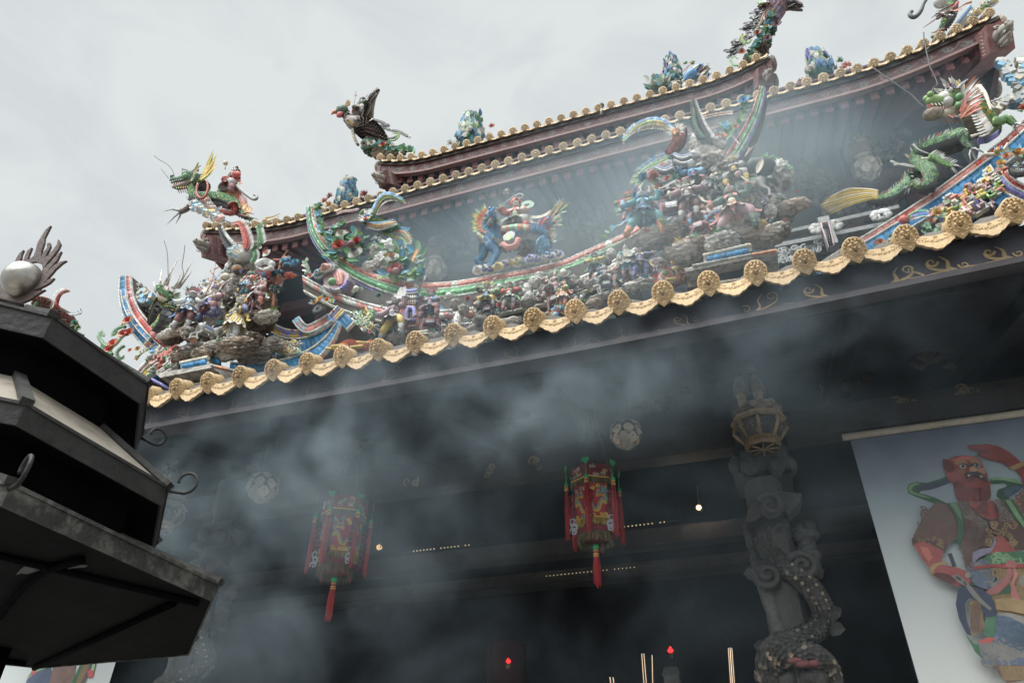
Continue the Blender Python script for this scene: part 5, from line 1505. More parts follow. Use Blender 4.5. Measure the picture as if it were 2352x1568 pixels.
def tree(cf,trunk,Y,r,m,crowns,label,layers=True):
    sc_ = abs(cf(100,0)[0] - cf(0,0)[0]) / 100; k = PX(W(*cf(*trunk[0]),Y)) * sc_
    root = empty('blossom_tree',W(*cf(*trunk[0]),Y),label,'tree'); b = MB()
    ps = [W(*cf(*q),Y) for q in cr(trunk,16)]; b.tube(ps,[r * k * (1 - .5 * i / 16) for i in range(17)],m,8)
    for (x,y,R,cc) in crowns:
        e = W(*cf(x,y),Y); j = min(range(17),key=lambda i: (ps[i] - e).length + (ps[i].z - e.z if ps[i].z > e.z else 0)); b.tube([ps[j],ps[j].lerp(e,.5) + V((0,0,-.02)),e],[r * k * .5,r * k * .4,r * k * .2],m,6)
    b.build('trunk',root)
    for (x,y,R,cc) in crowns:
        f = MB(); e = W(*cf(x,y),Y - .05)
        for q in range(6):
            o = V((U(-1,1) * R * k * .7,U(-.6,.3) * R * k,U(-.35,.35) * R * k)); f.tuft(e + o,(0,-.6,.8),R * k * .5,cc,34)
        f.build('crown',root)
    return root
tree(cD,[(1340,690),(1355,560),(1385,430),(1400,330),(1440,250)],6.45,14,'coral',[(1475,320,80,['blue','lblue','lblue','teal']),(1380,410,70,['teal','blue','dgreen']),(1500,425,62,['red','red','orange']),(1390,530,70,['dgreen','black','teal','grey'])],'orange trunked tree with blue, red and dark blossom tiers right of the pinnacle')
coral(cD,[[(1395,330),(1430,260),(1470,210)],[(1400,290),(1340,290)],[(1430,270),(1500,265)]],6.4,'coral','orange bare twigs above the blossom tree',9)
# fan shaped flower basket on the left bowl
def fan_basket(cf,x,y,R,Y,label,blooms):
    c = W(*cf(x,y),Y); k = PX(c) * abs(cf(100,0)[0] - cf(0,0)[0]) / 100; root = empty('flower_basket',c,label,'ornament'); b = MB(); R *= k
    b.lathe([(R,-.02),(R * 1.05,.03),(R * .7,.05),(R * .68,.02),(R * .3,.02),(R * .28,.05),(.003,.05)],c,'dgrey',(0,-1,.25),22)
    for i in range(14):
        a = 2 * PI * i / 14; b.petal(c + V((cos(a) * .32 * R,-.055,sin(a) * .32 * R)),(cos(a),0,sin(a)),(0,-1,0),R * .42,R * .18,['yellow','lblue','white','blue'][i % 4],curl=.0,tip=.9)
    for i in range(26): a = 2 * PI * i / 26; b.ball(c + V((cos(a) * R * 1.0,-.03,sin(a) * R * 1.0)),R * .11,'dgrey',6,5)
    b.build('fan',root)
    for (bx,by,br,cc) in blooms:
        f = MB(); f.flower(W(*cf(bx,by),Y - .1),(U(-.3,.3),-1,.3),br * k,cc,5,12); f.tuft(W(*cf(bx,by),Y - .06),(0,-1,.3),br * k * .8,cc,30); f.build('bloom',root)
    l = MB()
    for (bx,by,br,cc) in blooms:
        for q in range(4): a = U(0,6.28); l.petal(W(*cf(bx,by),Y - .02),(cos(a),-.2,sin(a)),(0,-1,0),br * k * 1.7,br * k * .7,CH(['mint','green','lblue']))
    l.build('leaves',root)
    return root
fan_basket(cD,1735,715,55,6.75,'round tiled fan crowned with orange and yellow flowers on the left bowl shaped ridge',[(1690,655,32,['yellow','orange']),(1740,625,36,['orange','yellow']),(1800,630,34,['orange','red','yellow']),(1840,640,26,['mint','yellow'])])
fan_basket(cS,1400,800,95,6.35,'large blue and yellow fan with orange blooms at the right ridge end',[(1385,640,62,['orange','yellow','orange']),(1270,670,46,['orange','coral']),(1215,740,52,['orange','yellow']),(1340,620,36,['mint','lblue'])])
sprig(cD,[(200,1130),(240,1080),(300,1040),(360,1000)],6.15,26,['green','yellow','mint','orange'],'flower spray with red and yellow blooms on the lower left fan of courses',[(300,1005,30,['red','maroon','yellow'],'peony'),(215,1040,30,['yellow','orange'],'peony'),(150,1050,24,['red','orange'],'peony'),(330,1060,16,['lblue'],'ball'),(265,1060,22,['white','cream'],'peony')])
# green spiny tendrils at the far left edge
r = empty('spiny_tendril',W(*cD(60,1000),6.6),'curling green spiny tendrils with orange blooms against the sky at the left end','plant'); b = MB()
for path in ([(150,900),(90,930),(40,990),(0,1030),(-30,1090)],[(110,850),(60,860),(20,890),(10,920),(40,900)],[(100,1010),(60,1040),(40,1080),(60,1120),(95,1110)],[(150,760),(110,800),(90,850)],[(-30,1020),(-70,1000),(-110,940),(-100,900),(-70,930)],[(0,1080),(-50,1060),(-100,1020)]): plume(b,path,6.6,cD,13,6,30,['green','lime','dgreen'],26,'green')
b.build('stems',r)
for (x,y) in ((100,920),(150,910),(15,1000),(140,810),(-20,1050)):
    f = MB(); f.flower(W(*cD(x,y),6.5),(0,-1,.2),.10,['orange','red'],4,8); f.build('bloom',r)
# red winged ornament and blue tufts seen past the burner
r = empty('phoenix_statue',W(*cA(440,760),7.2),'small red winged bird with blue tail just above the burner roof','statue'); b = MB()
wing(b,[(385,770),(400,700),(430,650),(480,630)],((.9,.4),(.3,.6)),(50,25,5),26,['red','red','white'],7.2,cA,16); b.build('wing',r)
b = MB(); plume(b,[(360,800),(430,780),(500,800),(560,790),(555,770)],7.2,cA,9,5,22,['lblue','blue','white'],24,'white'); b.build('tail',r)
b = MB(); pts,rad = TP([(260,720,14),(310,740,18),(370,790,16),(450,830,14),(500,880,10)],7.25,24,cA); b.tube(pts,rad,'maroon',10); b.scales(pts,rad,['white','cream','pink'],.09); b.build('body',r)
for (x,y,R,cc,lb) in ((385,835,34,['blue','teal'],'blue tuft flower beside the red winged bird'),(520,855,26,['teal','green'],'teal tuft flower at the tail of the red winged bird'),(545,890,24,['green','lime'],'green tuft flower just over the burner roof edge'),(270,735,34,['dgreen','green'],'green tuft flower behind the steel ball')):
    bloom(cA,x,y,R,7.15,cc,lb,'tuft',leaves=2)
b = MB(); slab(b,[cA(200,900),cA(560,1010),cA(900,1250)],[cA(200,1300),cA(560,1400),cA(900,1500)],7.35,.3,'wallgrime2'); b.build('side_ridge',hall)
rocks(cA,[(420,930,90,40),(520,960,60,30),(300,790,70,60)],7.4,'grey rock base under the red winged bird','rock',seed=77)

# ================================================================== frieze of battling figures below the green ridge
YM = 7.75
rocks(cM,[(700,680,110,60),(950,690,130,70),(880,760,110,50),(620,640,60,60)],YM,'brown rock at the foot of the yellow booted warrior',['rockbrown','rock'],seed=90)
rocks(cM,[(1300,660,180,40),(1450,650,140,45),(1180,540,80,30),(1380,560,60,30)],YM,'flat rock bank under the galloping dark horse',['rock','rockwhite','rockbrown'],seed=95)
rocks(cM,[(1780,440,38,110),(1790,560,40,50),(1750,230,55,70),(1860,300,60,60)],YM - .03,'upright white driftwood shaped rock beside the dark horse',['rockwhite','rockwhite','rock','rock'],seed=99)
rocks(cM,[(1980,560,150,36),(2080,490,90,40),(2150,640,90,40)],YM,'long jagged rock bank under the archer',['rock','rockwhite','rockbrown'],seed=104)
rocks(cM,[(1000,150,40,100),(1020,60,30,60),(590,500,50,80),(680,560,50,60)],YM + .12,'slim grey rocks left of the brick gatehouse',['rock','rockwhite','rock'],seed=108)
rocks(cN,[(620,760,50,70),(560,720,40,50),(640,850,50,60),(620,920,70,50)],YM,'blue grey rock ripple right of the shield bearer',['rockwhite','rock'],seed=112)
rocks(cN,[(1600,340,45,60),(1560,420,40,50),(1260,670,40,50),(1330,690,50,50)],YM + .1,'wavy pale rocks behind the striped warrior',['rockwhite','rock'],seed=118)
rocks(cN,[(760,610,70,45),(700,680,60,60),(820,640,40,30)],YM,'rounded pinkish rock above the red horse','rockwhite',seed=124)
rocks(cN,[(1500,840,150,40),(1720,800,110,50),(1980,690,140,60),(1850,740,120,60),(1400,930,90,50)],YM - .05,'grey brown rock bank below the armoured grey horse',['rock','rockbrown','rock'],seed=130)
rocks(cN,[(440,1130,120,40),(330,1150,90,40),(720,1080,110,36),(850,1070,60,36),(60,1110,80,40)],YM - .1,'low rocks just behind the middle gold tiles',['rock','rockbrown'],seed=137)
rocks(cN,[(2130,480,90,70,.2),(2000,560,120,60,.3),(1700,560,120,90,.4),(1000,760,260,120,.45),(300,880,280,130,.45)],YM + .05,'shadowed rock mass backing the frieze figures',['rockbrown','rock'],seed=141)
g_ = empty('brick_gatehouse',W(*cM(1090,450),YM + .1),'miniature red brick gatehouse with blue arched doorway','building'); b = MB()
for j in range(13):
    for i in range(9):
        x = 1020 + i * 22 - (9 if j % 2 else 0) - j * 0; y = 265 + j * 15
        if 1100 < x < 1180: continue
        if x > 1180: continue
        q = W(*cM(x - j * 4 + 30,y),YM + .1); k = PX(q) * .171; b.box(q,(19 * k,.05,15 * k),'red')
slab(b,[cM(1010,250),cM(1200,250)],[cM(940,460),cM(1190,460)],YM + .11,.3,'pink',n=4); b.build('wall',g_)
b = MB(); c0 = [(1090,455),(1100,330),(1120,285),(1150,272),(1185,285),(1200,320),(1195,455)]
b.tube([W(*cM(*q),YM + .06) for q in cr(c0,20)],.03,'violet',8); o = b.build('doorway_arch',g_)
b = MB(); b.poly([W(*cM(*q),YM + .075) for q in [(1110,450),(1115,330),(1150,285),(1185,325),(1180,450)]],'black'); b.build('doorway',g_)
b = MB(); band(b,[cM(1020,240),cM(1220,248)],[cM(1030,262),cM(1215,268)],YM + .06,9,'cream',.02); b.build('parapet',g_)
t_ = empty('roof_pavilion',W(*cM(1150,110),YM + .25),'miniature dark pagoda with lilac roof behind the brick gatehouse','building'); b = MB()
for (y,w_,m) in ((60,85,'violet'),(100,100,'dgrey'),(165,100,'dgrey')):
    ps = [W(*cM(1150 + w_ * u,y - 22 * abs(u) ** 2 - 8 * (1 - abs(u))),YM + .25) for u in [i / 8 - 1 for i in range(17)]]; b.tube(ps,.035,m,7); b.tube([p - V((0,-.02,.05)) for p in ps],.04,'navy',7)
b.build('roof',t_); b = MB(); slab(b,[cM(1080,70),cM(1220,70)],[cM(1080,230),cM(1220,230)],YM + .27,.2,'dgrey',n=3)
for i in range(5): b.tube([W(*cM(1090 + 30 * i,110),YM + .24),W(*cM(1090 + 30 * i,225),YM + .24)],.014,'cream',6)
b.build('wall',t_)
def pearl(cf,x,y,r,Y,label,red=True):
    c = W(*cf(x,y),Y); k = PX(c) * abs(cf(100,0)[0] - cf(0,0)[0]) / 100; root = empty('pearl_ornament',c,label,'ornament','white pearls set in green scrolls'); b = MB(); b.ball(c + V((0,-.05,0)),r * k,'white',14,10); b.build('pearl',root)
    b = MB()
    for s_ in (-1,1):
        ps = [c + V((s_ * (r * 1.5 + r * .9 * cos(a)) * k * .75,0,(r * .9 * sin(a)) * k)) for a in [-1.2 + 4.4 * i / 14 for i in range(15)]]; b.tube(ps,[r * .30 * k * (1 - .5 * i / 14) for i in range(15)],'mint',7); b.tube([p + V((0,-.02,0)) for p in ps],r * .12 * k,'green',6)
    for i in range(12): a = PI * i / 11; b.petal(c + V((0,0,-r * .5 * k)),(cos(a) * 1.3,-.4,sin(a) * .5),(0,-1,0),r * 2.0 * k,r * .5 * k,CH(['white','mint','white']),curl=.2)
    for i in range(4): b.petal(c + V((0,-.06,-r * .8 * k)),(cos(i * 1.57),-.1,sin(i * 1.57)),(0,-1,0),r * .8 * k,r * .5 * k,'pink')
    b.build('scrolls',root)
pearl(cM,440,40,42,8.1,'white pearl in green scrolls left of the brick gatehouse'); pearl(cM,1680,130,42,8.05,'white pearl in green scrolls right of the blue caped rider'); pearl(cN,1050,580,40,8.05,'white pearl with pink petals above the red horse'); pearl(cN,300,745,32,8.05,'white pearl beside the shield bearer'); pearl(cN,2180,440,36,8.0,'white pearl with red petals at the right end of the frieze')
warrior(cM,890,680,560,YM - .15,'lunge',['mauve','grey','purple','grey','yellow'],'striding warrior with bulging yellow boots and grey robe beside the gatehouse','cap','fan',-.9,rz=-.2)
warrior(cM,1400,470,440,YM - .15,'ride',['maroon','mauve','lblue','maroon','maroon'],'white faced rider with pale blue cape and green leaf plumes','feathers','spear',.15)
horse(cM,1400,640,420,YM - .1,['dgrey','maroon','cream','lblue','mauve','maroon'],'galloping dark maroon horse with grey saddle cloth right of the gatehouse',rz=PI + .25)
warrior(cN,130,1010,330,YM - .1,'ride',['dgrey','lblue','cream','grey','yellow'],'archer in dark scale armour riding the grey horse','helmet','spear',1.1,rz=.2)
horse(cN,150,1090,250,YM - .06,['dgrey','maroon','lblue','white','grey','dgrey'],'dark grey horse under the archer with spear',rz=.2)
warrior(cN,400,1000,330,YM - .12,'open',['red','white','green','maroon','grey'],'warrior in red with green trim raising a round shield','helmet','shield',0,rz=.1)
warrior(cN,900,870,320,YM - .12,'ride',['maroon','grey','cream','grey','mauve'],'dark faced bearded rider on the red legged horse','helmet','sword',-.8,rz=-.3,beard=True)
horse(cN,950,1010,340,YM - .08,['red','grey','yellow','blue','red','maroon'],'maroon horse with bright red legs in the middle of the frieze',rz=PI - .2)
warrior(cN,1040,950,300,YM - .2,'stand',['green','cream','orange','orange','mauve'],'warrior in green collar with orange shoulder guards beside the red legged horse','hood',None,rz=-.5,beard=True)
warrior(cN,1420,600,280,YM - .02,'open',['yellow','dgrey','green','black','navy'],'dark warrior in yellow striped armour below the green ridge band','helmet','mace',.4)
warrior(cN,1540,720,250,YM - .12,'ride',['lblue','grey','orange','dgrey','grey'],'light blue caped rider bent over the armoured grey horse','hood','sword',1.3)
horse(cN,1560,830,330,YM - .08,['dgrey','white','green','violet','grey','grey'],'grey armoured horse with fringed cloth near the right of the frieze',rz=PI + .1)
warrior(cN,1800,600,390,YM - .1,'stand',['teal','grey','white','mauve','lblue'],'pale faced warrior in teal and white with a round disc behind','topknot',None,rz=.2)
warrior(cN,1960,620,390,YM - .12,'open',['navy','violet','yellow','navy','violet'],'laughing warrior in dark blue with arms flung wide near the right pedestal','hood','fan',.8,rz=.15)
warrior(cN,1720,660,230,YM - .02,'lunge',['coral','grey','white','red','grey'],'crouching warrior under a red domed hat','hood',None)
warrior(cM,2150,420,330,YM - .02,'lunge',['navy','grey','red','dgrey','grey'],'warrior holding a spear with red pompoms above the jagged rock bank','feathers','spear',-1.2)
for (cf,x,y,r_,m,lb) in ((cM,1455,600,60,'mint','mint spiky plant on the bank under the dark horse'),(cN,1670,745,60,'coral','orange spiky plant by the armoured grey horse'),(cN,1745,740,45,'blue','blue spiky plant next to the orange one'),(cN,2010,625,60,'lblue','light blue spiky plant at the feet of the laughing warrior'),(cN,1290,900,45,'lime','lime spiky plant behind the middle gold tiles'),(cM,1085,480,40,'green','small green spiky plant by the gatehouse door')):
    agave(cf,x,y,r_,YM - .25,m,lb)
for (cf,x,y,R,cc,lb) in ((cM,720,110,55,['dgreen','green','blue'],'dark green bush with blue tips above the striding warrior'),(cM,690,370,45,['dgreen','teal'],'dark teal bush left of the striding warrior'),(cN,1010,640,34,['green','lblue'],'green tuft near the bearded rider'),(cM,1925,150,50,['red','red'],'row of red pompoms on the spear'),(cN,290,940,50,['red','maroon'],'red tufted cape below the archer')):
    bloom(cf,x,y,R,YM - .12,cc,lb,'tuft',leaves=2,lm='dgreen')
b = MB(); slab(b,[cM(1195,585),cM(1385,565)],[cM(1200,598),cM(1385,578)],YM - .2,.05,'cream',n=3); slab(b,[cM(1200,610),cM(1385,605)],[cM(1200,620),cM(1385,615)],YM - .2,.05,'cream',n=3)
for i in range(12): b.tube([W(*cM(1200 + 16 * i,585),YM - .18),W(*cM(1203 + 16 * i,615),YM - .18)],.010,'white',5)
b.build('toy_fence',None,'tiny white railing on the rock bank below the dark horse','fence')
# orange beasts crouching at both ends of the frieze
def big_cat(cf,spine,head,Y,label,cols,belly,k_r):
    root = empty('lion_statue',W(*cf(*spine[0][:2]),Y),label,'statue'); b = MB(); sc_ = abs(cf(100,0)[0] - cf(0,0)[0]) / 100
    pts,rad = TP([(*q[:2],q[2] * sc_) for q in spine],Y,26,cf); b.tube(pts,rad,cols[0],12); b.scales(pts,rad,cols,rad[8] * .5,lift=.6); b.build('body',root)
    h = MB(); c = W(*cf(*head),Y - .12); r_ = max(rad) * .95; h.ball(c,r_ * .7,'white',12,9); h.tuft(c + V((0,.03,0)),(0,-.3,.4),r_ * 1.35,cols + ['white'],70); h.ball(c + V((0,-r_ * .6,-r_ * .15)),r_ * .35,'cream',9,7)
    for s_ in (-1,1): h.ball(c + V((s_ * r_ * .3,-r_ * .6,r_ * .2)),r_ * .14,'black',7,5); h.petal(c + V((s_ * r_ * .45,-.02,r_ * .5)),(s_ * .5,0,1),(0,-1,0),r_ * .5,r_ * .35,cols[0])
    h.ball(c + V((0,-r_ * .88,-r_ * .02)),r_ * .12,'black',7,5); h.build('head',root)
    for t in (3,7,18,23): l = MB(); p = pts[t]; l.tube([p,p + V((-.05,-.1,-rad[t] * 1.2)),p + V((-.1,-.16,-rad[t] * 1.9))],[rad[t] * .5,rad[t] * .4,rad[t] * .38],belly,8); l.build('leg',root)
    return root
big_cat(cM,[(160,880,34),(230,800,50),(330,770,62),(430,785,62),(530,790,60),(600,760,46),(640,720,24)],(255,815),6.6,'orange spiky maned lion crouching behind the left gold tiles',['coral','orange','coral','red'],'yellow',1)
big_cat(cO,[(740,1420,40),(790,1370,46),(850,1340,52),(890,1290,46),(880,1210,40),(840,1200,34)],(790,1235),6.4,'black striped orange tiger against the right pedestal',['coral','orange','black','coral'],'yellow',1)
b = MB(); c = W(*cO(700,1345),6.5)
for (R,m) in ((.11,'pink'),(.085,'white'),(.06,'pink'),(.035,'green')): b.ball(c + V((0,-(.13 - R),0)),(R,.03,R),m,16,8)
for i in range(9): a = 2 * PI * i / 9; b.petal(c,(cos(a),-.1,sin(a)),(0,-1,0),.16,.09,CH(['red','white','pink']))
b.build('rosette',None,'red and white rosette left of the striped tiger','ornament')
r = empty('phoenix_statue',W(*cN(990,1040),6.4),'small multicoloured bird peeking over the gold tile left of centre','statue'); b = MB(); wing(b,[(1080,1020),(1020,1000),(940,1040)],((-.3,.9),(-.9,.3)),(60,60,5),26,['yellow','orange','lblue'],6.4,cN,12); b.tuft(W(*cN(1010,1010),6.35),(0,-1,.4),.1,['lblue','violet','red','green'],50); b.ball(W(*cN(950,1055),6.33),.035,'lblue'); b.build('body',r)
# ================================================================== right sculpture group
YH = 6.25
rocks(cO,[(560,890,170,60),(700,860,110,60),(480,950,110,50),(820,900,150,60,.05),(640,960,160,60,.1)],YH - .05,'brown rock shelf under the orange booted warrior',['rock','rockbrown'],'rock_ledge',seed=160)
rocks(cO,[(1000,1000,170,80),(880,1060,130,90),(1110,1010,90,90),(950,1110,150,90,.1),(760,1090,80,80,.15)],YH - .08,'craggy brown boulder left of the blue tiled box',['rockbrown','rock'],'rock_ledge',seed=170)
rocks(cO,[(1270,960,150,80,-.06),(1200,1000,80,60,-.08),(1360,930,70,60)],YH - .14,'pale rock hanging over the blue tiled box',['rockwhite','rock'],'rock_ledge',seed=180)
rocks(cO,[(1450,870,170,60),(1640,860,170,60),(1830,850,130,70),(1700,940,170,70,.1),(1920,850,60,60)],YH - .04,'wide rock shelf under the green robed warrior',['rock','rockbrown','rock'],'rock_ledge',seed=190)
rocks(cO,[(2020,590,140,60,.1),(2100,560,70,50,.1),(1950,640,100,50,.2),(1880,720,120,60,.3)],YH,'rock tip jutting out at the right end of the group',['rockbrown','rock'],'rock_ledge',seed=200)
rocks(cO,[(1080,60,120,80),(1180,110,120,90),(1020,20,70,70),(1040,-80,70,130),(990,-20,60,90),(1130,-40,80,80),(1230,-60,70,60),(1280,120,60,70),(780,200,50,90),(720,160,40,60),(1080,200,90,60,.1)],YH + .22,'pale fluted summit rock below the black feather',['rockwhite','rock','rockwhite'],'rock_pinnacle',seed=210)
rocks(cO,[(1870,260,110,130),(1820,380,70,80),(1930,330,50,90),(1700,560,70,50),(1790,530,70,60),(1890,600,45,90),(1790,640,50,70),(1850,520,70,50),(1640,640,100,80,.2)],YH + .1,'white water worn rocks on the right behind the grey horse',['rockwhite','rockwhite','rock'],'rock_pinnacle',seed=225)
rocks(cO,[(1250,400,90,130,.15),(1350,350,120,70,.15),(1250,480,70,90,.1),(1000,480,180,160,.4),(700,480,160,160,.45),(1250,640,260,140,.35),(1000,760,200,120,.3),(1550,560,200,160,.45)],YH + .12,'shadowed rock core of the right sculpture group',['rock','rockbrown'],'rock_pinnacle',seed=240)
warrior(cO,1450,860,560,YH - .22,'lunge',['dgreen','cream','pink','dgreen','mauve'],'warrior in dark green robe with pink collar raising a mace on the right group','hood','mace',-.5,rz=-.1)
warrior(cO,1450,420,400,YH - .12,'ride',['brown','yellow','grey','yellow','grey'],'spearman with yellow helmet riding the white rumped grey horse','feathers','spear',.95,rz=-.1)
horse(cO,1560,560,500,YH - .06,['dgrey','dgreen','grey','cream','grey','grey'],'pale grey horse leaping left with hind leg kicked out on the right group',rz=PI - .1,tilt=-.15)
warrior(cO,1010,480,400,YH - .02,'ride',['blue','maroon','lblue','grey','maroon'],'smiling official in blue collar under the summit rock','cap',None,rz=.1)
warrior(cO,950,700,430,YH - .14,'open',['mauve','grey','cream','grey','maroon'],'frowning dark faced warrior in maroon in the heart of the right group','helmet',None,beard='grey')
warrior(cO,480,880,520,YH - .16,'lunge',['teal','navy','lblue','orange','teal'],'white faced warrior with blue hood and orange boots on the left shelf','hood','sword',1.0,rz=.15,hc='blue')
horse(cO,760,760,420,YH - .12,['mauve','grey','blue','cream','red','maroon'],'red legged maroon horse rearing between the blue hooded and the frowning warriors',rz=PI + .1)
warrior(cO,740,580,330,YH + .02,'ride',['pink','grey','white','maroon','maroon'],'rider in pink armour with grey cape on the rearing maroon horse','helmet','sword',-.6)
horse(cO,1060,920,330,YH - .1,['dgrey','mauve','blue','white','pink','maroon'],'maroon horse with pink forelegs lunging below the frowning warrior',rz=-.15)
warrior(cO,1040,820,320,YH - .1,'ride',['navy','grey','orange','lblue','mauve'],'rider with orange shoulder disc on the pink legged horse','hood','shield')
warrior(cO,1250,420,260,YH - .05,'stand',['cream','black','grey','grey','grey'],'small figure in cream with dark plume left of the spear','feathers',None)
warrior(cO,330,740,330,YH + .08,'open',['red','cream','green','coral','mauve'],'red caped figure among the leaves at the left edge of the right group','feathers',None)
for (x,y,r_,m,lb) in ((495,850,60,'red','red spiky plant beside the orange boot'),(650,770,75,'lime','lime spiky plant below the rearing maroon horse'),(815,955,70,'yellow','yellow spiky plant on the craggy boulder'),(990,915,80,'mint','mint spiky plant below the pink legged horse'),(1215,880,70,'green','green spiky plant over the blue tiled box'),(1705,780,75,'yellow','yellow spiky plant right of the green robed warrior'),(1810,760,60,'teal','teal spiky plant between yellow and red ones'),(1935,750,55,'coral','red spiky plant at the right end of the wide shelf'),(1905,530,45,'green','green spiky plant on the jutting rock tip'),(2060,440,34,'red','tiny red spiky plant near the kicked out hoof'),(735,1010,45,'dgreen','dark green spiky plant left of the craggy boulder')):
    agave(cO,x,y,r_,YH - .25,m,lb)
for (x,y,R,cc,lb) in ((460,290,70,['teal','blue'],'blue green tuft left of the dark pavilion'),(560,285,80,['red','coral'],'scarlet blossom crown in front of the dark pavilion'),(700,305,50,['red','coral'],'second scarlet blossom below the dark pavilion'),(780,290,55,['teal','green'],'teal tuft right of the scarlet blossoms'),(740,75,40,['lblue','green'],'light blue tuft on the pavilion corner'),(390,490,80,['dgreen','green','blue'],'dark green clump at the left of the hooded warrior'),(340,620,70,['red','orange','coral'],'red fan flower among the pale leaves'),(1800,60,1,['mint'],'')):
    if lb: bloom(cO,x,y,R,YH - .05,cc,lb,'tuft',leaves=3)
t_ = empty('roof_pavilion',W(*cO(660,250),YH + .1),'dark two tier toy pavilion with white dotted eaves on the right group','building'); b = MB()
for (x0,x1,y) in ((770,950,60),(780,960,110),(590,760,190),(600,750,300)):
    ps = [W(*cO(x0 + (x1 - x0) * u,y + 30 * sin(u * PI)),YH + .0) for u in [i / 12 for i in range(13)]]; b.tube(ps,.045,'navy',7); b.tube([p - V((0,.03,.06)) for p in ps],.035,'dgrey',7)
    for p in ps: b.ball(p - V((0,.05,.05)),.016,'white',6,5)
b.build('roof',t_); b = MB(); slab(b,[cO(600,200),cO(750,200)],[cO(590,400),cO(740,400)],YH + .08,.25,'dgrey',n=3); slab(b,[cO(780,70),cO(940,70)],[cO(780,180),cO(940,180)],YH + .08,.25,'dgrey',n=3); b.build('wall',t_)
t_ = empty('roof_pavilion',W(*cO(1600,130),YH + .1),'slanting toy roof with yellow dotted eaves behind the yellow helmeted spearman','building'); b = MB()
band(b,[cO(1480,190),cO(1600,130),cO(1720,95)],[cO(1490,215),cO(1610,160),cO(1730,120)],YH + .0,12,'dgrey',.03,.05,('yellow',.3)); band(b,[cO(1500,160),cO(1620,100),cO(1720,75)],[cO(1500,185),cO(1620,125),cO(1720,95)],YH + .05,12,'cream',.03,.05); slab(b,[cO(1490,170),cO(1720,80)],[cO(1500,260),cO(1720,150)],YH + .1,.2,'black',n=4); b.build('roof',t_)
b = MB(); b.tube([W(*cO(1500,250),YH - .1),W(*cO(1600,190),YH - .1),W(*cO(1760,170),YH - .1),W(*cO(1820,130),YH - .1)],[.05,.12,.1,.03],'black',10); b.petal(W(*cO(1640,240),YH - .22),(.5,0,.9),(0,-1,0),.18,.07,'cream'); b.build('black_banner',None,'black curling saddle flag above the white rump','ornament')
b = MB()
for i in range(9):
    p = W(*cO(1140 + 18 * i,700 - 6 * i),YH - .12); b.tube([p,p + V((0,0,.13))],.014,'grey',6)
b.tube([W(*cO(1130,690),YH - .12),W(*cO(1210,655),YH - .12),W(*cO(1310,640),YH - .12)],.022,'blue',6); b.tube([W(*cO(1140,755),YH - .12),W(*cO(1220,750),YH - .12),W(*cO(1310,715),YH - .12)],.022,'blue',6); b.build('toy_bridge',None,'little blue railed bridge left of the green robed warrior','ornament')
feather = empty('plume_ornament',W(*cF(1090,460),YH + .1),'tall black feather plume edged with white petals crowning the summit','ornament')
edged_fan([(1150,480),(1110,400),(1080,300),(1052,195)],62,26,'black','white',YH + .05,feather,cF,22,1,'plume'); edged_fan([(1140,470),(1085,390),(1060,300),(1050,200)],44,20,'dgreen','black',YH + .03,feather,cF,20,-1,'plume')
sprig(cO,[(370,640),(290,620),(230,650),(190,650)],YH - .05,60,['mint','mint','lime','white'],'pale leaf spray left of the red fan flower',n=14); sprig(cO,[(330,720),(230,780),(150,820),(90,880),(60,930)],8.2,50,['lime','mint','lblue'],'blue tipped leaf spray hanging over the green ridge',n=16,stem='grey')
sprig(cO,[(1690,60),(1780,80),(1860,130),(1930,190),(1990,215)],YH,44,['mint','green','mint'],'mint leafed vine on the white rocks at the right',n=20)
coral(cF,[[(1440,600),(1470,560),(1500,530),(1535,510)],[(1400,520),(1370,480),(1340,440)],[(1470,560),(1460,530)]],YH + .2,'mauve','lilac bare twigs between summit rock and swallowtail tip',9)
coral(cN,[[(2100,560),(2115,450),(2110,380)],[(2130,560),(2150,450),(2165,370)]],YM - .2,'purple','purple coral branch right of the laughing warrior',12)

# ================================================================== on the green ridge: qilin and rider, phoenixes and peonies
YQ = 8.62
q_ = empty('qilin_statue',W(*cE(1760,700),YQ),'blue scaled mythical beast with flame mane striding along the green ridge','statue')
b = MB(); pts,rad,k = beast_tube(b,[(1600,520,62),(1640,590,70),(1720,620,62),(1830,590,70),(1920,570,90),(1990,600,70)],YQ,cE,['blue','lblue','blue','teal'],'grey',30,50); b.build('body',q_)
b = MB(); pts,rad,k = beast_tube(b,[(1610,640,66),(1560,560,60),(1560,480,52),(1580,440,46)],YQ - .02,cE,['lblue','blue'],'grey',26,26,up=(1,0,.2)); b.build('neck',q_)
hd = dragon_head(q_,W(*cE(1590,460),YQ - .15),(.45,-.95,-.22),.15,'blue','orange',['yellow','white','lime'],jaw='grey')
b = MB(); sc_ = .293
for i in range(44):
    a = PI * (.55 + .95 * i / 43); c = W(*cE(1580 + 40 * cos(a),480 - 60 * sin(a)),YQ - .1); kk = PX(c) * sc_
    d = V((cos(a) * 1.0,-.15,sin(a))); b.petal(c,d,(0,-1,0),U(85,125) * kk,16 * kk,CH(['white','lime','yellow']),tip=.6); b.petal(c + V((0,-.04,0)),d,(0,-1,0),U(45,65) * kk,16 * kk,CH(['orange','red','coral']),tip=.6)
b.build('mane',hd)
claw_leg(q_,[(1580,640,34),(1640,700,26),(1610,770,18),(1590,810,18)],YQ - .1,cE,['blue','lblue']); claw_leg(q_,[(1545,650,36),(1530,730,26),(1490,770,20),(1540,810,20)],YQ - .02,cE,['blue','teal']); claw_leg(q_,[(1990,620,56),(2020,650,42),(1990,690,26),(2060,730,22)],YQ - .1,cE,['lblue','blue']); claw_leg(q_,[(1900,640,50),(1880,680,36),(1840,720,24),(1850,760,20)],YQ + .15,cE,['mauve','coral'])
b = MB()
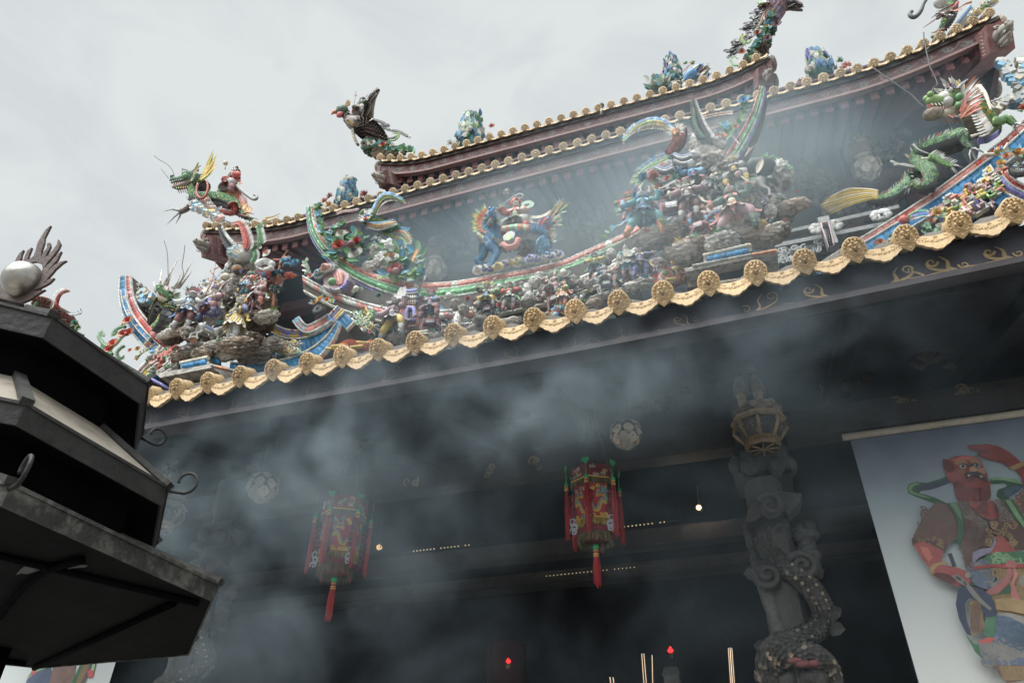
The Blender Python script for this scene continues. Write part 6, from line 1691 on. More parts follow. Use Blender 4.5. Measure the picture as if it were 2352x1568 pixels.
for (path,L) in (([(1990,530),(2020,480),(2060,440),(2090,400)],150),([(2010,600),(2035,590),(2045,610),(2050,650)],85),([(1660,660),(1680,620),(1690,590)],80),([(1980,560),(2040,520),(2090,500)],90)):
    ps = [W(*cE(*q),YQ - .05) for q in cr(path,12)]; kk = PX(ps[0]) * sc_; b = MB()
    for p in ps:
        for j in range(3):
            a = U(-.5,1.1); d = V((cos(a),-.15,sin(a))); b.petal(p,d,(0,-1,0),L * kk * U(.7,1.2),16 * kk,CH(['white','lime','yellow','white']),tip=.6); b.petal(p + V((0,-.03,0)),d,(0,-1,0),L * .45 * kk,16 * kk,CH(['red','orange','blue']))
    b.build('flame_fur',q_)
b = MB(); ps = [W(*cE(*q),YQ - .1) for q in cr([(1970,560),(2000,510),(2040,470),(2060,460)],12)]; b.tube(ps,[.12 - .005 * i for i in range(13)],'blue',9); b.scales(ps,[.12 - .005 * i for i in range(13)],['blue','lblue','red'],.09); b.build('tail',q_)
b = MB(); b.petal(W(*cE(1740,540),YQ - .42),(.1,-.1,-1),(0,-1,0),.30,.2,'grey',tip=.85); b.petal(W(*cE(1735,560),YQ - .46),(.1,-.1,-1),(0,-1,0),.2,.11,'lime',tip=.85)
band(b,[cE(1680,500),cE(1800,480),cE(1900,490)],[cE(1690,530),cE(1800,520),cE(1890,530)],YQ - .3,9,'mint',.03,.05,('orange',.3)); b.tube([W(*cE(*q),YQ - .25) for q in cr([(1690,640),(1730,665),(1790,650),(1810,600)],12)],.05,'pink',8); b.build('saddle',q_)
rd = warrior(cE,1790,610,350,YQ - .1,'ride',['pink','mint','cream','red','grey'],'laughing child rider in red with a topknot on the blue beast','topknot','hook',1.0)
b = MB(); c = W(*cE(1790,320),YQ + .12); b.ball(c,46 * PX(c) * sc_,'red',14,10); b.ball(W(*cE(1720,222),YQ),.035,'cream',8,6); b.tube([W(*cE(1720,222),YQ),W(*cE(1735,262),YQ)],.008,'grey',5); b.build('red_ball',None,'red ball behind the child rider with a small finial bead','ornament')
b = MB(); ribbon(b,[W(*cE(*q),YQ - .02) for q in cr([(1800,390),(1840,330),(1890,310),(1920,330),(1890,350),(1850,370),(1830,410)],24)],.035,'mint'); ribbon(b,[W(*cE(*q),YQ - .06) for q in cr([(1860,420),(1930,430),(2000,420),(2070,380)],14)],.03,'cream'); b.build('floating_scarf',None,'green scarf looping behind the child rider','ornament')
w1 = empty('wire_whisker',W(*cE(1640,380),YQ),'two thin curved wires rising from the blue beast muzzle','wire'); wire([W(*cE(*q),YQ) for q in ((1625,400),(1610,310),(1570,260),(1530,222))],.006,w1,'strand'); wire([W(*cE(*q),YQ) for q in ((1640,370),(1650,320),(1662,270),(1668,212))],.006,w1,'strand')
def cloud_bank(cf,x0,x1,y0,y1,n,Y,label,cols):
    root = empty('cloud_base',W(*cf((x0 + x1) / 2,(y0 + y1) / 2),Y),label,'ornament'); b = MB(); sc2_ = abs(cf(100,0)[0] - cf(0,0)[0]) / 100
    for i in range(n):
        t = i / (n - 1); c = W(*cf(x0 + (x1 - x0) * t,y0 + (y1 - y0) * t + U(-14,14)),Y - U(0,.12)); k = PX(c) * sc2_; r = U(26,44) * k; m = CH(cols)
        for (f,mm,dy) in ((1.0,'white',0),(.8,m,.03),(.5,'white',.06),(.3,m,.08)): b.ball(c + V((0,-dy,(f - 1) * r * .2)),(r * f * 1.25,.05,r * f),mm,12,8)
        for j in range(6): a = PI * j / 5; b.petal(c,(cos(a),-.2,sin(a)),(0,-1,0),r * 1.3,r * .6,CH(['white','white',m]),tip=.85)
    b.build('clouds',root); return root
cloud_bank(cE,1500,2120,850,740,13,YQ - .15,'coloured porcelain clouds under the blue beast',['violet','green','yellow','violet','lblue','white'])
# left swallowtail garden
YP = 8.45
sprig(cE,[(340,640),(285,560),(265,460),(250,380),(240,350)],YP - .05,44,['green','green','mint','lblue','lime'],'leafy branch climbing the left swallowtail tip',n=26)
sprig(cE,[(330,600),(360,520),(410,510),(450,480)],YP - .05,38,['green','lblue','white','mint'],'leaf spray with blue leaves right of the left swallowtail tip',n=16)
pe = empty('peony_bush',W(*cE(480,700),YP),'bank of red and white peonies inside the left curve of the green ridge','plant'); b = MB()
for i in range(90):
    c = W(*cE(U(350,640),U(560,770)),YP + U(-.1,.15)); a = U(0,6.28); b.petal(c,(cos(a),-.4,sin(a)),(0,-1,0),.2,.12,CH(['green','dgreen','mint','teal','lime']),curl=.2)
b.build('leaves',pe)
for (x,y,R,cc) in ((410,672,72,['maroon','red','red','coral']),(550,635,56,['maroon','red','red']),(428,575,52,['white','cream','grey']),(545,730,72,['white','white','grey','dgrey']),(410,545,26,['red','coral'])):
    f = MB(); c = W(*cE(x,y),YP - .15); f.flower(c,(U(-.2,.2),-1,.25),R * PX(c) * sc_,cc,6,12); f.build('bloom',pe)
b = MB(); c = W(*cE(497,640),YP - .3); b.ball(c,32 * PX(c) * sc_,'maroon',16,12); b.build('seed_ball',pe)
pe2 = empty('peony_bush',W(*cE(850,830),YP),'white and red peonies at the foot of the left phoenix rock','plant'); b = MB()
for i in range(90):
    c = W(*cE(U(760,1060),U(680,920)),YP + U(-.1,.1)); a = U(0,6.28); b.petal(c,(cos(a),-.4,sin(a)),(0,-1,0),.2,.11,CH(['green','lblue','mint','lime']),curl=.2)
b.build('leaves',pe2)
for (x,y,R,cc) in ((830,765,62,['white','white','grey','orange']),(850,855,76,['maroon','red','maroon','coral']),(1010,780,30,['white','cream']),(915,680,34,['lblue','white'])):
    f = MB(); c = W(*cE(x,y),YP - .15); f.flower(c,(U(-.2,.2),-1,.25),R * PX(c) * sc_,cc,6,12); f.build('bloom',pe2)
b = MB(); c = W(*cE(850,850),YP - .3); b.ball(c,30 * PX(c) * sc_,'maroon',16,12); b.petal(W(*cE(975,770),YP - .2),(.5,0,1),(0,-1,0),.25,.06,'orange'); b.build('seed_ball',pe2)
sprig(cE,[(930,880),(1000,880),(1040,840),(1055,830)],YP - .1,40,['lime','mint','green'],'pale green leaf spray right of the left phoenix rock',n=14)
rocks(cE,[(720,690,60,70),(800,680,60,60),(660,820,70,40),(760,780,60,70),(830,700,40,50),(700,620,40,30)],YP + .05,'white crystal rock beneath the left phoenix',['rockwhite','white','rockwhite'],seed=260)
agave(cE,700,640,60,YP - .1,'teal','teal grass tuft on the white crystal rock'); agave(cE,770,740,44,YP - .2,'yellow','yellow grass tuft low on the white crystal rock')
def phoenix(label,body,neckhead,wings,tails,Y,cf,parts_):
    root = empty('phoenix_statue',W(*cf(*body[0][:2]),Y),label,'statue','phoenixes on the temple roof'); s0 = abs(cf(100,0)[0] - cf(0,0)[0]) / 100
    b = MB(); pts,rad = TP([(q[0],q[1],q[2] * s0,*(q[3:])) for q in body],Y,24,cf); b.tube(pts,rad,parts_['skin'][0],12); b.scales(pts,rad,parts_['skin'],rad[10] * .5,lift=.3); b.build('body',root)
    b = MB(); hx,hy,hr,fx,fy = neckhead; c = W(*cf(hx,hy),Y - .2); k = PX(c) * s0
    b.ball(c,hr * k,parts_['face'],14,10); d = (W(*cf(hx + fx,hy + fy),Y - .35) - c).normalized()
    b.tube([c + d * hr * k * .7,c + d * hr * k * 1.5 + V((0,0,.01)),c + d * hr * k * 2.1 - V((0,0,hr * k * .5))],[hr * k * .42,hr * k * .3,hr * k * .03],'yellow',8)
    sd = d.cross(V((0,-1,0)));
    for s_ in (-1,1): b.ball(c + V((s_ * hr * k * .1,-hr * k * .85,hr * k * .3)) + d * hr * k * .1 * s_,hr * k * .28,'white',9,7); b.ball(c + V((s_ * hr * k * .1,-hr * k * 1.05,hr * k * .32)) + d * hr * k * .1 * s_,hr * k * .15,'black',7,5)
    for s_ in (-1,1): b.ball(c + V((s_ * hr * k * .4,-hr * k * .6,-hr * k * .9)),(hr * k * .35,hr * k * .25,hr * k * .6),'red',9,7)
    o = b.build('head',root); b = MB()
    for i in range(70):
        a = U(0,2 * PI); q = V((cos(a),-.25,sin(a))) - d * .6; t = RNG.random(); b.petal(c - d * hr * k * .3 - V((0,.02 * t,0)),q,(0,-1,0),hr * k * (1.0 + 1.7 * t),hr * k * .34,parts_['crest'][min(int(t * len(parts_['crest'])),len(parts_['crest']) - 1)],tip=.6)
    b.build('crest',o)
    for wg in wings:
        b = MB(); wing(b,wg[0],wg[1],wg[2],wg[3],wg[4],Y + (wg[5] if len(wg) > 5 else 0),cf); b.build('wing',root)
    for tl_ in tails:
        b = MB(); plume(b,tl_[0],Y + .05,cf,tl_[1],tl_[1] * .4,tl_[2],tl_[3],34,tl_[4]); b.build('tail_plume',root)
    return root
phoenix('phoenix with blue wing and fiery crest flying above the left peonies',[(600,400,40),(640,440,46),(720,480,44),(800,510,36),(870,500,20)],(625,430,30,30,30),[([(640,400),(690,370),(730,290),(780,255),(850,270),(910,310)],((.05,1),(.5,.85)),(70,40,70),22,[['white','cream'],['yellow','lime'],['blue','lblue']]),([(650,480),(720,490),(790,480),(850,470)],((-.15,1),(.25,1)),(50,40,30),18,[['white','white'],['orange','yellow'],['blue','teal']],-.12)],
        [([(760,530),(860,540),(930,560),(960,620),(930,680)],12,34,['green','mint','lime','white'],'pink'),([(750,550),(830,580),(900,600),(940,650),(920,720)],10,30,['red','mint','pink','white'],'lime'),([(740,560),(690,580),(650,640),(640,690)],9,24,['lime','mint','dgrey'],'grey'),([(850,510),(900,520),(950,525)],12,22,['blue','lblue'],'blue'),([(560,370),(500,380),(440,385),(395,400)],10,22,['white','pink','red'],'grey')],YQ - .1,cE,dict(skin=['teal','lime','yellow','green'],face='blue',crest=['lblue','orange','yellow','white']))
phoenix('phoenix with outspread left wing hovering beside the right summit',[(960,400,44),(960,450,46),(940,510,42),(880,580,26)],(930,420,34,-30,34),[([(900,420),(850,360),(760,345),(680,370),(600,430),(550,500)],((.05,1),(-.5,.8)),(90,20,55),22,[['white','white','cream'],['yellow','lime'],['blue','lblue','navy']])],
        [([(920,560),(820,600),(740,640),(650,715)],13,40,['lblue','blue','cream'],'blue'),([(900,600),(800,650),(720,680),(640,750),(620,800)],13,40,['green','mint','cream'],'lime'),([(890,620),(780,690),(700,750),(650,830)],12,36,['white','teal','pink','mint'],'red'),([(960,520),(900,560),(840,590),(780,610)],13,30,['yellow','cream','orange'],'red'),([(1120,320),(1200,300),(1290,285),(1340,280)],9,26,['white','cream','coral'],'brown')],YH + .3,cF,dict(skin=['red','maroon','coral'],face='orange',crest=['blue','orange','lime','lblue','cream','white']))
sprig(cF,[(1300,490),(1360,400),(1420,320),(1440,230),(1440,180)],YP - .05,42,['mint','green','lime','mint'],'pale green vine with a blue flower climbing the right swallowtail tip',[(1435,195,48,['lblue','lblue'],'peony'),(1375,390,26,['pink','coral'],'peony'),(1265,460,44,['pink','coral','white'],'peony'),(1200,430,34,['lblue','white'],'peony'),(1170,450,30,['coral'],'peony')],n=26,stem='mint')
sprig(cF,[(1260,470),(1290,420),(1290,380)],YP - .05,44,['green','lblue','mint'],'short leaf spray left of the pale green vine',n=10)

# white blossom vase and corner ornament left of the left ridge knot
sprig(cE,[(170,900),(160,850),(150,780)],8.1,40,['white','cream','mint'],'white blossom twig at the left end of the relief wall',[(180,895,30,['white','pink'],'peony')],n=12)
r = empty('knot_ornament',W(*cE(350,880),8.05),'green apple shaped knob in a pink and lilac tiled corner frame','ornament'); b = MB(); b.ball(W(*cE(350,935),8.0),34 * PX(W(*cE(350,935),8.0)) * sc_,'green',12,9)
band(b,[cE(280,960),cE(370,990),cE(440,960),cE(475,900)],[cE(285,980),cE(375,1010),cE(455,975),cE(490,905)],8.05,12,'white',.03,.05,('violet',.4)); band(b,[cE(345,910),cE(400,840),cE(440,870)],[cE(350,950),cE(420,960),cE(440,890)],8.1,6,'pinkglaze',.02); slab(b,[cE(280,900),cE(400,830),cE(480,880)],[cE(290,990),cE(375,1010),cE(480,910)],8.12,.3,'mauve',n=10); b.build('frame',r)
cloud_bank(cE,250,330,870,830,4,8.1,'small blue and pink cloud scrolls left of the tiled knot',['lblue','pink','mint'])

# ================================================================== green dragon on the right ridge
YD = 7.2
dr = empty('dragon_statue',W(*cS(700,560),YD),'large green dragon with gaping mouth descending the right blue tiled ridge','statue','dragons on the temple roof')
b = MB(); pts,rad,k = beast_tube(b,[(-60,1090,40,.0),(60,1090,50,-.05),(170,1060,56,-.05),(250,990,56),(300,960,50,.1),(330,880,44,.15),(400,850,50,.05),(430,960,50,-.1),(500,960,56,-.15),(540,870,58,-.12),(500,780,60,.0),(430,720,60,.1),(420,660,66,.1),(500,600,74,.0),(620,560,82,-.05),(740,520,84,-.08),(830,470,76,.0)],YD,cS,['green','lime','green','dgreen'],'dgrey',30,110); b.build('body',dr)
f = MB(); fins(f,pts[60:],rad[60:],(-.35,-.1,1),85 * k,22 * k,['white','white','pink'],2); f.build('back_fins',dr); f = MB(); fins(f,pts[:60],rad[:60],(-.3,-.3,.8),60 * k,18 * k,['white','pink','cream'],2); f.build('back_fins',dr)
b = MB(); pts2,rad2,k = beast_tube(b,[(1130,440,90,.15),(1080,380,110,.05),(1010,260,100,-.05),(930,160,78,-.1),(880,110,60,-.12)],YD,cS,['green','lime','green','yellow'],'lotus',32,40,up=(1,.4,.3)); b.build('neck',dr)
b = MB()
for i in range(12):
    t = i / 11; c = W(*cS(905 + 150 * t,140 + 290 * t),YD - .2 - .08 * t); w_ = 120 + 110 * t; kk = PX(c) * .238; b.petal(c,(.35,-.2,-1),(-.3,-1,0),62 * kk,w_ * kk * .66,['lotus','grey','rock'][i % 3],curl=.1,tip=.9)
b.build('belly_plates',dr)
hd = dragon_head(dr,W(*cS(775,165),YD - .1),(-1,-.42,-.16),.20,'lime','mauve',['pink','white','coral'],up=(-.1,-.35,1))
b = MB(); sc_s = .238
for (x,y,R,m) in ((700,140,52,'grey'),(805,172,34,'green'),(540,165,40,'pink'),(665,100,60,'white')): c = W(*cS(x,y),YD - .2); b.ball(c,R * PX(c) * sc_s,m,12,9)
b.ball(W(*cS(565,255),YD - .16),(.12,.09,.07),'rockbrown',14,9)
for i in range(24): a = U(-.6,1.4); c = W(*cS(840 + U(-30,20),160 + U(-60,150)),YD - .2); b.petal(c,(cos(a) * .9,-.2,sin(a) * .5),(0,-1,0),.22,.05,CH(['pink','white','coral']),tip=.6)
b.build('face',hd)
b = MB()
for (x,y,dx,dz,L,m) in ((790,20,-.05,1,170,'grey'),(840,30,-.15,1,140,'yellow'),(740,30,-.6,1,120,'white'),(700,50,-.9,.7,110,'white'),(860,40,.1,1,120,'yellow'),(770,-20,-.3,1,110,'cream'),(640,60,-.6,1,100,'cream'),(780,20,-.2,1,90,'purple'),(720,0,-.4,1,150,'grey')):
    c = W(*cS(x,y),YD - .05); kk = PX(c) * sc_s; b.petal(c,(dx,-.1,dz),(0,-1,0),L * kk,40 * kk,m,curl=.15,tip=.6)
b.build('horn',hd)
wire([W(*cG(*q),YD - .1) for q in ((1340,960),(1290,920),(1220,850),(1100,765),(990,690),(885,612))],.008,hd); wire([W(*cG(*q),YD - .1) for q in ((1430,900),(1410,800),(1455,750),(1390,600),(1370,520),(1340,370),(1332,290))],.008,hd)
tp = MB()
for i in range(13):
    a = -.30 + .40 * i / 12
    ps = cr([(0,0),(-120 + 10 * i * .3,70 * a - 10),(-300,330 * a + 70 - 20 * abs(i - 6) * .0),(-560 + 16 * abs(i - 6),160 + 130 * (i / 12 - .5))],16)
    q = [W(*cS(30 + x,1060 + (i - 6) * 7 + y * .62 - 20),YD - .08 - .01 * (i % 2)) for x,y in ps]; kk = PX(q[0]) * sc_s
    tp.tube(q,[11 * kk * (1 - .7 * j / 16) for j in range(17)],'yellow' if i % 5 else 'cream',6)
tp.build('tail_plume',dr)
claw_leg(dr,[(520,670,34),(600,690,26),(640,720,22),(740,760,20)],YD - .3,cS,['lime','green'],spikes=['grey','white']); claw_leg(dr,[(820,440,40),(880,470,30),(860,510,26),(930,590,18)],YD - .3,cS,['dgreen','green','grey'],toe=1.3); claw_leg(dr,[(1130,330,40),(1200,330,36),(1270,300,30),(1340,350,20)],YD - .25,cS,['lime','green']); claw_leg(dr,[(420,960,30),(400,900,26),(360,940,22),(330,960,18)],YD - .3,cS,['lime','white'])
b = MB()
for path,r0 in (([(370,550),(420,600),(520,640)],12),([(450,690),(560,680),(640,700)],12),([(150,715),(250,750),(380,770)],16),([(180,750),(280,740),(380,760)],12),([(880,410),(860,460),(910,520)],16),([(910,480),(1000,450),(1050,430)],16),([(1080,110),(1110,160),(1150,200)],12),([(1000,-10),(1060,60),(1090,130),(1120,220)],26),([(1120,140),(1180,120),(1230,100)],13)):
    b = MB(); p_,r_ = TP([(x,y,r0 * sc_s) for x,y in path],YD - .25,12,cS); b.tube(p_,[q * (1 - .6 * i / 12) for i,q in enumerate(r_)],CH(['grey','cream']),7); b.build('flame_tendril',dr)
b = MB(); band(b,[cS(985,490),cS(1100,470),cS(1200,400)],[cS(990,525),cS(1100,510),cS(1195,440)],YD - .2,4,'navy',.02,.05,('violet',.5)); b.build('neck_collar',dr)
# blue shard scroll at the right edge, behind the dragon
b = MB()
for (path,w_) in (([(2040,570),(2080,640),(2130,700),(2200,800),(2180,900)],60),([(2020,560),(2060,610),(2080,680)],40),([(2200,560),(2231,640),(2200,720)],60),([(2000,960),(2080,910),(2160,920),(2231,900)],60)):
    for q in cr(path,22):
        for j in range(3): c = W(*cG(q[0] + U(-w_,w_) * .5,q[1] + U(-w_,w_) * .5),7.7 + U(0,.2)); k = PX(c) * .256; b.box(c,(58 * k,.08,44 * k),CH(['grey','lblue','grey','grey','cream']),Matrix.Rotation(U(-1,1),3,'Y'))
b.build('shard_scroll',None,'scroll of grey and blue shards at the right edge behind the green dragon','ornament')
bloom(cS,1425,200,44,YD - .3,['red','coral'],'scarlet bloom on the right end of the blue tiled ridge')
# flowers just above the right hand gold tiles
for (cf,x,y,R,cc,kind,lb,lf) in ((cS,600,1210,60,['yellow','orange','yellow'],'tuft','yellow chrysanthemum above the right gold tiles',5),(cS,540,1300,46,['coral','orange'],'peony','orange ruffled flower below the yellow chrysanthemum',2),(cS,630,1340,42,['white','cream'],'peony','white ruffled flower beside the tile end',3),(cS,50,1510,60,['coral','orange'],'peony','orange flower low behind the tile before the balustrade',2),(cS,350,1400,40,['mauve','pink'],'peony','mauve flower above a gold tile end',2),(cS,150,1430,26,['mint','green'],'tuft','little green tuft by the orange flower',2)):
    bloom(cf,x,y,R,5.7,cc,lb,kind,leaves=lf,lm='mint')
sprig(cS,[(480,1440),(500,1380),(520,1350),(560,1390)],5.65,60,['mint','green'],'mint green succulent sprig between the right tile ends',n=10,stem='mint')
r = empty('phoenix_statue',W(*cS(340,1290),5.7),'tiny red and violet bird spreading its wing above a gold tile end','statue'); b = MB(); wing(b,[(330,1270),(400,1250),(490,1250)],((.5,.5),(.95,.1)),(60,40,4),20,['white','violet','green'],5.7,cS,14); b.tuft(W(*cS(300,1290),5.68),(0,-1,.2),.08,['red','pink','lblue','green'],46); b.ball(W(*cS(275,1275),5.62),.04,'red'); b.build('body',r)
r = empty('curled_finial',W(*cS(1180,610),6.4),'cream scroll finial with yellow and blue stripes on the blue tiled ridge','ornament'); b = MB(); p_,r_ = TP([(1280,540,3),(1250,590,4),(1190,640,5),(1110,650,5),(1070,640,4),(1075,620,3)],6.8,24,cS); b.tube(p_,r_,'cream',8); c = W(*cS(1190,610),6.75); b.ball(c,(.045,.03,.035),'yellow')
for i in range(4): b.tube([c + V((-.035 + .022 * i,-.03,-.03)),c + V((-.03 + .022 * i,-.03,.03))],.006,['blue','orange','navy'][i % 3],6)
b.build('scroll',r)

# ================================================================== figures on the main hall's eaves
YE1,YE2 = 10.75,11.75
dl = empty('dragon_statue',W(*cC(700,950),YE1),'green and red dragon with forked horns rearing over the left eave corner','statue','dragons on the temple roof')
b = MB(); pts,rad,k = beast_tube(b,[(960,1120,16),(900,1080,26),(860,1020,40),(800,985,46),(720,970,48),(640,970,50),(560,960,46),(540,910,40),(590,870,46),(620,880,44)],YE1,cC,['green','lime','dgreen','green'],'dgrey',26,70); b.build('body',dl)
b = MB(); p_,r_ = TP([(570,850,2.5),(560,920,3),(590,965,3),(630,950,3),(650,880,2.5),(640,830,2.5)],YE1 - .3,24,cC); b.tube(p_,r_,'red',8); b.build('red_collar',dl)
hd = dragon_head(dl,W(*cC(500,835),YE1 - .1),(-1,-.25,-.06),.31,'dgreen','green',['yellow','lime','cream'],jaw='brown')
b = MB()
for i in range(9):
    a = .05 + .13 * i; c = W(*cC(560 + 5 * i,850 - 7 * i),YE1 - .1 - .02 * (i % 3)); b.petal(c,(cos(a),-.05,sin(a) * 1.2),(0,-1,0),.68 + .08 * (i % 3),.12,CH(['yellow','lime','yellow']),tip=.7)
b.build('mane',hd)
b = MB(); b.tube([W(*cC(*q),YE1) for q in ((510,800),(530,770),(555,740),(570,690))],[.05,.045,.04,.01],'black',7); b.tube([W(*cC(*q),YE1) for q in ((530,770),(512,775),(505,755))],[.04,.03,.01],'black',6); b.tube([W(*cC(*q),YE1) for q in ((555,745),(572,752),(578,738))],[.035,.03,.01],'black',6); b.build('antler',hd)
wire([W(*cC(*q),YE1) for q in ((385,790),(370,745),(330,700),(270,665),(228,632))],.011,hd); wire([W(*cC(*q),YE1) for q in ((340,810),(315,775),(285,738))],.011,hd)
claw_leg(dl,[(560,1000,30),(510,1030,20),(470,1060,15),(440,1070,14)],YE1 - .15,cC,['maroon','brown','dgreen'],toe=1.6); claw_leg(dl,[(840,1020,34),(860,1060,22),(830,1080,16),(760,1070,12)],YE1 - .2,cC,['red','maroon'],toe=1.4)
f = MB(); fins(f,pts[:34],rad[:34],(.5,-.2,.9),.36,.07,['orange','yellow','coral','red'],1); f.build('back_fins',dl)
b = MB()
for path in ([(860,1090),(940,1105),(1040,1130)],[(900,1100),(960,1080),(1010,1090)],[(830,1050),(880,1040),(930,1055)],[(1080,1145),(1110,1120),(1160,1110),(1215,1085)],[(1090,1150),(1150,1135),(1210,1105)]): p_,r_ = TP([(x,y,3) for x,y in path],YE1 - .1,10,cC); b = MB(); b.tube(p_,[q * (1 - .8 * i / 10) for i,q in enumerate(r_)],'maroon' if path[0][0] < 1000 else 'yellow',6); b.build('flame_tendril',dl)
warrior(cC,790,1000,310,YE1 - .05,'ride',['red','grey','pink','maroon','grey'],'red robed rider with topknot seated on the left eave corner dragon','topknot',None,rz=-.35)
b = MB(); ps = [W(*cC(*q),YE1 - .15) for q in cr([(880,870),(920,910),(970,950),(1010,975),(1035,965),(1030,945),(1010,940)],22)]; b.tube(ps,[.055 - .0012 * i for i in range(23)],'grey',7); b.ball(W(*cC(788,692),YE1),.07,'cream',8,6); b.tube([W(*cC(788,692),YE1),W(*cC(785,740),YE1)],.015,'cream',5); b.build('hooked_sceptre',None,'grey hooked sceptre held by the red robed rider','ornament')
cloud_bank(cC,545,740,1020,1140,15,YE1 - .15,'swirling grey and pink clouds under the left corner dragon',['pink','grey','lblue','grey','yellow']); cloud_bank(cC,620,720,990,1120,10,YE1 - .05,'second heap of grey cloud scrolls behind the corner dragon clouds',['pink','grey','lblue','coral'])
b = MB(); pa_ = [W(*cC(*q),YE1 + .05) for q in ((690,1085),(850,1160),(830,1175),(680,1105))]; b.poly(pa_,'white',(0,.2,0)); pb_ = [W(*cC(*q),YE1 + .0) for q in ((700,1098),(842,1163),(836,1170),(692,1106))]; b.poly(pb_,'blue',(0,.05,0)); b.build('hip_ridge',None,'white and blue hip ridge strip behind the left corner clouds','roof ridge')
agave(cC,980,1140,40,YE1 - .1,'green','green tuft at the tail of the left corner dragon')
# blue shard mountain and its flowers on the left lower eave
shards(cC,1725,1040,210,240,10.9,['teal','blue','navy','white','cream','teal','lblue'],'blue green shard mountain on the lower eave, left of the middle',[(1610,950,34,['maroon','coral']),(1570,990,36,['coral','orange']),(1600,1020,40,['orange','yellow']),(1530,1030,36,['dgreen','green']),(1880,940,46,['maroon','maroon','red']),(1850,980,44,['maroon','coral']),(1930,975,24,['lime'])])
# phoenix and rider on the upper left corner
ph = empty('phoenix_statue',W(*cC(1850,400),YE2),'dark phoenix perched on the upper left eave corner with one wing raised','statue','phoenixes on the temple roof')
b = MB(); p_,r_ = TP([(1740,290,5),(1745,340,9),(1790,375,17),(1850,400,22),(1920,440,20),(1990,500,14),(2050,560,8)],YE2,30,cC); b.tube(p_,r_,'brown',12); b.scales(p_,r_,['brown','maroon','dgrey','brown'],.14,lift=.3); b.build('body',ph)
b = MB(); c = W(*cC(1705,285),YE2 - .05); b.ball(c,.19,'dgreen',12,9); b.tube([c + V((-.12,-.05,-.02)),c + V((-.26,-.08,-.05)),c + V((-.30,-.08,-.14))],[.08,.05,.01],'orange',7); b.ball(c + V((-.02,-.05,-.2)),(.12,.08,.12),'red'); b.ball(c + V((-.08,-.15,.05)),.045,'white',7,5)
for i in range(12): b.petal(c + V((0,0,.12)),(.6 + .05 * i,-.1,.8 - .09 * i),(0,-1,0),.32,.06,CH(['yellow','lime','orange']))
b.build('head',ph)
b = MB(); wing(b,[(1860,350),(1880,290),(1900,220),(1940,160),(1995,115)],((.55,-.2),(-.2,.6)),(75,30,20),24,[['cream','grey','white'],['maroon','brown'],['brown','brown']],YE2 - .1,cC,26)
b.poly([W(*cC(*q),YE2 - .05) for q in ((1850,350),(1880,270),(1910,190),(1990,115),(1960,180),(1945,260),(1940,340),(1900,370))],'brown',(0,.06,0)); b.build('wing',ph)
b = MB()
for i in range(34): t = i / 33; c = W(*cC(1750 + 190 * t,330 + 50 * sin(t * PI) + 10),YE2 - .22); b.petal(c,(-.1 + .4 * t,-.25,-1),(0,-1,0),.22,.06,CH(['yellow','white','maroon','lime']))
b.build('breast_feathers',ph)
b = MB()
wing(b,[(1790,440),(1800,490),(1830,550)],((.3,.9),(.2,.9)),(60,20,10),22,['brown','brown','cream'],YE2 - .1,cC,12); b.build('wing',ph)
b = MB()
for path in ([(1930,350),(2000,370),(2060,400),(1990,400),(2060,430),(2150,450),(2220,490)],[(1920,360),(1980,420),(2030,460),(2010,480),(2060,500),(2120,490)]):
    ps = [W(*cC(*q),YE2 - .05) for q in cr(path,40)]
    for i in range(40): b.petal(ps[i],ps[i + 1] - ps[i],(0,-1,.2),.17,.11,CH(['dgrey','grey','brown']),curl=.1,tip=.85)
    b.tube(ps,.03,'dgrey',6)
plume(b,[(1910,390),(1940,440),(1990,490),(2060,530)],YE2 - .1,cC,8,4,22,['green','dgreen'],22,'mint'); plume(b,[(2060,520),(2120,510),(2150,480),(2140,460),(2100,460)],YE2 - .1,cC,7,4,22,['lime','yellow','green'],20,'green'); b.build('tail_plume',ph)
warrior(cC,1830,370,230,YE2 - .02,'ride',['green','pink','grey','dgrey','grey'],'small rider with crown on the upper left eave phoenix','cap','spear',.0,rz=-.4)
rocks(cC,[(1940,560,70,60),(2030,600,80,45),(1980,500,50,60),(2120,615,80,30)],YE2 + .1,'dark green mound beneath the upper left eave phoenix',['dgreen','rockbrown'],'mound',seed=300)
sprig(cC,[(1860,570),(1990,560),(2080,590),(2180,600),(2250,600)],YE2 - .15,52,['green','green','lblue','mint'],'flowering branch under the upper left eave phoenix',[(1935,545,40,['white','cream','grey'],'peony'),(2025,555,36,['orange','red','maroon'],'peony'),(1880,550,30,['maroon','brown'],'peony'),(2100,560,26,['white','cream'],'peony'),(2170,610,26,['cream','white'],'peony')],n=44)
b = MB(); plume(b,[(2220,600),(2260,580),(2270,610),(2240,630)],YE2 - .1,cC,7,4,20,['green','yellow','lime'],16,'green'); b.build('curled_fern',None,'curled green fern at the end of the upper left flowering branch','plant')
